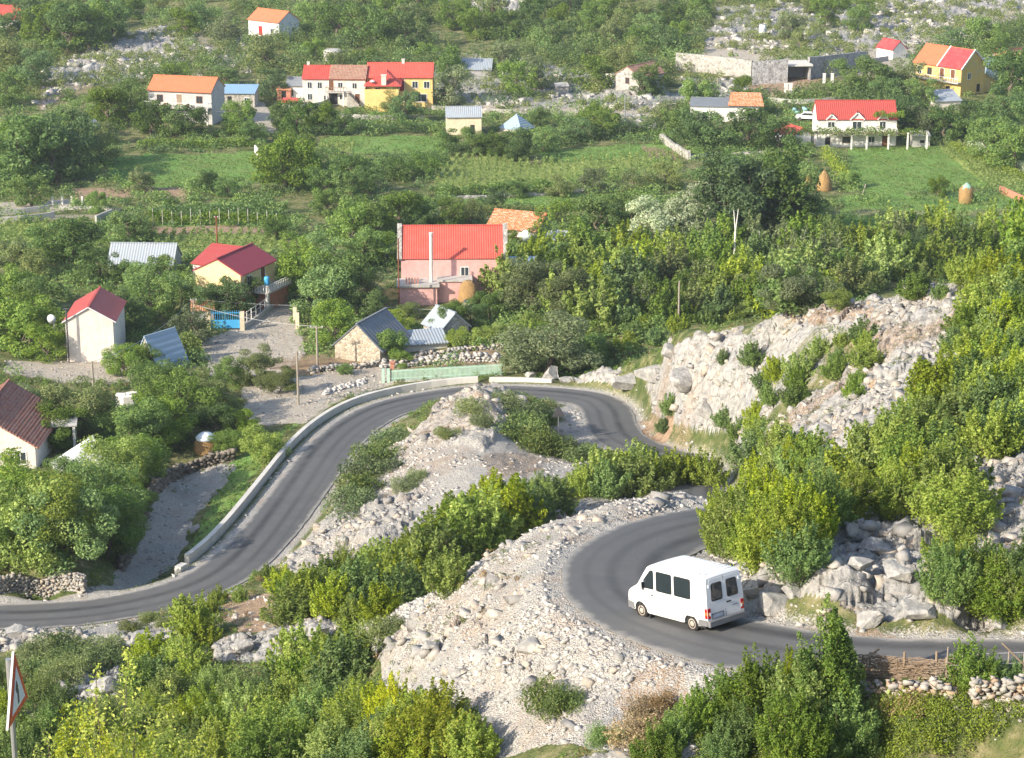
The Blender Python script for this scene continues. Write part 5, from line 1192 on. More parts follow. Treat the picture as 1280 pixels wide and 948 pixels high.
gp = raycast(997, 101); gg = empty('garage', gp, R(6)); tag(gg, 'open concrete garage with flat pale roof slab set in stone wall', 'garage'); 
MB().box(-2.6, -2.3, 0, 5, -1, 2.9).box(2.3, 2.6, 0, 5, -1, 2.9).box(-2.6, 2.6, 5, 5.2, -1, 2.9).build('wall', M['greywall'], gg); MB().box(-2.9, 2.9, -.5, 5.4, 2.9, 3.2).build('roof_slab', M['parapet'], gg)
mark(990, 95, 'the open garage')
wall_path('low_wall', 'low white wall above the dormer house lane', [(960, 128), (1000, 130), (1050, 128)], .9, .3, 'concrete')
wall_path('low_wall', 'grey wall below the small white gabled house', [(1070, 82), (1110, 76)], 1.0, .3, 'greywall')
for i, (x_, nm_) in enumerate(((982, 'left of two'), (988, 'right of two'))):
    p_ = raycast(x_, 119); tag(MB().box(-.3, .3, -.3, .3, -.5, 2.1).box(-.38, .38, -.38, .38, 2.1, 2.25).build('gate_pillar', M['white'], None, loc=p_), 'white gate pillar below the garage, ' + nm_, 'gate pillar', 'gate pillars below the garage')
for x_ in (1030, 1040): 
    p_ = raycast(x_, 104); tag(MB().box(-.25, .25, -.25, .25, -.5, 1.8).box(-.3, .3, -.3, .3, 1.8, 1.92).build('gate_pillar', M['white'], None, loc=p_), 'white gate pillar uphill right of garage, ' + ('beside dark red gate' if x_ == 1030 else 'at the lane wall'), 'gate pillar', 'gate pillars uphill of the garage')
wall_path('low_wall', 'grey yard wall in front of the two-tone roofed house', [(376, 140), (400, 137), (413, 130)], 1.4, .3, 'concrete')
wall_path('low_wall', 'pale terrace wall right of the yellow scarlet-roofed house', [(540, 137), (590, 140), (640, 142)], .8, .3, 'palestone'); wall_path('low_wall', 'pale dry terrace wall under the yellow house trees', [(425, 147), (470, 150), (530, 150)], .8, .4, 'palestone')
wall_path('field_wall', 'pale stone wall at right end of the middle green field', [(826, 176), (845, 190), (862, 200)], 1.3, .5, 'palestone', rough=.3)
wall_path('field_wall', 'pale stone wall along the orchard below scarlet shed', [(862, 200), (900, 196), (985, 194)], .6, .5, 'palestone', rough=.3)
wall_path('field_wall', 'dry stone field boundary below the ploughed strips', [(560, 250), (650, 246), (760, 240)], .5, .5, 'palestone', rough=.3)
wall_path('white_wall', 'leaning white wall fragment at the right end of green field', [(319, 194), (326, 203)], 1.7, .25, 'white')
wall_path('canal_wall', 'far pale concrete edge of the water channel', [(-12, 270), (30, 267), (62, 263)], .8, .3, 'concrete'); wall_path('canal_wall', 'near pale concrete edge of the water channel', [(-12, 280), (30, 277), (68, 272)], .9, .3, 'concrete')
wall_path('canal_wall', 'grey concrete channel wall beside the young poplar', [(120, 280), (140, 272)], 1.2, .3, 'concrete'); wall_path('low_wall', 'thin pale kerb wall left of the vine rows', [(75, 262), (120, 262), (150, 266)], .5, .25, 'concrete')
wall_path('low_wall', 'brown field-edge wall near the right border', [(1250, 240), (1285, 256)], 1.0, .3, 'pinkbrick')
# lane walls by blue gate
wall_path('lane_wall', 'low grey wall rising along the lane to balcony house', [(302, 413), (322, 400), (345, 382)], .55, .25, 'concrete')
fw = empty('lane_railing', raycast(303, 411)); tag(fw, 'white post railing on the lane wall right of blue gate', 'railing')
q0, q1 = raycast(303, 411), raycast(342, 384); pb = MB()
for i in range(8):
    q = q0.lerp(q1, i / 7) - q0; pb.box(q.x - .05, q.x + .05, q.y - .05, q.y + .05, q.z + .3, q.z + 1.7)
pb.build('posts', M['whitepost'], fw); d_ = q1 - q0; MB().tube([(0, 0, 1.6), (d_.x, d_.y, d_.z + 1.6)], .04, 5).tube([(0, 0, 1.1), (d_.x, d_.y, d_.z + 1.1)], .03, 5).build('rail', M['whitepost'], fw)
p_ = raycast(282, 412); gt = empty('blue_gate', p_, R(3)); tag(gt, 'bright blue double-leaf metal gate with spiked top', 'gate'); 
for s_ in (-1, 1):
    lf = MB().box(min(0.02 * s_, s_ * 1.65), max(.02 * s_, s_ * 1.65), -.03, .03, .15, 1.15).build('gate_leaf', M['bluepaint'], gt)
    gr = MB().box(min(0.02 * s_, s_ * 1.65), max(.02 * s_, s_ * 1.65), -.03, .03, 1.95, 2.02)
    for i in range(7): x_ = s_ * (.1 + i * .25); gr.box(x_ - .025, x_ + .025, -.02, .02, 1.15, 2.25)
    gr.build('grille', M['bluepaint'], lf)
for s_ in (-1, 1): MB().box(s_ * 1.95 - .26, s_ * 1.95 + .26, -.26, .26, -.5, 2.1).build('pillar', M['cream'], gt)
mark(282, 412, 'the blue gate')
for x_, y_, t_ in ((372, 411, 'front'), (369, 404, 'back')):
    p_ = raycast(x_, y_); tag(MB().box(-.22, .22, -.22, .22, -.5, 1.9).build('gate_pillar', M['cream'], None, loc=p_), 'cream stone gatepost at the lane mouth, the ' + t_ + ' one', 'gatepost', 'gateposts at the lane mouth')
p_ = raycast(296, 396); tag(MB().box(-.5, .5, -.15, .15, -.5, 2.2).build('red_panel', M['redpaint'], None, loc=p_ + Vector((.6, 0, 0)), rz=.2), 'tall dark red panel standing behind the blue gate', 'panel')
# wooden fence on the yard
q0, q1 = raycast(330, 462), raycast(412, 456); d_ = q1 - q0; wf = empty('paling_fence', q0, math.atan2(d_.y, d_.x)); tag(wf, 'ragged brown paling fence across the dirt yard', 'fence'); b_ = MB(); L_ = d_.length
for i in range(56):
    x_ = L_ * i / 56; h_ = random.uniform(.8, 1.35); b_.box(x_, x_ + .07, -.03, .03, -.3 + d_.z * i / 56, h_ + d_.z * i / 56)
b_.build('palings', M['brown'], wf); MB().slab([(0, -.05, .7), (L_, -.05, .7 + d_.z), (L_, .05, .7 + d_.z), (0, .05, .7)], .06).build('rail', M['brown'], wf)
# wattle fence near the van
q0, q1 = raycast(1062, 866), raycast(1182, 862); d_ = q1 - q0; wf = empty('wattle_fence', q0, math.atan2(d_.y, d_.x)); tag(wf, 'rough wattle fence of woven brown branches beside the road', 'fence'); L_ = d_.length; b_ = MB(); r_ = np.random.default_rng(5)
for i in range(330):
    z0 = r_.uniform(.05, 1.5); x0 = r_.uniform(-.2, L_ - .9); ln = r_.uniform(.7, 1.9); yy = r_.normal(0, .06, 5)
    pts_ = [(x0 + ln * k / 4, yy[k], z0 + r_.normal(0, .05)) for k in range(5)]; b_.tube(pts_, r_.uniform(.008, .016), 4, False)
for i in range(34):
    x0 = r_.uniform(0, L_); b_.tube([(x0, r_.normal(0, .08), r_.uniform(-.1, .4)), (x0 + r_.normal(0, .25), r_.normal(0, .1), r_.uniform(.9, 1.5))], .012, 4, False)
b_.build('branches', M['brown'], wf)
for x_ in (.35, .65, 1.9, 3.0, 3.35): MB().tube([(x_, 0, -.4), (x_ + random.uniform(-.08, .08), .03, 1.45 + random.random() * .4)], .045, 7).build('post', M['brown'], wf)
MB().tube([(-.4, -.1, .45), (.95, .0, 1.75)], .04, 6).build('brace', M['brown'], wf)
q0, q1 = raycast(1182, 862), raycast(1296, 858); d_ = q1 - q0; wf = empty('wire_fence', q0, math.atan2(d_.y, d_.x)); tag(wf, 'thin post and wire fence continuing right from the wattle', 'fence'); L_ = d_.length
for i in range(7): x_ = L_ * i / 6; MB().tube([(x_, 0, -.4), (x_, 0, 1.6)], .03, 6).build('post', M['greywood'], wf)
for z_ in (.5, .9, 1.3): MB().tube([(0, 0, z_), (L_, 0, z_ + d_.z)], .008, 4).build('wire', M['wire'], wf)
MB().tube([(L_ - 1.3, 0, 1.9), (L_ + .2, -.1, .5)], .03, 6).build('brace', M['brown'], wf)
# small field fence, white posts
for i, x_ in enumerate((66, 78, 90, 103)):
    p_ = raycast(x_, 256); tag(MB().box(-.13, .13, -.13, .13, -.4, 1.25).build('fence_post', M['whitepost'], None, loc=p_), ['leftmost', 'second from left', 'third from left', 'rightmost'][i] + ' of four pale posts below the long green field', 'fence post', 'pale posts below the green field')

# ================================================================ poles and wires
def pole(px, py, top, label, name='utility_pole', mat='greywood', r=.13, arm=.7, group='utility poles', arms=1, lean=0.):
    p = raycast(px, py); s = proj(*p)[2]; h = (py - top) / s / math.cos(PITCH)
    o = empty(name, p); tag(o, label, 'pole', group); MB().tube([(0, 0, -.5), (lean * h, 0, h)], [r, r * .7], 8).build('post', M[mat], o)
    if arm:
        for k in range(arms):
            z_ = h - .25 - .6 * k; a_ = MB().box(-arm, arm, -.05, .05, z_, z_ + .1).build('crossarm', M[mat], o)
            for x_ in (-arm + .08, 0, arm - .08): MB().lathe([(.035, 0), (.06, .05), (.05, .12), (.02, .16)], 8, (x_, 0, z_ + .1)).build('insulator', M['dishm'], a_)
    return p + Vector((lean * h, 0, h - .05))
T1 = pole(373, 506, 440, 'tallest wooden utility pole, standing in the rubble yard', arm=.35, arms=1)
T2 = pole(397, 460, 408, 'utility pole between paling fence and stone cottage')
T3 = pole(119, 526, 452, 'utility pole in front of the white gable house')
T4 = pole(848, 408, 352, 'utility pole in scrub right of the dark round tree', arm=0)
T5 = pole(445, 398, 381, 'small utility pole above the stone cottage roof')
T6 = pole(781, 154, 122, 'utility pole in front of the lone stone house', mat='galv', arm=0)
T7 = pole(897, 118, 98, 'thin pole before the long pale wall', mat='greywood', arm=0)
T8 = pole(323, 128, 100, 'thin pole beside the tiny brick hut', arm=0)
T9 = pole(273, 345, 272, 'dark pole before the maroon-roofed house gable', mat='rust', arm=.3)
pole(530, 72, 66, 'tiny rooftop stake behind the yellow house', mat='whitepost', arm=0, r=.05)
p_ = raycast(918, 318); o = empty('forked_pole', p_); tag(o, 'bare forked white tree trunk beside the white boulders', 'dead tree')
MB().tube([(0, 0, -.4), (.05, 0, 3.2)], [.16, .12], 8).tube([(.05, 0, 3.1), (-.25, 0, 6.0)], [.1, .05], 6).tube([(.05, 0, 3.1), (.35, 0, 6.1)], [.1, .05], 6).build('trunk', M['whitepost'], o)
p_ = raycast(948, 317); tag(MB().tube([(0, 0, -.4), (.02, 0, 3.0)], [.1, .08], 8).build('white_post', M['whitepost'], None, loc=p_), 'single white post right of the forked bare trunk', 'post')
p_ = raycast(1079, 249); tag(MB().tube([(-.4, 0, -.4), (.3, 0, 2.3)], [.13, .1], 8).build('leaning_stump', M['palepink'] if 0 else M['greywood'], None, loc=p_), 'leaning pale stump at the left edge of the right meadow', 'stump')
def wire(a, b, sag, label):
    a, b = Vector(a), Vector(b); n = 14; P = [a.lerp(b, i / n) - a - Vector((0, 0, sag * 4 * (i / n) * (1 - i / n))) for i in range(n + 1)]
    tag(MB().tube(P, .024, 4).build('power_line', M['wire'], None, loc=tuple(a)), label, 'wire', 'power lines')
T10 = pole(243, 402, 374, 'utility pole half hidden in trees left of the blue gate', arm=.4)
wire(T10, T5, .35, 'upper power line across the lane from gate trees to cottage pole'); wire(T10 - Vector((0, 0, .6)), T2, .5, 'lower power line across the lane to the yard pole')
e_ = raycast(640, 391); wire(T5, Vector((e_.x, e_.y, T5.z + .1)), .4, 'power line running right from the cottage pole'); wire(T3, T10, 1.0, 'power line from the gable house pole to the gate pole')
a_ = raycast(130, 157); b_ = raycast(330, 158); wire(a_ + Vector((0, 0, 3)), b_ + Vector((0, 0, 3)), .5, 'power line crossing before the long orange-roofed house')
# ================================================================ haystacks
def haystack(px, py, hpx, wpx, label, cap=None, rot=0, group='haystacks', name='haystack', prof=None, straw='hay'):
    p = raycast(px, py); s = proj(*p)[2]; h = hpx / s; r = wpx / s / 2
    o = empty(name, p, rot); tag(o, label, 'haystack', group); n = 22; rr = np.random.default_rng(int(px))
    pf = prof or [(.92, -.05), (1.0, .08), (.93, .3), (.86, .5), (.74, .66), (.54, .82), (.28, .96), (.04, 1.08)]
    b = MB().lathe([(a * r, z * h) for a, z in pf], n)
    b.V = [(v[0] * (1 + .16 * rr.random() - .08), v[1] * (1 + .16 * rr.random() - .08), v[2] + .05 * rr.normal()) for v in b.V]; b.build('straw', M[straw], o, smooth=True)
    # loose stems standing off the stack
    m = 900; a = rr.uniform(0, 6.28, m); zz = rr.uniform(.05, .95, m); rad = np.interp(zz, [q[1] for q in pf], [q[0] for q in pf]) * r
    P = np.stack([np.cos(a) * rad, np.sin(a) * rad, zz * h], 1); V, F, L = leaves(P, .22, -.1, None, int(px), .15); me = mesh_np('loose_stems', V, F); link('loose_stems', me, M[straw], o)
    if cap:
        c_ = MB().lathe([(.74 * r, .66 * h), (.70 * r, .78 * h), (.48 * r, .92 * h), (.2 * r, 1.03 * h), (.03 * r, 1.06 * h)], n); c_.V = [(v[0] * (1.08 + .1 * rr.random()), v[1] * (1.08 + .1 * rr.random()), v[2] + .03) for v in c_.V]; c_.build('cover', M[cap], o, smooth=True)
    MB().tube([(0, 0, h * .8), (.03, 0, h * 1.14)], .04, 5).build('stake', M['greywood'], o)
    mark(px, py, label.split(',')[0] if 0 else 'a haystack'); return o
haystack(1030, 238, 24, 19, 'tall pointed haystack beside the tall dark trees'); LM.pop()
haystack(1207, 254, 24, 18, 'rounded haystack with a pale green cover in the right meadow', 'greencap', prof=[(.95, -.05), (1, .1), (1, .5), (.95, .7), (.7, .85), (.3, 1.)]); LM.pop()
haystack(1010, 232, 13, 9, 'smallest haystack, left of the tall pointed one'); LM.pop()
haystack(586, 380, 30, 26, 'golden haystack before the pink house, lower of two', prof=[(.8, -.1), (1, .15), (.98, .45), (.8, .75), (.62, .88), (.3, 1.0)]); LM.pop()
haystack(616, 358, 24, 24, 'golden haystack at the pink house right corner, upper of two', prof=[(.8, -.1), (1, .15), (.98, .45), (.85, .7), (.6, .88), (.3, 1.0)]); LM.pop()
haystack(258, 564, 24, 32, 'squat haystack draped with a torn pale tarpaulin', 'tarpw'); LM.pop(); mark(258, 560, 'the tarpaulin haystack')
p_ = raycast(583, 392); o = empty('tent', p_); tag(o, 'small cream cone-topped tent in front of the lower haystack', 'tent'); MB().lathe([(1.25, -.1), (1.15, .35), (.6, 1.1), (.35, 1.45)], 14).build('cone', M['cream'], o); MB().lathe([(.36, 1.45), (.34, 1.62), (.12, 1.75)], 12).build('vent', M['darkmetal'], o)
# tanks, car, tarp, white blocks
for px, py, w, h, lab in ((953, 46, 9, 15, 'pale steel water tank, left of two by the rubble'), (1008, 53, 11, 15, 'grey steel water tank, right of two by the rubble')):
    p_ = raycast(px, py); s = proj(*p_)[2]; r = w / 2 / s; h = h / s; o = empty('water_tank', p_); tag(o, lab, 'water tank', 'water tanks')
    MB().lathe([(r, -.4), (r, h * .3), (r * 1.04, h * .32), (r, h * .34), (r, h * .66), (r * 1.04, h * .68), (r, h * .7), (r, h * .94), (r * .5, h)], 20).build('barrel', M['stain'] if px < 1000 else M['galv'], o, smooth=True); MB().lathe([(r * .2, h), (r * .2, h + .15), (r * .05, h + .2)], 10).build('lid', M['darkmetal'], o)
p_ = raycast(416, 76); o = empty('round_cistern', p_); tag(o, 'round pale concrete cistern above the two-tone roofed house', 'cistern'); MB().lathe([(2.1, -.8), (2.0, 2.2), (1.8, 2.25)], 24).build('tank', M['concrete'], o); MB().lathe([(1.8, 2.2), (1.7, 2.4), (.3, 2.5)], 24).build('lid', M['concrete'], o)
o = tag(stones_wall('tarp_mound', 'mound under a blue-green tarpaulin left of the parked car', [(992, 142), (1006, 142)], 1.2, 2, .9, M['tarpb'], seed=12), None, 'mound')
p_ = raycast(1009, 150); o = empty('parked_car', p_, R(-14)); tag(o, 'white car parked left of the white house with dormers', 'car')
b_ = MB(); prof = [(-2.0, .35), (-2.05, .8), (-1.2, .92), (-.6, 1.4), (.9, 1.42), (1.5, .95), (2.0, .85), (2.05, .35)]; b_.poly([(x, -.8, z) for x, z in prof]).poly([(x, .8, z) for x, z in prof][::-1])
for i in range(8): x0, z0 = prof[i]; x1, z1 = prof[(i + 1) % 8]; b_.poly([(x0, -.8, z0), (x0, .8, z0), (x1, .8, z1), (x1, -.8, z1)])
b_.build('body', M['frame'], o); MB().poly([(-1.1, -.81, .95), (1.3, -.81, .95), (.85, -.81, 1.36), (-.55, -.81, 1.36)]).build('window', M['glass'], o)
for x_ in (-1.25, 1.25):
    w_ = MB().lathe([(.3, 0), (.3, .18)], 16); w_.V = [(v[0] + x_, -.82 + v[2], v[1] + .3) for v in w_.V]; w_.build('wheel', M['darkmetal'], o)
for i, (x_, y_, z_) in enumerate(((152, 510, 0), (160, 513, 0), (166, 508, 0))):
    p_ = raycast(x_, y_); tag(MB().box(-.55, .55, -.4, .4, 0, .95 + .2 * (i == 0)).box(-.5, .5, -.38, .38, .98 + .2 * (i == 0), 1.5).build('block_stack', M['white'], None, loc=p_, rz=.3 * i, bevel=.02), ['tallest', 'middle', 'rightmost'][i] + ' stack of white blocks below the gable house', 'block stack', 'stacks of white blocks')
p_ = raycast(120, 168); o = tag(MB().slab([(-1, -.5, 2.2), (.2, -1.0, 1.3), (.9, .6, 1.6), (-.3, 1.1, 2.5)], .1).build('sheet_roof', M['tin'], None, loc=p_), 'crumpled pale metal sheet on the rocks left of orange-roofed house', 'metal sheet')
# pergola with vines in front of dormer house
p0, p1 = raycast(1000, 182), raycast(1158, 186); pg = empty('pergola', raycast(1078, 187)); tag(pg, 'long vine pergola on white posts before the dormer house', 'pergola'); c0 = pg.location
for x_ in (1064, 1083, 1110, 1134, 1158):
    q = raycast(x_, 187) - c0; MB().box(q.x - .13, q.x + .13, q.y - .13, q.y + .13, q.z - .4, q.z + 2.9).build('post', M['whitepost'], pg)
q0, q1 = raycast(1010, 186) - c0, raycast(1159, 187) - c0; MB().slab([(q0.x, -.6, 2.9), (q1.x, -.6, 2.9), (q1.x, .0, 2.9), (q0.x, .0, 2.9)], .1).build('beam', M['brown'], pg)
def leafbox(x0, x1, y0, y1, z0, z1, n, leaf, mat, seed, name='vines', parent=None, wave=.5, loc=None):
    r = np.random.default_rng(seed); P = r.random((n, 3)) * [x1 - x0, y1 - y0, z1 - z0] + [x0, y0, z0]
    hgt = (P[:, 2] - z0) / (z1 - z0); k = fbm(P[:, 0] * .9, P[:, 1] * .9 + 4, seed, 3); P = P[(hgt < .62 + wave * k) & (r.random(n) < .9)]
    V, F, L = leaves(P, leaf, .3, None, seed); me = leaf_mesh(name, V, F, L, LEAF[mat]); return link(name, me, None, parent, loc)
leafbox(q0.x - 3, q1.x, -1.4, 1.6, 2.6, 3.9, 5200, .26, 'mid', 3, 'vine', pg, .9); leafbox(2.0, 7.2, 1.5, 3.2, 5.2, 6.6, 1500, .26, 'mid', 4, 'vine', pg)
# ================================================================ village trees and hedges
def T(col, x, y, h, key='treeF', sx=1., g=None): return plant(key, col, x, y, hpx=h, sx=sx, group=g)
GA = 'trees around the village houses'
# (colour, px, base py, height px, widening)
for t_ in [
 ('dark', 30, 40, 46, 1.2), ('mid', 62, 60, 60, 1.1), ('dark', 85, 66, 64, 1.1), ('mid', 112, 60, 58, 1.1), ('dark', 140, 50, 50, 1.1), ('olive', 20, 100, 50, 1.3), ('dark', 50, 108, 46, 1.2), ('mid', 12, 132, 44, 1.2), ('mid', 165, 24, 30, 1.2), ('olive', 205, 16, 24, 1.2), ('mid', 232, 46, 36, 1.1), ('dark', 250, 36, 34, 1.1),
 ('olive', 282, 54, 40, 1.2), ('mid', 318, 40, 22, 1), ('olive', 332, 90, 48, 1.1), ('dark', 345, 124, 40, 1), ('olive', 330, 78, 34, 1), ('mid', 395, 40, 40, 1.2), ('dark', 420, 46, 44, 1.2), ('mid', 452, 54, 50, 1.1), ('dark', 480, 60, 52, 1.1), ('mid', 510, 62, 50, 1.1), ('olive', 425, 90, 26, 1.2), ('mid', 395, 72, 24, 1.4), ('mid', 460, 80, 20, 1.8), ('mid', 535, 74, 22, 1.6),
 ('olive', 562, 132, 52, 1.05), ('dark', 505, 152, 40, 1.1), ('olive', 490, 140, 28, 1.2), ('mid', 220, 100, 22, 1.6), ('mid', 282, 106, 24, 1.6), ('mid', 250, 82, 12, 1.5),
 ('dark', 190, 168, 44, 1.1), ('mid', 215, 170, 42, 1.1), ('dark', 245, 172, 40, 1.1), ('mid', 300, 168, 44, 1.1), ('dark', 315, 180, 30, 1.1), ('mid', 160, 150, 50, 1.1), ('mid', 135, 158, 52, 1.1), ('dark', 375, 168, 46, 1.1), ('mid', 400, 165, 40, 1.1), ('dark', 430, 168, 34, 1.2), ('mid', 350, 160, 30, 1),
 ('dark', 30, 234, 92, 1.15), ('dark', 70, 228, 84, 1.1), ('mid', 52, 214, 76, 1.1), ('dark', 100, 214, 66, 1.0), ('olive', 125, 206, 48, 1.1), ('mid', 8, 220, 70, 1.1), ('mid', 40, 258, 40, 1.3), ('mid', 92, 176, 44, 1.1), ('olive', 130, 182, 32, 1.1),
 ('mid', 358, 238, 72, 1.15), ('mid', 380, 212, 50, 1.1), ('mid', 340, 222, 50, 1.0), ('olive', 176, 240, 30, 1.3), ('dark', 258, 240, 28, 1.2), ('dark', 285, 246, 26, 1.4), ('dark', 215, 262, 16, 1.6), ('mid', 122, 268, 30, .9),
 ('dark', 90, 330, 60, 1.3), ('dark', 62, 326, 50, 1.2), ('olive', 40, 350, 46, 1.3), ('mid', 158, 306, 44, 1.25), ('olive', 175, 300, 36, 1.2), ('olive', 15, 345, 44, 1.2),
 ('dark', 405, 246, 40, 1.2), ('mid', 435, 252, 40, 1.2), ('dark', 460, 240, 34, 1.2), ('dark', 500, 226, 30, 1.4), ('dark', 530, 222, 30, 1.4), ('dark', 440, 222, 30, 1.5), ('mid', 410, 268, 34, 1.2),
 ('mid', 470, 300, 58, 1.2), ('mid', 500, 290, 54, 1.1), ('mid', 440, 305, 54, 1.2), ('dark', 530, 282, 40, 1.2), ('mid', 560, 286, 40, 1.2), ('olive', 590, 280, 36, 1.2), ('dark', 520, 300, 36, 1.1), ('mid', 455, 332, 50, 1.1), ('mid', 485, 330, 46, 1),
 ('dark', 620, 262, 26, 1.4), ('dark', 650, 246, 24, 1.6), ('olive', 700, 246, 26, 1.6), ('olive', 745, 240, 28, 1.6), ('olive', 790, 240, 30, 1.5), ('olive', 830, 236, 36, 1.3),
 ('dark', 650, 200, 40, 1.2), ('mid', 680, 190, 34, 1.2), ('dark', 720, 176, 30, 1.3), ('mid', 755, 170, 34, 1.3), ('mid', 745, 160, 34, 1.2), ('dark', 560, 190, 30, 1.3), ('mid', 590, 194, 34, 1.2), ('dark', 620, 196, 34, 1.2), ('mid', 675, 160, 28, 1),
 ('mid', 695, 298, 52, 1.1), ('mid', 745, 300, 56, 1.1), ('mid', 770, 290, 50, 1.1), ('silver', 815, 302, 56, 1.2), ('silver', 880, 296, 74, 1.15), ('silver', 850, 300, 52, 1.2), ('olive', 790, 280, 36, 1.2),
 ('mid', 865, 138, 40, 1.1), ('mid', 885, 136, 34, 1.2), ('mid', 925, 120, 26, 1.1), ('olive', 840, 160, 36, 1.2), ('dark', 870, 186, 50, 1.2), ('dark', 900, 188, 50, 1.2), ('dark', 935, 188, 54, 1.2), ('dark', 970, 188, 46, 1.2), ('mid', 850, 172, 40, 1.1),
 ('mid', 1060, 118, 46, 1.2), ('mid', 1090, 122, 50, 1.2), ('olive', 1135, 120, 46, 1.1), ('dark', 1105, 140, 44, 1.2), ('mid', 1150, 136, 40, 1.1), ('dark', 1130, 170, 48, 1.2), ('olive', 1150, 172, 44, 1.1), ('dark', 1180, 176, 44, 1.2), ('dark', 1210, 172, 46, 1.2), ('dark', 1255, 160, 50, 1.2), ('olive', 1205, 110, 24, 1.1),
 ('dark', 1262, 128, 68, 1.1), ('dark', 1285, 180, 60, 1.2), ('mid', 1240, 200, 52, 1.3), ('mid', 1270, 214, 60, 1.2), ('dark', 1225, 180, 40, 1.2), ('mid', 1005, 196, 20, 1.2), ('mid', 1045, 176, 16, 1.6), ('mid', 1172, 246, 26, 1.1), ('mid', 1062, 236, 24, 1.2), 
 ('mid', 645, 120, 46, 1.1), ('olive', 670, 112, 44, 1.1), ('mid', 740, 112, 44, 1.1), ('olive', 780, 90, 44, 1.2), ('mid', 815, 118, 40, 1.0), ('mid', 802, 120, 30, 1.0), ('olive', 630, 90, 40, 1.1), ('dark', 560, 96, 40, 1.1),
 ('mid', 985, 140, 16, 1.2), ('olive', 1000, 66, 34, 1.1), ('olive', 985, 50, 36, 1.1), ('mid', 1225, 60, 40, 1.1), ('mid', 1250, 76, 40, 1.1), ('dark', 1190, 60, 26, 1.3),
 ('mid', 225, 390, 50, 1.1), ('olive', 240, 430, 52, 1.1), ('dark', 300, 388, 46, 1.1), ('dark', 278, 392, 42, 1.0), ('mid', 260, 396, 36, 1.0), ('mid', 150, 420, 60, 1.2), ('mid', 190, 400, 60, 1.2), ('mid', 175, 370, 40, 1.2), ('mid', 205, 362, 44, 1.2),
 ('mid', 35, 440, 70, 1.2), ('mid', 10, 430, 70, 1.2), ('mid', 60, 452, 50, 1.1), ('mid', 45, 400, 56, 1.2), ('mid', 15, 392, 60, 1.2), ('dark', 230, 372, 36, 1.2),
 ('mid', 405, 400, 66, 1.15), ('mid', 385, 378, 70, 1.15), ('mid', 430, 390, 76, 1.2), ('mid', 400, 345, 56, 1.2), ('mid', 420, 430, 54, 1.1), ('olive', 455, 380, 40, 1.2), ('mid', 465, 400, 40, 1.2), ('mid', 372, 330, 44, 1.2), ('dark', 345, 300, 30, 1.3),
 ('dark', 690, 330, 30, 1.4), ('mid', 700, 306, 30, 1.2), ('dark', 672, 312, 30, 1.2), ('mid', 640, 304, 16, 1.3), ('dark', 128, 354, 46, 1.2), ('mid', 160, 354, 30, 1.3), ('dark', 282, 400, 56, 1.1), ('dark', 258, 398, 44, 1.0), ('olive', 185, 352, 18, 1.3), ]:
    T(t_[0], t_[1], t_[2], t_[3], 'treeF', t_[4], GA)
GB = 'tall trees beside the right meadow'
for c_, x, y, h in (('dark', 905, 298, 104), ('dark', 940, 300, 110), ('dark', 975, 300, 112), ('dark', 984, 292, 90), ('dark', 925, 286, 92), ('olive', 960, 282, 84), ('dark', 1012, 300, 60), ('mid', 1040, 312, 46)): T(c_, x, y, h, 'tallF', 1.2, GB)
# nearer trees, 11-16 px per metre
GC = 'orchard trees beside the road'
for c_, x, y, h, sx in (('bright', 46, 708, 112, 1.1), ('mid', 10, 706, 100, 1.1), ('mid', 92, 706, 110, 1.05), ('dark', 136, 700, 90, 1.05), ('bright', 75, 690, 100, 1.1), ('mid', 20, 670, 110, 1.1), ('mid', 130, 668, 92, 1.1),
    ('mid', 70, 560, 60, 1.2), ('olive', 100, 545, 70, 1.2), ('olive', 45, 530, 52, 1.2), ('mid', 160, 560, 70, 1.2), ('mid', 195, 560, 74, 1.2), ('bright', 150, 610, 76, 1.2), ('mid', 180, 600, 70, 1.1), ('mid', 230, 530, 76, 1.2), ('mid', 200, 510, 66, 1.1), ('olive', 265, 520, 56, 1.2), ('dark', 270, 548, 46, 1.1),
    ('mid', 85, 612, 44, 1.2), ('mid', 110, 630, 48, 1.2), ('bright', 20, 625, 50, 1.2), ('mid', 50, 640, 50, 1.2), ('olive', 325, 480, 46, 1.2), ('mid', 290, 480, 40, 1.1), ('olive', 350, 492, 34, 1.2), ('mid', 190, 460, 40, 1.1), ('mid', 155, 470, 46, 1.1), ('bright', 330, 580, 52, 1.1), ('mid', 285, 565, 36, 1.3), ('mid', 300, 545, 40, 1.1),
    ('mid', 60, 660, 60, 1.1), ('mid', 155, 640, 50, 1.1), ('dark', 175, 650, 40, 1.1)):
    T(c_, x, y, h, 'treeM', sx, GC)
GD = 'trees between the pink house and the road'
for c_, x, y, h, sx in (('olive', 683, 468, 76, 1.5), ('olive', 655, 462, 50, 1.3), ('dark', 715, 466, 60, 1.3), ('dark', 562, 414, 38, 1.2), ('dark', 590, 408, 36, 1.2), ('dark', 612, 398, 36, 1.2), ('bright', 495, 420, 34, 1.2), ('mid', 490, 448, 44, 1.2), ('bright', 510, 400, 24, 1.3), ('bright', 570, 432, 24, 1.3), ('bright', 605, 430, 24, 1.3), ('bright', 630, 425, 24, 1.3), ('mid', 500, 458, 22, 1.5), ('mid', 555, 430, 16, 1.2), ('mid', 432, 468, 16, 1.3), ('mid', 560, 366, 20, 1.3)):
    T(c_, x, y, h, 'treeM', sx, GD)
GE = 'scrub on the slope before the valley fields'
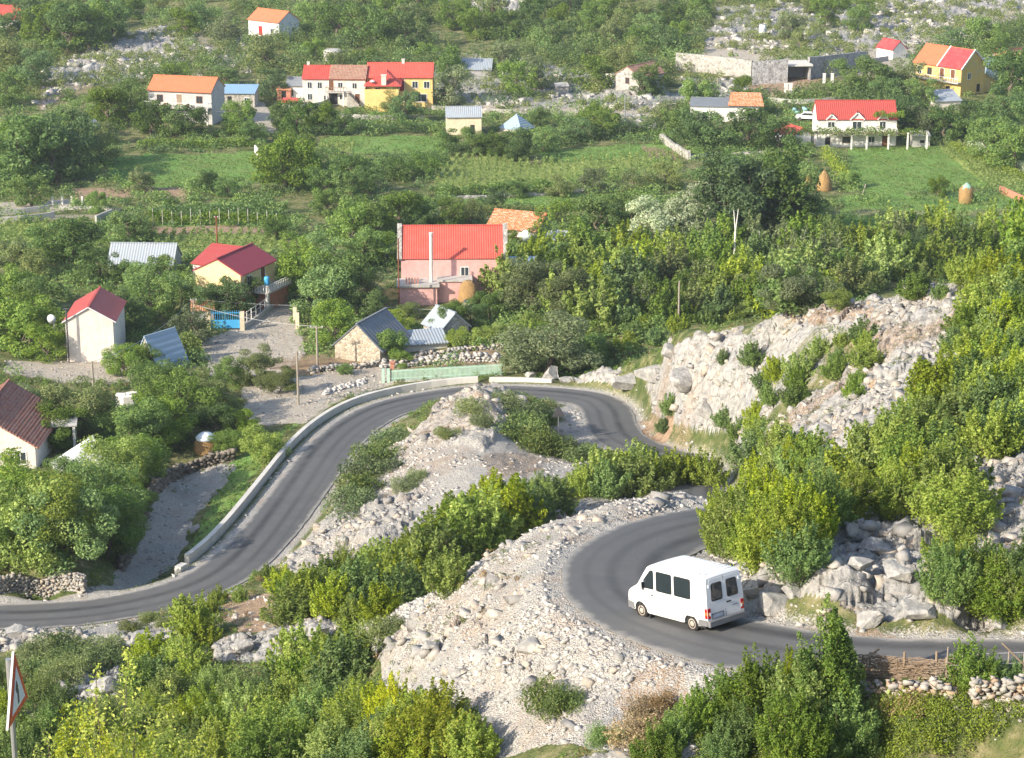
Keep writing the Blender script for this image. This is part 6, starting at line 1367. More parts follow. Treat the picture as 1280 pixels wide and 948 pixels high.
n_ = zone([(620, 335), (700, 320), (860, 315), (1000, 305), (1130, 300), (1220, 300), (1290, 290), (1290, 325), (1120, 345), (1060, 375), (950, 400), (760, 405), (640, 395)], 27, 'shrubF', ['mid', 'bright', 'bright', 'olive', 'mid'], (3.8, 6.0), GE, 1.7)
for c_, x, y, h in (('olive', 668, 390, 66), ('olive', 700, 396, 62), ('dark', 965, 385, 52), ('olive', 985, 392, 60), ('olive', 1020, 380, 46), ('dark', 1150, 330, 44), ('bright', 1045, 390, 30), ('bright', 930, 395, 24), ('mid', 890, 400, 26), ('olive', 945, 380, 40)): T(c_, x, y, h, 'treeM', 1.25, GE)
zone([(640, 405), (780, 400), (960, 395), (1000, 388), (960, 402), (860, 418), (780, 446), (740, 456), (700, 440), (640, 425)], 24, 'shrubF', ['bright', 'mid'], (1.6, 2.6), 'low garden shrubs behind the rock ridge', 1.6)
M['greypost'] = mat_plain('pale_grey_post', (.46, .44, .40))
GW = 'trees of the wooded hillside'
for pl_ in ([(560, 20), (880, 15), (880, 60), (830, 70), (700, 60), (560, 50)], [(0, 60), (0, 5), (150, 5), (130, 40), (60, 60)], [(390, 8), (540, 8), (540, 40), (400, 30)], [(1060, 8), (1110, 30), (1060, 45), (960, 20)]):
    zone(pl_, 34, 'treeF', ['mid', 'olive', 'mid', 'dark'], (5.0, 7.5), GW, 2.4, sx=1.1)
# vine rows, hedges: each one a thing
def row(label, a, b, hpx, wm, col, n, leaf=.26, posts=0, name='hedge', cat='hedge', seed=1):
    p, q = raycast(*a), raycast(*b); s = proj(*p)[2]; h = hpx / s; d = q - p; L = math.hypot(d.x, d.y)
    o = empty(name, p, math.atan2(d.y, d.x)); tag(o, label, cat)
    r = np.random.default_rng(seed + int(a[0])); x = r.random(n) * L; hh_ = h * (.75 + .45 * fbm(x / 2.2, x * 0 + seed, seed, 3)); z = hh_ * (.1 + .9 * r.random(n) ** .8); y = r.normal(0, wm * .3, n) * (1.15 - z / h * .4)
    gg_ = np.interp(x, np.linspace(0, L, 40), [gz(*(p + d * k)[:2]) - p.z for k in np.linspace(0, 1, 40)])
    V, F, Lf = leaves(np.stack([x, y, z + gg_], 1), leaf, .3, None, seed); link('foliage', leaf_mesh('foliage', V, F, Lf, LEAF[col]), None, o)
    for i in range(posts):
        k = (i + .5) / posts; qx = L * k; g_ = gz(*(p + d * k)[:2]) - p.z; MB().box(qx - .04, qx + .04, -wm * .35 - .04, -wm * .35 + .04, g_ - .3, g_ + h * random.uniform(.75, 1.0)).build('post', M['greypost'], o)
    return o
row('front vine row with pale posts above the ploughed strip', (186, 281), (352, 282), 22, .9, 'mid', 5200, posts=14, name='vine_row', cat='vine row'); row('second vine row behind the post-lined front row', (186, 274), (352, 275), 20, .9, 'dark', 3800, name='vine_row', cat='vine row', seed=2); row('rear vine row below the dark bushes', (230, 267), (360, 267), 18, .9, 'mid', 3400, name='vine_row', cat='vine row', seed=3)
mark(270, 275, 'the vine rows')
row('clipped green hedge before the long orange-roofed house', (172, 186), (322, 183), 12, 1.4, 'mid', 3800, seed=4); row('dark vine hedge below the yellow scarlet-roofed house', (380, 170), (545, 166), 16, 1.8, 'dark', 4600, seed=5)
row('long dark vine hedge slanting right behind the green field', (560, 196), (830, 166), 22, 2.2, 'dark', 8200, seed=6, name='vine_hedge'); row('dark hedge left of the striped crop field', (400, 216), (560, 206), 22, 2.4, 'dark', 5600, seed=7, name='vine_hedge')
row('low hedge under the striped crop field', (545, 246), (700, 236), 14, 1.6, 'dark', 3600, seed=8); row('leafy maize row right of the meadow, nearer one', (1190, 186), (1290, 232), 14, 1.6, 'bright', 3200, seed=9, name='maize_row', cat='crop row'); row('leafy maize row right of the meadow, farther one', (1212, 184), (1290, 222), 13, 1.4, 'silver', 2600, seed=10, name='maize_row', cat='crop row')
row('leafy crop row left of the right meadow', (1030, 196), (1064, 236), 16, 1.8, 'bright', 2400, seed=11, name='maize_row', cat='crop row'); row('pale leafy crop band in lower right meadow', (1200, 288), (1290, 286), 12, 2.6, 'silver', 2600, seed=12, name='maize_row', cat='crop row')
row('vine trellis in the garden right of the gable house', (188, 444), (252, 440), 26, 1.4, 'bright', 2800, seed=13, name='vine_row', cat='vine row', leaf=.2); row('weedy hedge above the ridge rock, full of broad leaves', (640, 418), (900, 402), 18, 2.2, 'mid', 6400, seed=14, leaf=.2); row('broad-leaved garden hedge below the lower haystack', (565, 436), (640, 428), 20, 2., 'bright', 2800, seed=15, leaf=.2)
row('dense grey-green hedge across the strips behind the orange barn', (560, 268), (800, 258), 14, 2., 'olive', 4200, seed=16)

# ================================================================ labels for every plant
ORD = ['', 'first', 'second', 'third', 'fourth', 'fifth', 'sixth', 'seventh', 'eighth', 'ninth', 'tenth', 'eleventh', 'twelfth', 'thirteenth', 'fourteenth', 'fifteenth', 'sixteenth', 'seventeenth', 'eighteenth', 'nineteenth', 'twentieth']
LM += [(865, 745, 'the white van'), (698, 535, 'the dark triangular sign'), (22, 900, 'the near warning sign'), (600, 486, 'the mound top'), (1185, 380, 'the grey scree slope'), (1110, 680, 'the roadside rock outcrop'), (850, 470, 'the pale rock face'), (640, 830, 'the gravel spur'), (560, 690, 'the gully'), (300, 775, 'the red soil patch'), (130, 850, 'the white outcrop'), (300, 880, 'the near slope boulders'), (470, 880, 'the spur foot'), (1000, 900, 'the big sapling clump'), (1200, 600, 'the knoll thicket'), (1280, 470, 'the right knoll edge'),
       (225, 215, 'the long green field'), (600, 218, 'the striped crop field'), (750, 200, 'the middle field'), (1130, 215, 'the right meadow'), (150, 85, 'the hillside rock outcrop'), (930, 305, 'the forked bare trunk'), (200, 650, 'the stony stream bed'), (60, 740, 'the sunlit dry stone wall'), (373, 480, 'the tallest utility pole'), (848, 385, 'the scrub utility pole'), (700, 40, 'the wooded hillside'), (30, 262, 'the water channel'), (1160, 800, 'the roadside gravel'), (1280, 310, 'the knoll crest'), (900, 655, 'the upper hairpin road'), (465, 600, 'the juniper strip')]
bk = {}
for root, px, py, hm, key, col in PLANTS:
    best = min(LM, key=lambda L: (L[0] - px) ** 2 + ((L[1] - py) * 1.4) ** 2)
    dx, dy = px - best[0], (py - best[1]) * 1.4
    rel = ('right of' if dx > 0 else 'left of') if abs(dx) > abs(dy) else ('in front of' if dy > 0 else 'behind')
    ph = PROTO[(key, col)][0]['h']; q = hm / ph
    size = 'big ' if q > 1.25 else ('small ' if q < .8 else '')
    d_ = size + CWORD[col] + ' ' + SHAPE[key]
    bk.setdefault((d_, rel, best[2]), []).append((px, root))
for (d_, rel, lm), L in bk.items():
    L.sort(key=lambda q: q[0])
    for i, (x, root) in enumerate(L):
        s = f'{d_} {rel} {lm}'
        if len(L) > 1: s = f'{ORD[i + 1] if i < 20 else str(i + 1) + "th"} {d_} {rel} {lm}, from left'
        if len(s.split()) > 16: s = s.replace('broadleaf tree', 'tree').replace('leafy ', '')
        root['label'] = s
print('PLANTS', len(PLANTS), {k: sum(1 for p in PLANTS if KIND[p[4]][3] == k) for k in ('shrub', 'bush', 'tree', 'sapling')}, 'maxbucket', max(len(v) for v in bk.values()), 'maxwords', max(len(p[0]['label'].split()) for p in PLANTS))
# ================================================================ undergrowth, crops, rubble (nobody could count these)
cellA = np.gradient(rowsY)[:, None] * np.gradient(colsU)[None] * GY
infr = (np.abs(GU) < .30)
veg0 = np.clip(1 - rock * 1.3, 0, 1) * (1 - gravel) * (1 - soil * .9) * (1 - grass) * (1 - crop) * (1 - path) * (rdist > 4.2) * infr
clear = np.ones_like(veg0)
for bx, by, br in BUILT:
    r0, r1 = np.searchsorted(rowsY, [by - br, by + br]); clear[r0:r1] *= (np.hypot(GX[r0:r1] - bx, GY[r0:r1] - by) > br)
for pp_ in ([(280, 405), (372, 378), (380, 440), (260, 440)], [(1060, 180), (1165, 180), (1165, 190), (1060, 190)]): clear *= 1 - mask(pp_, .1)
def pick(wt, n, ya, yb):
    a, b = np.searchsorted(rowsY, [ya, yb]); w_ = (wt[a:b] * cellA[a:b]).ravel(); w_ = w_ / w_.sum()
    i = rng.choice(len(w_), n, p=w_); r_, c_ = np.divmod(i, NC); r_ += a
    j1, j2 = rng.uniform(-.5, .5, n), rng.uniform(-.5, .5, n)
    y = rowsY[r_] + j1 * np.gradient(rowsY)[r_]; x = (colsU[c_] + j2 * np.gradient(colsU)[c_]) * y
    return x, y, ground(x, y)
def thicket(name, wt, n, ya, yb, hh_, rr_, per, leaf, mat, seed, kind='stuff', dome=1.):
    """leafy low growth: n tufts of per leaves"""
    x, y, z = pick(wt, n, ya, yb); r = np.random.default_rng(seed)
    h = r.uniform(*hh_, n)[:, None]; w_ = r.uniform(*rr_, n)[:, None]
    d = r.normal(size=(n, per, 3)); d /= np.linalg.norm(d, axis=2)[:, :, None]; d[:, :, 2] = np.abs(d[:, :, 2]) ** .8
    q = r.uniform(.55, 1.1, (n, per)) * (.75 + .5 * r.random((n, 1)))
    P = np.stack([x[:, None] + d[..., 0] * w_ * q, y[:, None] + d[..., 1] * w_ * q, z[:, None] + d[..., 2] * h * q], -1).reshape(-1, 3)
    V, F, L = leaves(P, leaf, .3, d.reshape(-1, 3) * .7, seed); me = leaf_mesh(name, V, F, L, LEAF[mat]); o = link(name, me); o['kind'] = kind; return o
nz = fbm(GX / 16, GY / 16, 70, 3)
hv = veg0 * clear
thicket('undergrowth', hv * (nz > -.25), 2600, 236, 445, (.7, 2.0), (1.0, 2.2), 120, .30, 'mid', 1)
thicket('undergrowth', hv * (nz < .1), 1300, 236, 445, (.5, 1.5), (.8, 1.8), 100, .28, 'dark', 2)
thicket('undergrowth', hv, 900, 236, 445, (.3, .9), (.6, 1.6), 70, .25, 'olive', 3)
w1 = hv * (np.clip(nz + .75, 0, 1))
thicket('scrub_woodland', hv * (GY > 470), 900, 470, 660, (2.2, 4.2), (1.4, 2.5), 200, .36, 'mid', 24)
thicket('scrub_woodland', w1, 1500, 430, 660, (1.8, 3.8), (1.3, 2.4), 190, .36, 'mid', 4)
thicket('scrub_woodland', w1, 1300, 430, 660, (1.6, 3.6), (1.3, 2.4), 190, .36, 'olive', 5)
thicket('scrub_woodland', w1 * (nz > 0), 700, 430, 660, (2.5, 4.6), (1.5, 2.6), 220, .38, 'dark', 6)
thicket('scrub_woodland', infr * rock * (nz > -.25), 900, 400, 640, (.8, 2.0), (.8, 1.8), 120, .32, 'olive', 7)
nn = np.clip(n2 * 1.5 + .5, 0, 1) * np.clip(nz + .6, 0, 1)
thicket('low_herbs', veg0 * clear * nn, 5200, 120, 236, (.12, .5), (.2, .8), 34, .14, 'olive', 8)
thicket('low_herbs', veg0 * clear * nn, 3600, 120, 236, (.15, .7), (.25, .8), 44, .14, 'mid', 9)
thicket('dry_grass', (veg0 * .6 + .25 * soil * infr * (rdist > 4)) * nn, 3800, 64, 236, (.12, .4), (.15, .5), 30, .10, 'dry', 10)
thicket('low_herbs', veg0 * nn, 4200, 62, 120, (.12, .45), (.15, .55), 40, .075, 'mid', 11)
thicket('low_herbs', veg0 * nn, 2600, 62, 120, (.12, .4), (.15, .5), 40, .07, 'olive', 12)
thicket('low_herbs', (gravel + rock) * infr * (rdist > 4) * (nz > .25), 500, 62, 236, (.1, .35), (.12, .4), 36, .08, 'olive', 13)
gm = mask([(900, 884), (1290, 886), (1290, 960), (860, 960)], .3) * np.clip(.75 + 1.6 * fbm(GX / 1.3, GY / 1.3, 91, 3), 0.45, 1)
thicket('dry_grass', mask([(1070, 868), (1190, 872), (1180, 892), (1150, 920), (1060, 905)], .4) * infr, 900, 62, 84, (.15, .5), (.12, .3), 40, .06, 'dry', 17)
thicket('garden_weeds', gm, 3600, 62, 82, (.1, .5), (.12, .4), 44, .07, 'bright', 14); thicket('garden_weeds', gm * (nz * 0 + 1), 1300, 62, 82, (.15, .5), (.12, .4), 44, .06, 'olive', 15)
thicket('squash_leaves', mask([(1020, 875), (1290, 868), (1290, 900), (1100, 915), (1040, 948), (990, 948)], .3), 330, 62, 82, (.25, .5), (.25, .5), 15, .24, 'bright', 16)
# field crops in rows
x, y, z = pick(crop * infr, 26000, 236, 445); x = np.round((x + .0 * y) / 1.3) * 1.3 + rng.normal(0, .14, len(x)); z = ground(x, y)
V, F, L = leaves(np.stack([x, y, z + rng.uniform(.1, .9, len(x))], 1), .3, .2, None, 21); link('field_crops', leaf_mesh('field_crops', V, F, L, LEAF['bright']))['kind'] = 'stuff'
x, y, z = pick(grass * infr * np.clip(n2 + .7, 0, 1), 22000, 160, 445); V, F, L = leaves(np.stack([x, y, z + rng.uniform(.02, .2, len(x))], 1), .22, .5, None, 22); link('meadow_grass', leaf_mesh('meadow_grass', V, F, L, LEAF['mid']))['kind'] = 'stuff'
def rubble(name, wt, n, ya, yb, smin, smax, mat, seed, pw=3.):
    x, y, z = pick(wt, n, ya, yb); r = np.random.default_rng(seed)
    F0 = CUBE_T; m = 8
    s = (smin + (smax - smin) * r.random(n) ** pw)[:, None, None]
    V = CUBE_V[None] * r.uniform(.55, 1.2, (n, 8, 1)) + r.uniform(-.25, .25, (n, 8, 3)); V = V * np.stack([r.uniform(.8, 1.5, n), r.uniform(.7, 1.1, n), r.uniform(.4, .85, n)], -1)[:, None]
    a, b_ = r.uniform(0, 6.28, n)[:, None], r.uniform(-.7, .7, n)[:, None]
    y1, z1 = V[..., 1] * np.cos(b_) - V[..., 2] * np.sin(b_), V[..., 1] * np.sin(b_) + V[..., 2] * np.cos(b_); x1 = V[..., 0]
    V = np.stack([x1 * np.cos(a) - y1 * np.sin(a), x1 * np.sin(a) + y1 * np.cos(a), z1], -1) * s
    V = V + np.stack([x, y, z], -1)[:, None]; F = (F0[None] + (np.arange(n) * m)[:, None, None]).reshape(-1, 3)
    o = link(name, mesh_np(name, V.reshape(-1, 3), F), M[mat]); o['kind'] = 'stuff'; return o
offr = (rdist > 2.9) * infr; clu = np.clip(.35 + 2.4 * fbm(GX / 3.5, GY / 3.5, 95, 4), .06, 1.5)
rubble('gravel', gravel * offr * clu, 38000, 62, 118, .010, .17, 'limestone', 1, 9.)
rubble('gravel', gravel * offr * clu, 15000, 118, 240, .022, .24, 'limestone', 2, 8)
rubble('gravel', (rdist > 2.0) * (rdist < 3.2) * infr, 5000, 62, 240, .01, .06, 'limestone', 9, 4)
rubble('rubble', np.maximum(rock, .25 * gravel) * offr * (rdist > 3.6), 5000, 62, 130, .03, .5, 'drystone', 3, 8)
rubble('rubble', rock * offr * clu, 3600, 130, 240, .05, .6, 'drystone', 4, 7)
rubble('rubble', soil * offr, 2600, 62, 240, .03, .25, 'limestone', 5, 5)
rubble('rubble', rock * infr * clu, 3600, 400, 640, .15, 1.2, 'limestone', 6, 4)
rubble('rubble', path * infr, 2600, 180, 320, .03, .2, 'drystone', 7, 5)

# ================================================================ boulders: each one a thing
def boulder(px, py, wpx, hpx, label, mat='limestone', seed=0, sink=.25, dx=1.):
    p = raycast(px, py); s = proj(*p)[2]; r = np.random.default_rng(seed + int(px)); w_, h_ = wpx / s, hpx / s
    bm = bmesh.new(); bmesh.ops.create_icosphere(bm, subdivisions=3, radius=1); V = np.array([v.co[:] for v in bm.verts])
    for _ in range(16):
        q = r.normal(size=3); q /= np.linalg.norm(q); d = V @ q; V = V - np.outer(np.clip(d - r.uniform(.38, .72), 0, 9), q)
    V += .05 * np.stack([fbm(V[:, 0] * 3 + 9 * k, V[:, 1] * 3 + V[:, 2] * 2.2, k + seed, 3) for k in range(3)], 1)
    V = V * np.array([w_ / 2 * 1.25, w_ / 2 * dx, h_ * .62]) + np.array([0, 0, h_ * (.5 - sink)])
    for v, c_ in zip(bm.verts, V): v.co = c_
    me = bpy.data.meshes.new('boulder'); bm.to_mesh(me); bm.free()
    o = link('boulder', me, M[mat], None, tuple(p), r.uniform(-.5, .5)); tag(o, label, 'boulder', 'boulders'); return o
M['rockgrey'] = mat_ground_rock = (lambda: (lambda t: (t.bsdf(t.mix(t.val(t.noise(4, 5, t.coord()), .4, .6, .5, 0), t.ramp(t.noise(1.1, 6, t.coord()), [(.3, (.25, .24, .23)), (.5, (.40, .39, .37)), (.7, (.50, .47, .42))]), (.20, .19, .18)), .95, t.noise(3.5, 7, t.coord(), .7), .9, .12, .15), t.m)[1])(NT('boulder_rock')))()
for a in [(662, 812, 40, 24, 'angular grey boulder casting a long shadow on the gravel spur'), (700, 648, 30, 16, 'squarish boulder on the rim above the shrub gully'), (640, 660, 20, 10, 'low boulder on the spur rim left of the squarish one'),
          (540, 810, 26, 14, 'grey boulder in the shade on the left of the spur'), (575, 845, 40, 14, 'flat slab boulder low on the gravel spur'), (648, 872, 22, 14, 'blocky pale boulder above the small juniper'), (610, 905, 30, 12, 'low pale boulder near the foot of spur'),
          (688, 474, 26, 22, 'largest white boulder at the end of the parapet'), (664, 473, 16, 14, 'small white boulder left of the largest at parapet end'), (708, 478, 24, 10, 'low white boulder right of the largest at parapet end'), (632, 494, 10, 8, 'dark stone on the mound tip beside the bend'),
          (1072, 712, 40, 30, 'rounded grey boulder on the slope above the bushy sapling'), (1062, 664, 30, 24, 'upper grey boulder at the shrub edge on the knoll'), (1095, 690, 44, 22, 'wide grey boulder between the shrubs on the knoll'), (1120, 725, 44, 36, 'tall pale grey crag block right of the rounded boulder'), (1150, 770, 70, 26, 'long pale slab outcrop at the road edge'), (1085, 780, 56, 26, 'big pale roadside slab left of the long one'), (1180, 745, 40, 26, 'grey block under the right-hand shrubs'), (1250, 785, 30, 24, 'pale block at the road edge near right border'),
          (965, 765, 50, 36, 'dark shaded rock face right beside the van'), (990, 745, 40, 30, 'reddish grey rock behind the shaded one by the van'), (935, 690, 26, 18, 'grey boulder below the bright shrubs at the hairpin'),
          (1168, 372, 16, 11, 'dark round stone on the knoll crest'), (1020, 560, 60, 40, 'broad grey crag among shrubs on the knoll face'), (1075, 545, 30, 22, 'grey block right of the broad crag'), (1265, 560, 44, 24, 'grey rock ledge near right border between shrubs'),
          (128, 862, 40, 24, 'white crag on the lower left slope'), (98, 868, 30, 20, 'smaller white crag left of the bigger one'), (232, 838, 24, 26, 'pointed white rock beside the tall bright shrub'), (20, 792, 50, 16, 'broad white rock slab below the road at left'), (178, 800, 44, 18, 'smooth pinkish soil-stained boulder below the road'), (300, 815, 34, 22, 'white rock in the outcrop below red soil'), (395, 795, 34, 22, 'white rock at right end of the outcrop'), (222, 776, 14, 10, 'small round white stone at the verge'),
          (130, 946, 24, 12, 'grey boulder at the bottom edge beside yellow leaves'), (300, 942, 26, 14, 'grey boulder among shrubs at the bottom edge'), (243, 668, 18, 18, 'sharp grey rock below the parapet end'), (950, 312, 20, 12, 'white boulder right of the forked trunk'), (903, 312, 16, 10, 'white boulder left of the forked trunk'), (472, 396, 14, 8, 'rounded pale stone above the cottage'),
          (820, 470, 50, 34, 'big tilted slab in the pale rock face'), (790, 478, 44, 26, 'lower block of the pale rock face'), (860, 480, 46, 36, 'upper block of the pale rock face'), (885, 515, 40, 30, 'orange-stained block low on the pale rock face'), (840, 440, 40, 20, 'crest block of the pale rock face')]:
    boulder(*a[:5], mat='rockgrey', seed=len(a[4]), sink=.46 if 'rock face' in a[4] and a[1] < 520 and a[0] > 780 and a[0] < 900 else .25)

# ================================================================ road signs
p_ = raycast(698, 552); s_ = proj(*p_)[2]; o = empty('road_sign', p_, R(8)); tag(o, 'triangular road sign seen from its dark back on the mound', 'road sign'); hs_ = 47 / s_
MB().tube([(0, .05, -.4), (0, .05, hs_)], .04, 8).build('pole', M['galv'], o)
a_ = .62; MB().quad_mesh([(-a_, 0, hs_ - 1.05), (a_, 0, hs_ - 1.05), (0, 0, hs_ + .02), (-a_, -.03, hs_ - 1.05), (a_, -.03, hs_ - 1.05), (0, -.03, hs_ + .02)], [(0, 1, 2), (5, 4, 3), (0, 3, 4, 1), (1, 4, 5, 2), (2, 5, 3, 0)]).build('sign_plate', M['darkmetal'], o)
bl = Vector(pt(8, 912, d=25.4)); th = R(87); dirv = Vector((math.cos(th), math.sin(th), 0)); cen = bl + dirv * .45
g_ = gz(cen.x, cen.y); o = empty('road_sign', (cen.x, cen.y, g_), th); tag(o, 'near triangular warning sign with red border, seen from the side among yellow-green leaves', 'road sign'); zb = bl.z - g_
M['signred'] = mat_plain('sign_red', (.58, .055, .02), .4, bump=0); M['signwhite'] = mat_plain('sign_white', (.66, .67, .69), .4, bump=0)
def tri(a, zc, y0, y1, hgt):
    z0 = zc; return MB().quad_mesh([(-a, y0, z0), (a, y0, z0), (0, y0, z0 + hgt), (-a, y1, z0), (a, y1, z0), (0, y1, z0 + hgt)], [(0, 1, 2), (5, 4, 3), (0, 3, 4, 1), (1, 4, 5, 2), (2, 5, 3, 0)])
tri(.475, zb, -.03, .0, .82).build('sign_plate', M['galv'], o); rp = tri(.45, zb + .015, -.036, -.0305, .78).build('red_border', M['signred'], o); tri(.30, zb + .10, -.042, -.0365, .52).build('white_field', M['signwhite'], o)
MB().box(-.03, .03, -.046, -.0425, zb + .14, zb + .32).box(-.07, .0, -.046, -.0425, zb + .30, zb + .36).quad_mesh([(-.1, -.046, zb + .35), (.02, -.046, zb + .35), (-.04, -.046, zb + .46)], [(0, 1, 2)]).build('symbol', M['darkmetal'], o)
MB().tube([(0, .05, -.6), (0, .05, zb + .72)], .035, 10).build('pole', M['galv'], o)

# ================================================================ van
VL, VW, VH = 4.84, 1.93, 2.36
def mat_van():
    t = NT('van_white_paint'); P = t.coord(); sx = t.n('ShaderNodeSeparateXYZ', i_0=P); n = t.noise(2.2, 5, P)
    g = t.math('MULTIPLY', t.val(t.math('ADD', sx.outputs[2], t.val(n, .3, .7, -.25, .25)), .3, .95, .6, 0), .7)
    t.bsdf(t.mix(g, (.70, .71, .72), (.42, .37, .31)), .3, spec=.5); return t.m
M['vanwhite'] = mat_van(); M['vanglass'] = mat_plain('van_glass', (.022, .030, .036), .03, .1, 1., 0, .7); M['vanblack'] = mat_plain('black_rubber_trim', (.03, .03, .032), .6, bump=0); M['vangrey'] = mat_plain('grey_bumper', (.17, .17, .175), .6, bump=.05); M['tyre'] = mat_plain('tyre_rubber', (.022, .021, .020), .9); M['hub'] = mat_plain('dusty_wheel_steel', (.38, .33, .28), .6); M['red_l'] = mat_plain('red_lens', (.50, .015, .015), .15, bump=0); M['orange_l'] = mat_plain('orange_lens', (.75, .16, .03), .15, bump=0); M['plate'] = mat_plain('number_plate', (.38, .42, .50), .5, bump=0); M['seat'] = mat_plain('seat_brown', (.30, .12, .06), .9)
A_, B_ = raycast(866.5, 791.5), raycast(803.5, 774.5)
fw_ = (B_ - A_); wb = fw_.length; 
C_ = A_ + Vector((-fw_.y, fw_.x, 0)).normalized() * -1.7; C_.z = gz(C_.x, C_.y); fx = fw_.normalized(); up_ = fx.cross((A_ - C_)).normalized(); up_ = up_ if up_.z > 0 else -up_
ly = up_.cross(fx).normalized()   # left of the van
van = empty('minibus_van', (0, 0, 0)); vs = min(max(wb / 3.0, .9), 1.12)
def vdef(x, y, z):
    """tumblehome, roof edge and nose rounding"""
    k = 1.0
    if z > 1.15: k -= .075 * ((z - 1.15) / 1.2) ** 1.3
    if z > 2.12: k -= .10 * ((z - 2.12) / .24) ** 2
    if z < .55: k -= .03 * (.55 - z) / .25
    if x > 3.6: k -= .13 * ((x - 3.6) / 1.24) ** 2
    if x < .12: k -= .015
    zz = z + (.0 if z < 2.25 else .03 * (1 - (y / .97) ** 2))
    return (x, y * k, zz)
out = [(.02, .42), (0, .6), (.0, 1.3), (.03, 1.9), (.07, 2.25), (.16, 2.34), (1.5, 2.36), (3.05, 2.36), (3.32, 2.30), (3.48, 2.20), (4.06, 1.46), (4.2, 1.36), (4.62, 1.14), (4.76, 1.02), (4.83, .80), (4.84, .52), (4.80, .34), (4.46, .30)]
def arch(cx, r, n=9): return [(cx + r * math.cos(a), .33 + r * math.sin(a)) for a in np.linspace(R(0), R(180), n)]
out += arch(3.98, .40) + [(3.5, .31), (1.5, .31)] + arch(.98, .40) + [(.5, .34)]
bm = bmesh.new()
vs_ = [bm.verts.new((x, -VW / 2, z)) for x, z in out]; f_ = bm.faces.new(vs_)
ex = bmesh.ops.extrude_face_region(bm, geom=[f_]); bmesh.ops.translate(bm, vec=(0, VW, 0), verts=[g for g in ex['geom'] if isinstance(g, bmesh.types.BMVert)])
bmesh.ops.recalc_face_normals(bm, faces=bm.faces)
for z in (.6, .9, 1.15, 1.3, 1.45, 1.6, 1.75, 1.9, 2.05, 2.12, 2.2, 2.26, 2.31): bmesh.ops.bisect_plane(bm, geom=bm.verts[:] + bm.edges[:] + bm.faces[:], plane_co=(0, 0, z), plane_no=(0, 0, 1))
for x in (.5, 1.5, 2.5, 3.3, 3.6, 3.9, 4.2, 4.4, 4.6, 4.72): bmesh.ops.bisect_plane(bm, geom=bm.verts[:] + bm.edges[:] + bm.faces[:], plane_co=(x, 0, 0), plane_no=(1, 0, 0))
for y in (-.85, -.5, 0, .5, .85): bmesh.ops.bisect_plane(bm, geom=bm.verts[:] + bm.edges[:] + bm.faces[:], plane_co=(0, y, 0), plane_no=(0, 1, 0))
for v in bm.verts: v.co = vdef(*v.co)
for f in bm.faces: f.smooth = True
for e in bm.edges:
    if len(e.link_faces) == 2 and e.calc_face_angle(0) > R(38): e.smooth = False
me = bpy.data.meshes.new('body'); bm.to_mesh(me); bm.free(); body = link('body', me, M['vanwhite'], van)
def panel(pts, d, name, mat, par, side='L', inset=0., thick=.012, sub=4, rnd=.0):
    """a plate that follows the body side at (x, z) outline; side L/R, rear B or front F (then pts are (y, z))"""
    ring = []
    n = len(pts)
    for i in range(n):   # round the corners
        p0, p1, p2 = Vector(pts[i - 1]), Vector(pts[i]), Vector(pts[(i + 1) % n])
        if rnd: 
            a, b = p1 + (p0 - p1).normalized() * rnd, p1 + (p2 - p1).normalized() * rnd
            ring += [a.lerp(p1, .0), (a + b) / 4 + p1 / 2, b]
        else: ring.append(p1)
    def w(q, off):
        if side in 'LR':
            x, y, z = vdef(q[0], VW / 2, q[1]); y += off; return (x, y if side == 'L' else -y, z)
        if side == 'B':
            x = np.interp(q[1], [.42, .6, 1.3, 1.9, 2.25], [.02, 0, 0, .03, .07]); t = vdef(x, q[0], q[1]); return (t[0] - off, t[1], t[2])
        zz = q[1]; x = np.interp(zz, [1.46, 2.20], [4.06, 3.48]); t = vdef(x, q[0], zz); return (t[0] + off * .8, t[1], t[2] + off * .6)
    m = len(ring); V = [w(q, d - thick) for q in ring] + [w(q, d) for q in ring]
    F = [tuple(range(m, 2 * m)), tuple(reversed(range(m)))] + [(i, (i + 1) % m, m + (i + 1) % m, m + i) for i in range(m)]
    b = MB().quad_mesh(V, F); o = b.build(name, M[mat], par); x = bmesh.new(); x.from_mesh(o.data); bmesh.ops.recalc_face_normals(x, faces=x.faces); x.to_mesh(o.data); x.free(); return o
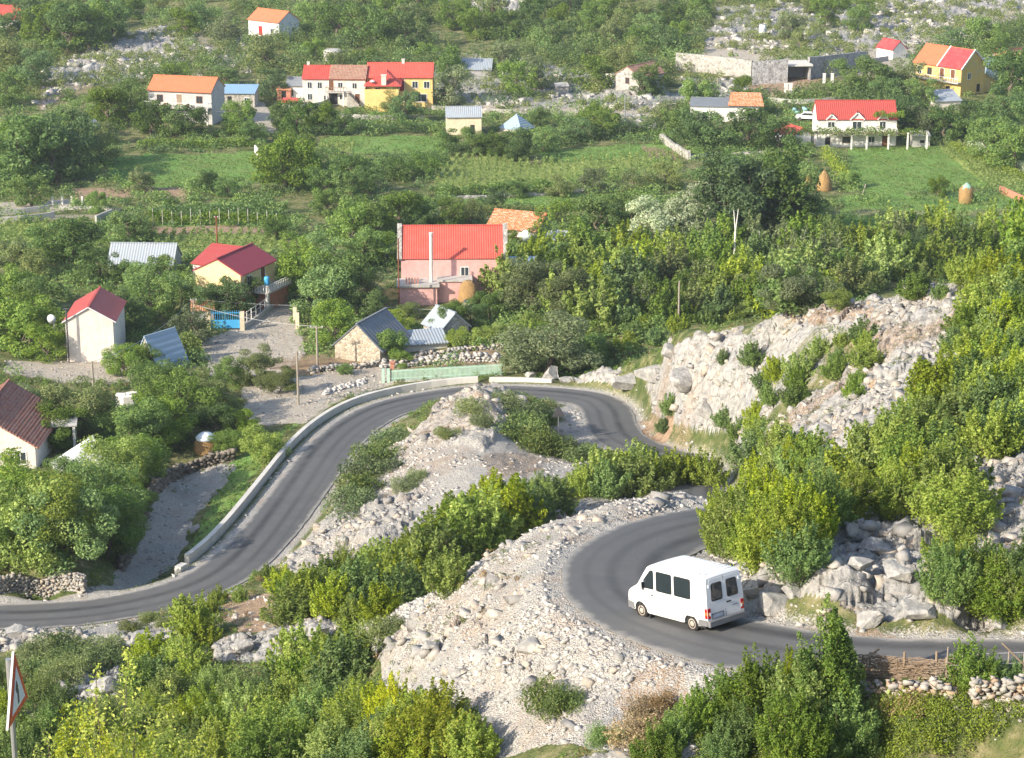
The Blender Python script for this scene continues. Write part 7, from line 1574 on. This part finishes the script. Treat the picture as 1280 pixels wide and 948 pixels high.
for sd_ in 'LR':
    for pts in ([(3.12, 1.36), (3.9, 1.36), (3.78, 1.56), (3.30, 2.10), (3.12, 2.10)], [(2.05, 1.34), (2.92, 1.34), (2.92, 2.10), (2.05, 2.10)], [(.95, 1.34), (1.86, 1.34), (1.86, 2.10), (.95, 2.10)]) + (([(.22, 1.36), (.72, 1.36), (.72, 2.08), (.26, 2.08)],) if sd_ == 'R' else ()):
        cx_ = sum(p[0] for p in pts) / len(pts); cz_ = sum(p[1] for p in pts) / len(pts)
        big = [(cx_ + (p[0] - cx_) * 1.06 + (.025 if p[0] > cx_ else -.025) * .4, cz_ + (p[1] - cz_) * 1.06) for p in pts]
        w_ = panel(big, .006, 'window', 'vanblack', van, sd_, rnd=.09); panel(pts, .010, 'glass', 'vanglass', w_, sd_, rnd=.07)
    # door seams, handle, lower trim
    for x0 in (3.02, 4.0) if sd_ == 'L' else (3.02, 1.95): panel([(x0, .5), (x0 + .016, .5), (x0 + .016, 1.3), (x0, 1.3)], .003, 'door_seam', 'vangrey', body, sd_)
    panel([(3.12, 1.10), (3.28, 1.10), (3.28, 1.14), (3.12, 1.14)], .03, 'door_handle', 'vanblack', van, sd_, thick=.03); panel([(.0 + .06, .66), (3.4, .66), (3.4, .70), (.06, .70)], .002, 'side_crease', 'vanwhite', body, sd_, thick=.01)
    panel([(4.40, .92), (4.72, .88), (4.70, 1.04), (4.42, 1.12)], .006, 'headlight', 'signwhite', van, sd_, rnd=.03)
    panel([(.02, .40), (.56, .36), (.5, .62), (.02, .64)], .03, 'bumper_end', 'vangrey', van, sd_, thick=.05, rnd=.03); panel([(4.42, .33), (4.80, .35), (4.82, .62), (4.44, .60)], .02, 'front_bumper_end', 'vangrey', van, sd_, thick=.05, rnd=.03)
    for z0, z1, mt in ((.96, 1.10, 'red_l'), (.84, .955, 'orange_l'), (.70, .835, 'red_l')):
        tl = panel([(.0 + .012, z0), (.13, z0), (.13, z1), (.012, z1)], .012, 'tail_light', mt, van, sd_, thick=.03)
for s_ in (1, -1):
    for z0, z1, mt in ((.96, 1.10, 'red_l'), (.84, .955, 'orange_l'), (.70, .835, 'red_l')):
        panel([(s_ * .80, z0), (s_ * .955, z0), (s_ * .955, z1), (s_ * .80, z1)], .012, 'tail_light', mt, van, 'B', thick=.03)
    d_ = panel([(s_ * .02, .62), (s_ * .79, .62), (s_ * .79, 2.20), (s_ * .02, 2.20)], .010, 'rear_door', 'vanwhite', van, 'B', thick=.02, rnd=.05)
    fr = panel([(s_ * .12, 1.34), (s_ * .72, 1.34), (s_ * .70, 2.04), (s_ * .12, 2.04)], .014, 'rear_window', 'vanblack', d_, 'B', rnd=.08); panel([(s_ * .16, 1.38), (s_ * .68, 1.38), (s_ * .66, 2.0), (s_ * .16, 2.0)], .018, 'rear_glass', 'vanglass', d_, 'B', rnd=.07)
    for z_ in (.8, 1.9): panel([(s_ * .80, z_), (s_ * .86, z_), (s_ * .86, z_ + .12), (s_ * .80, z_ + .12)], .03, 'hinge', 'vanwhite', d_, 'B', thick=.03)
panel([(-.008, .62), (.008, .62), (.008, 2.22), (-.008, 2.22)], .013, 'door_seam', 'vangrey', body, 'B'); panel([(-.28, 1.14), (-.06, 1.14), (-.06, 1.19), (-.28, 1.19)], .035, 'door_handle', 'vanblack', van, 'B', thick=.03)
panel([(.16, .68), (.70, .68), (.70, .82), (.16, .82)], .022, 'number_plate', 'plate', van, 'B', thick=.012); panel([(.10, .64), (.76, .64), (.76, .87), (.10, .87)], .014, 'plate_recess', 'vangrey', van, 'B', thick=.004)
panel([(-.66, .96), (-.36, .96), (-.36, .985), (-.66, .985)], .014, 'badge', 'vangrey', van, 'B', thick=.004)
rb = MB().box(-.10, .06, -.93, .93, .36, .60).build('rear_bumper', M['vangrey'], van, bevel=.03); MB().box(4.72, 4.90, -.84, .84, .30, .62).build('front_bumper', M['vangrey'], van, bevel=.04)
panel([(-.76, 1.47), (.76, 1.47), (.72, 2.16), (-.72, 2.16)], .008, 'windscreen', 'vanglass', van, 'F', rnd=.06)
rbs = MB()
for x_ in np.linspace(.35, 3.0, 10): rbs.box(x_ - .05, x_ + .05, -.72, .72, 2.362, 2.389)
rbs.build('roof_ribs', M['vanwhite'], van, bevel=.008)
MB().box(.3, 4.6, -.82, .82, .24, .36).build('chassis', M['vanblack'], van); MB().box(3.45, 3.50, -.93, -.70, .1, .34).box(3.45, 3.50, .70, .93, .1, .34).build('mudflap', M['vanblack'], van)
for x_ in (.98, 3.98):
    for s_ in (1, -1):
        w_ = MB().lathe([(.20, 0), (.31, .0), (.335, .03), (.34, .10), (.335, .17), (.31, .2), (.2, .2)], 28); w_.V = [(v[0] + x_, s_ * (.72 + v[2]) if 1 else 0, v[1] + .34) for v in w_.V]; wo = w_.build('wheel', M['tyre'], van, smooth=True)
        h_ = MB().lathe([(.215, .185), (.205, .21), (.12, .19), (.10, .215), (.04, .22)], 20); h_.V = [(v[0] + x_, s_ * (.72 + v[2]), v[1] + .34) for v in h_.V]; h_.build('rim', M['hub'], wo, smooth=True)
        MB().tube([(x_, s_ * .55, .34), (x_, s_ * .74, .34)], .39, 20).build('wheel_well', M['vanblack'], van)
for s_ in (1, -1):
    m_ = MB().box(3.66, 3.80, s_ * 1.02 - .10 * 1, s_ * 1.02 + .10, 1.28, 1.62).build('side_mirror', M['vanwhite'], van, bevel=.03); MB().box(3.70, 3.75, min(s_ * .86, s_ * .95), max(s_ * .86, s_ * .95), 1.36, 1.42).build('mirror_arm', M['vanblack'], m_); MB().box(3.645, 3.658, s_ * 1.02 - .08, s_ * 1.02 + .08, 1.31, 1.59).build('mirror_glass', M['vanglass'], m_)
tag(van, 'white minibus van with dark side windows driving round the hairpin bend', 'van')
rot = Matrix((fx, ly, up_)).transposed().to_4x4(); off = rot @ Vector((.98 * vs, VW / 2 * .93 * vs, 0))
van.matrix_world = Matrix.Translation(A_ - off + up_ * .04) @ rot @ Matrix.Scale(vs, 4)
for o_ in list(scene.objects):
    if o_.parent is None and o_.get('category') and not o_.get('kind'): o_['kind'] = 'thing'
# ---------------------------------------------------------------- light
EL, AL = R(28), R(36)
tosun = Vector((-math.cos(AL) * math.cos(EL), -math.sin(AL) * math.cos(EL), math.sin(EL)))
sd = bpy.data.lights.new('sun', 'SUN'); sd.energy = 4.4; sd.angle = R(.5); sd.color = (1.0, .90, .74)
so_ = bpy.data.objects.new('sun', sd); COL.objects.link(so_)
so_.rotation_euler = tosun.to_track_quat('Z', 'Y').to_euler()
wd = bpy.data.worlds.new('World'); scene.world = wd; wd.use_nodes = True
nt = wd.node_tree; bg = nt.nodes['Background']
sky = nt.nodes.new('ShaderNodeTexSky'); sky.sky_type = 'NISHITA'; sky.sun_disc = False
sky.sun_elevation = EL; sky.sun_rotation = math.atan2(tosun.x, tosun.y) % (2 * math.pi)
sky.dust_density = 1.5
nt.links.new(sky.outputs[0], bg.inputs[0]); bg.inputs[1].default_value = .15
scene.view_settings.view_transform = 'Standard'; scene.view_settings.look = 'None'
scene.view_settings.exposure = EXPOSURE; scene.view_settings.gamma = 1
scene.view_settings.use_curve_mapping = False
scene.cycles.max_bounces = 5; scene.cycles.diffuse_bounces = 2; scene.cycles.transparent_max_bounces = 6; scene.cycles.volume_bounces = 0
scene.cycles.use_adaptive_sampling = True; scene.cycles.adaptive_threshold = .02
scene.cycles.use_denoising = True
# the air of the valley
if HAZE > 0:
    bm = bmesh.new(); bmesh.ops.create_cube(bm, size=1)
    me = bpy.data.meshes.new('haze'); bm.to_mesh(me); bm.free()
    hz = bpy.data.objects.new('haze', me); COL.objects.link(hz); hz['kind'] = 'stuff'
    zmin = float(ZG.min()) - 1; zmax = float(max(ZG.max(), 3)) + 14
    hz.scale = (1640, 1290, zmax - zmin); hz.location = (0, 625, (zmax + zmin) / 2)
    m = bpy.data.materials.new('haze'); m.use_nodes = True; tt = m.node_tree; tt.nodes.clear()
    o_ = tt.nodes.new('ShaderNodeOutputMaterial'); pv = tt.nodes.new('ShaderNodeVolumePrincipled')
    pv.inputs['Color'].default_value = (.80, .90, 1, 1); pv.inputs['Density'].default_value = HAZE; pv.inputs['Anisotropy'].default_value = .2
    tt.links.new(pv.outputs[0], o_.inputs['Volume']); me.materials.append(m)
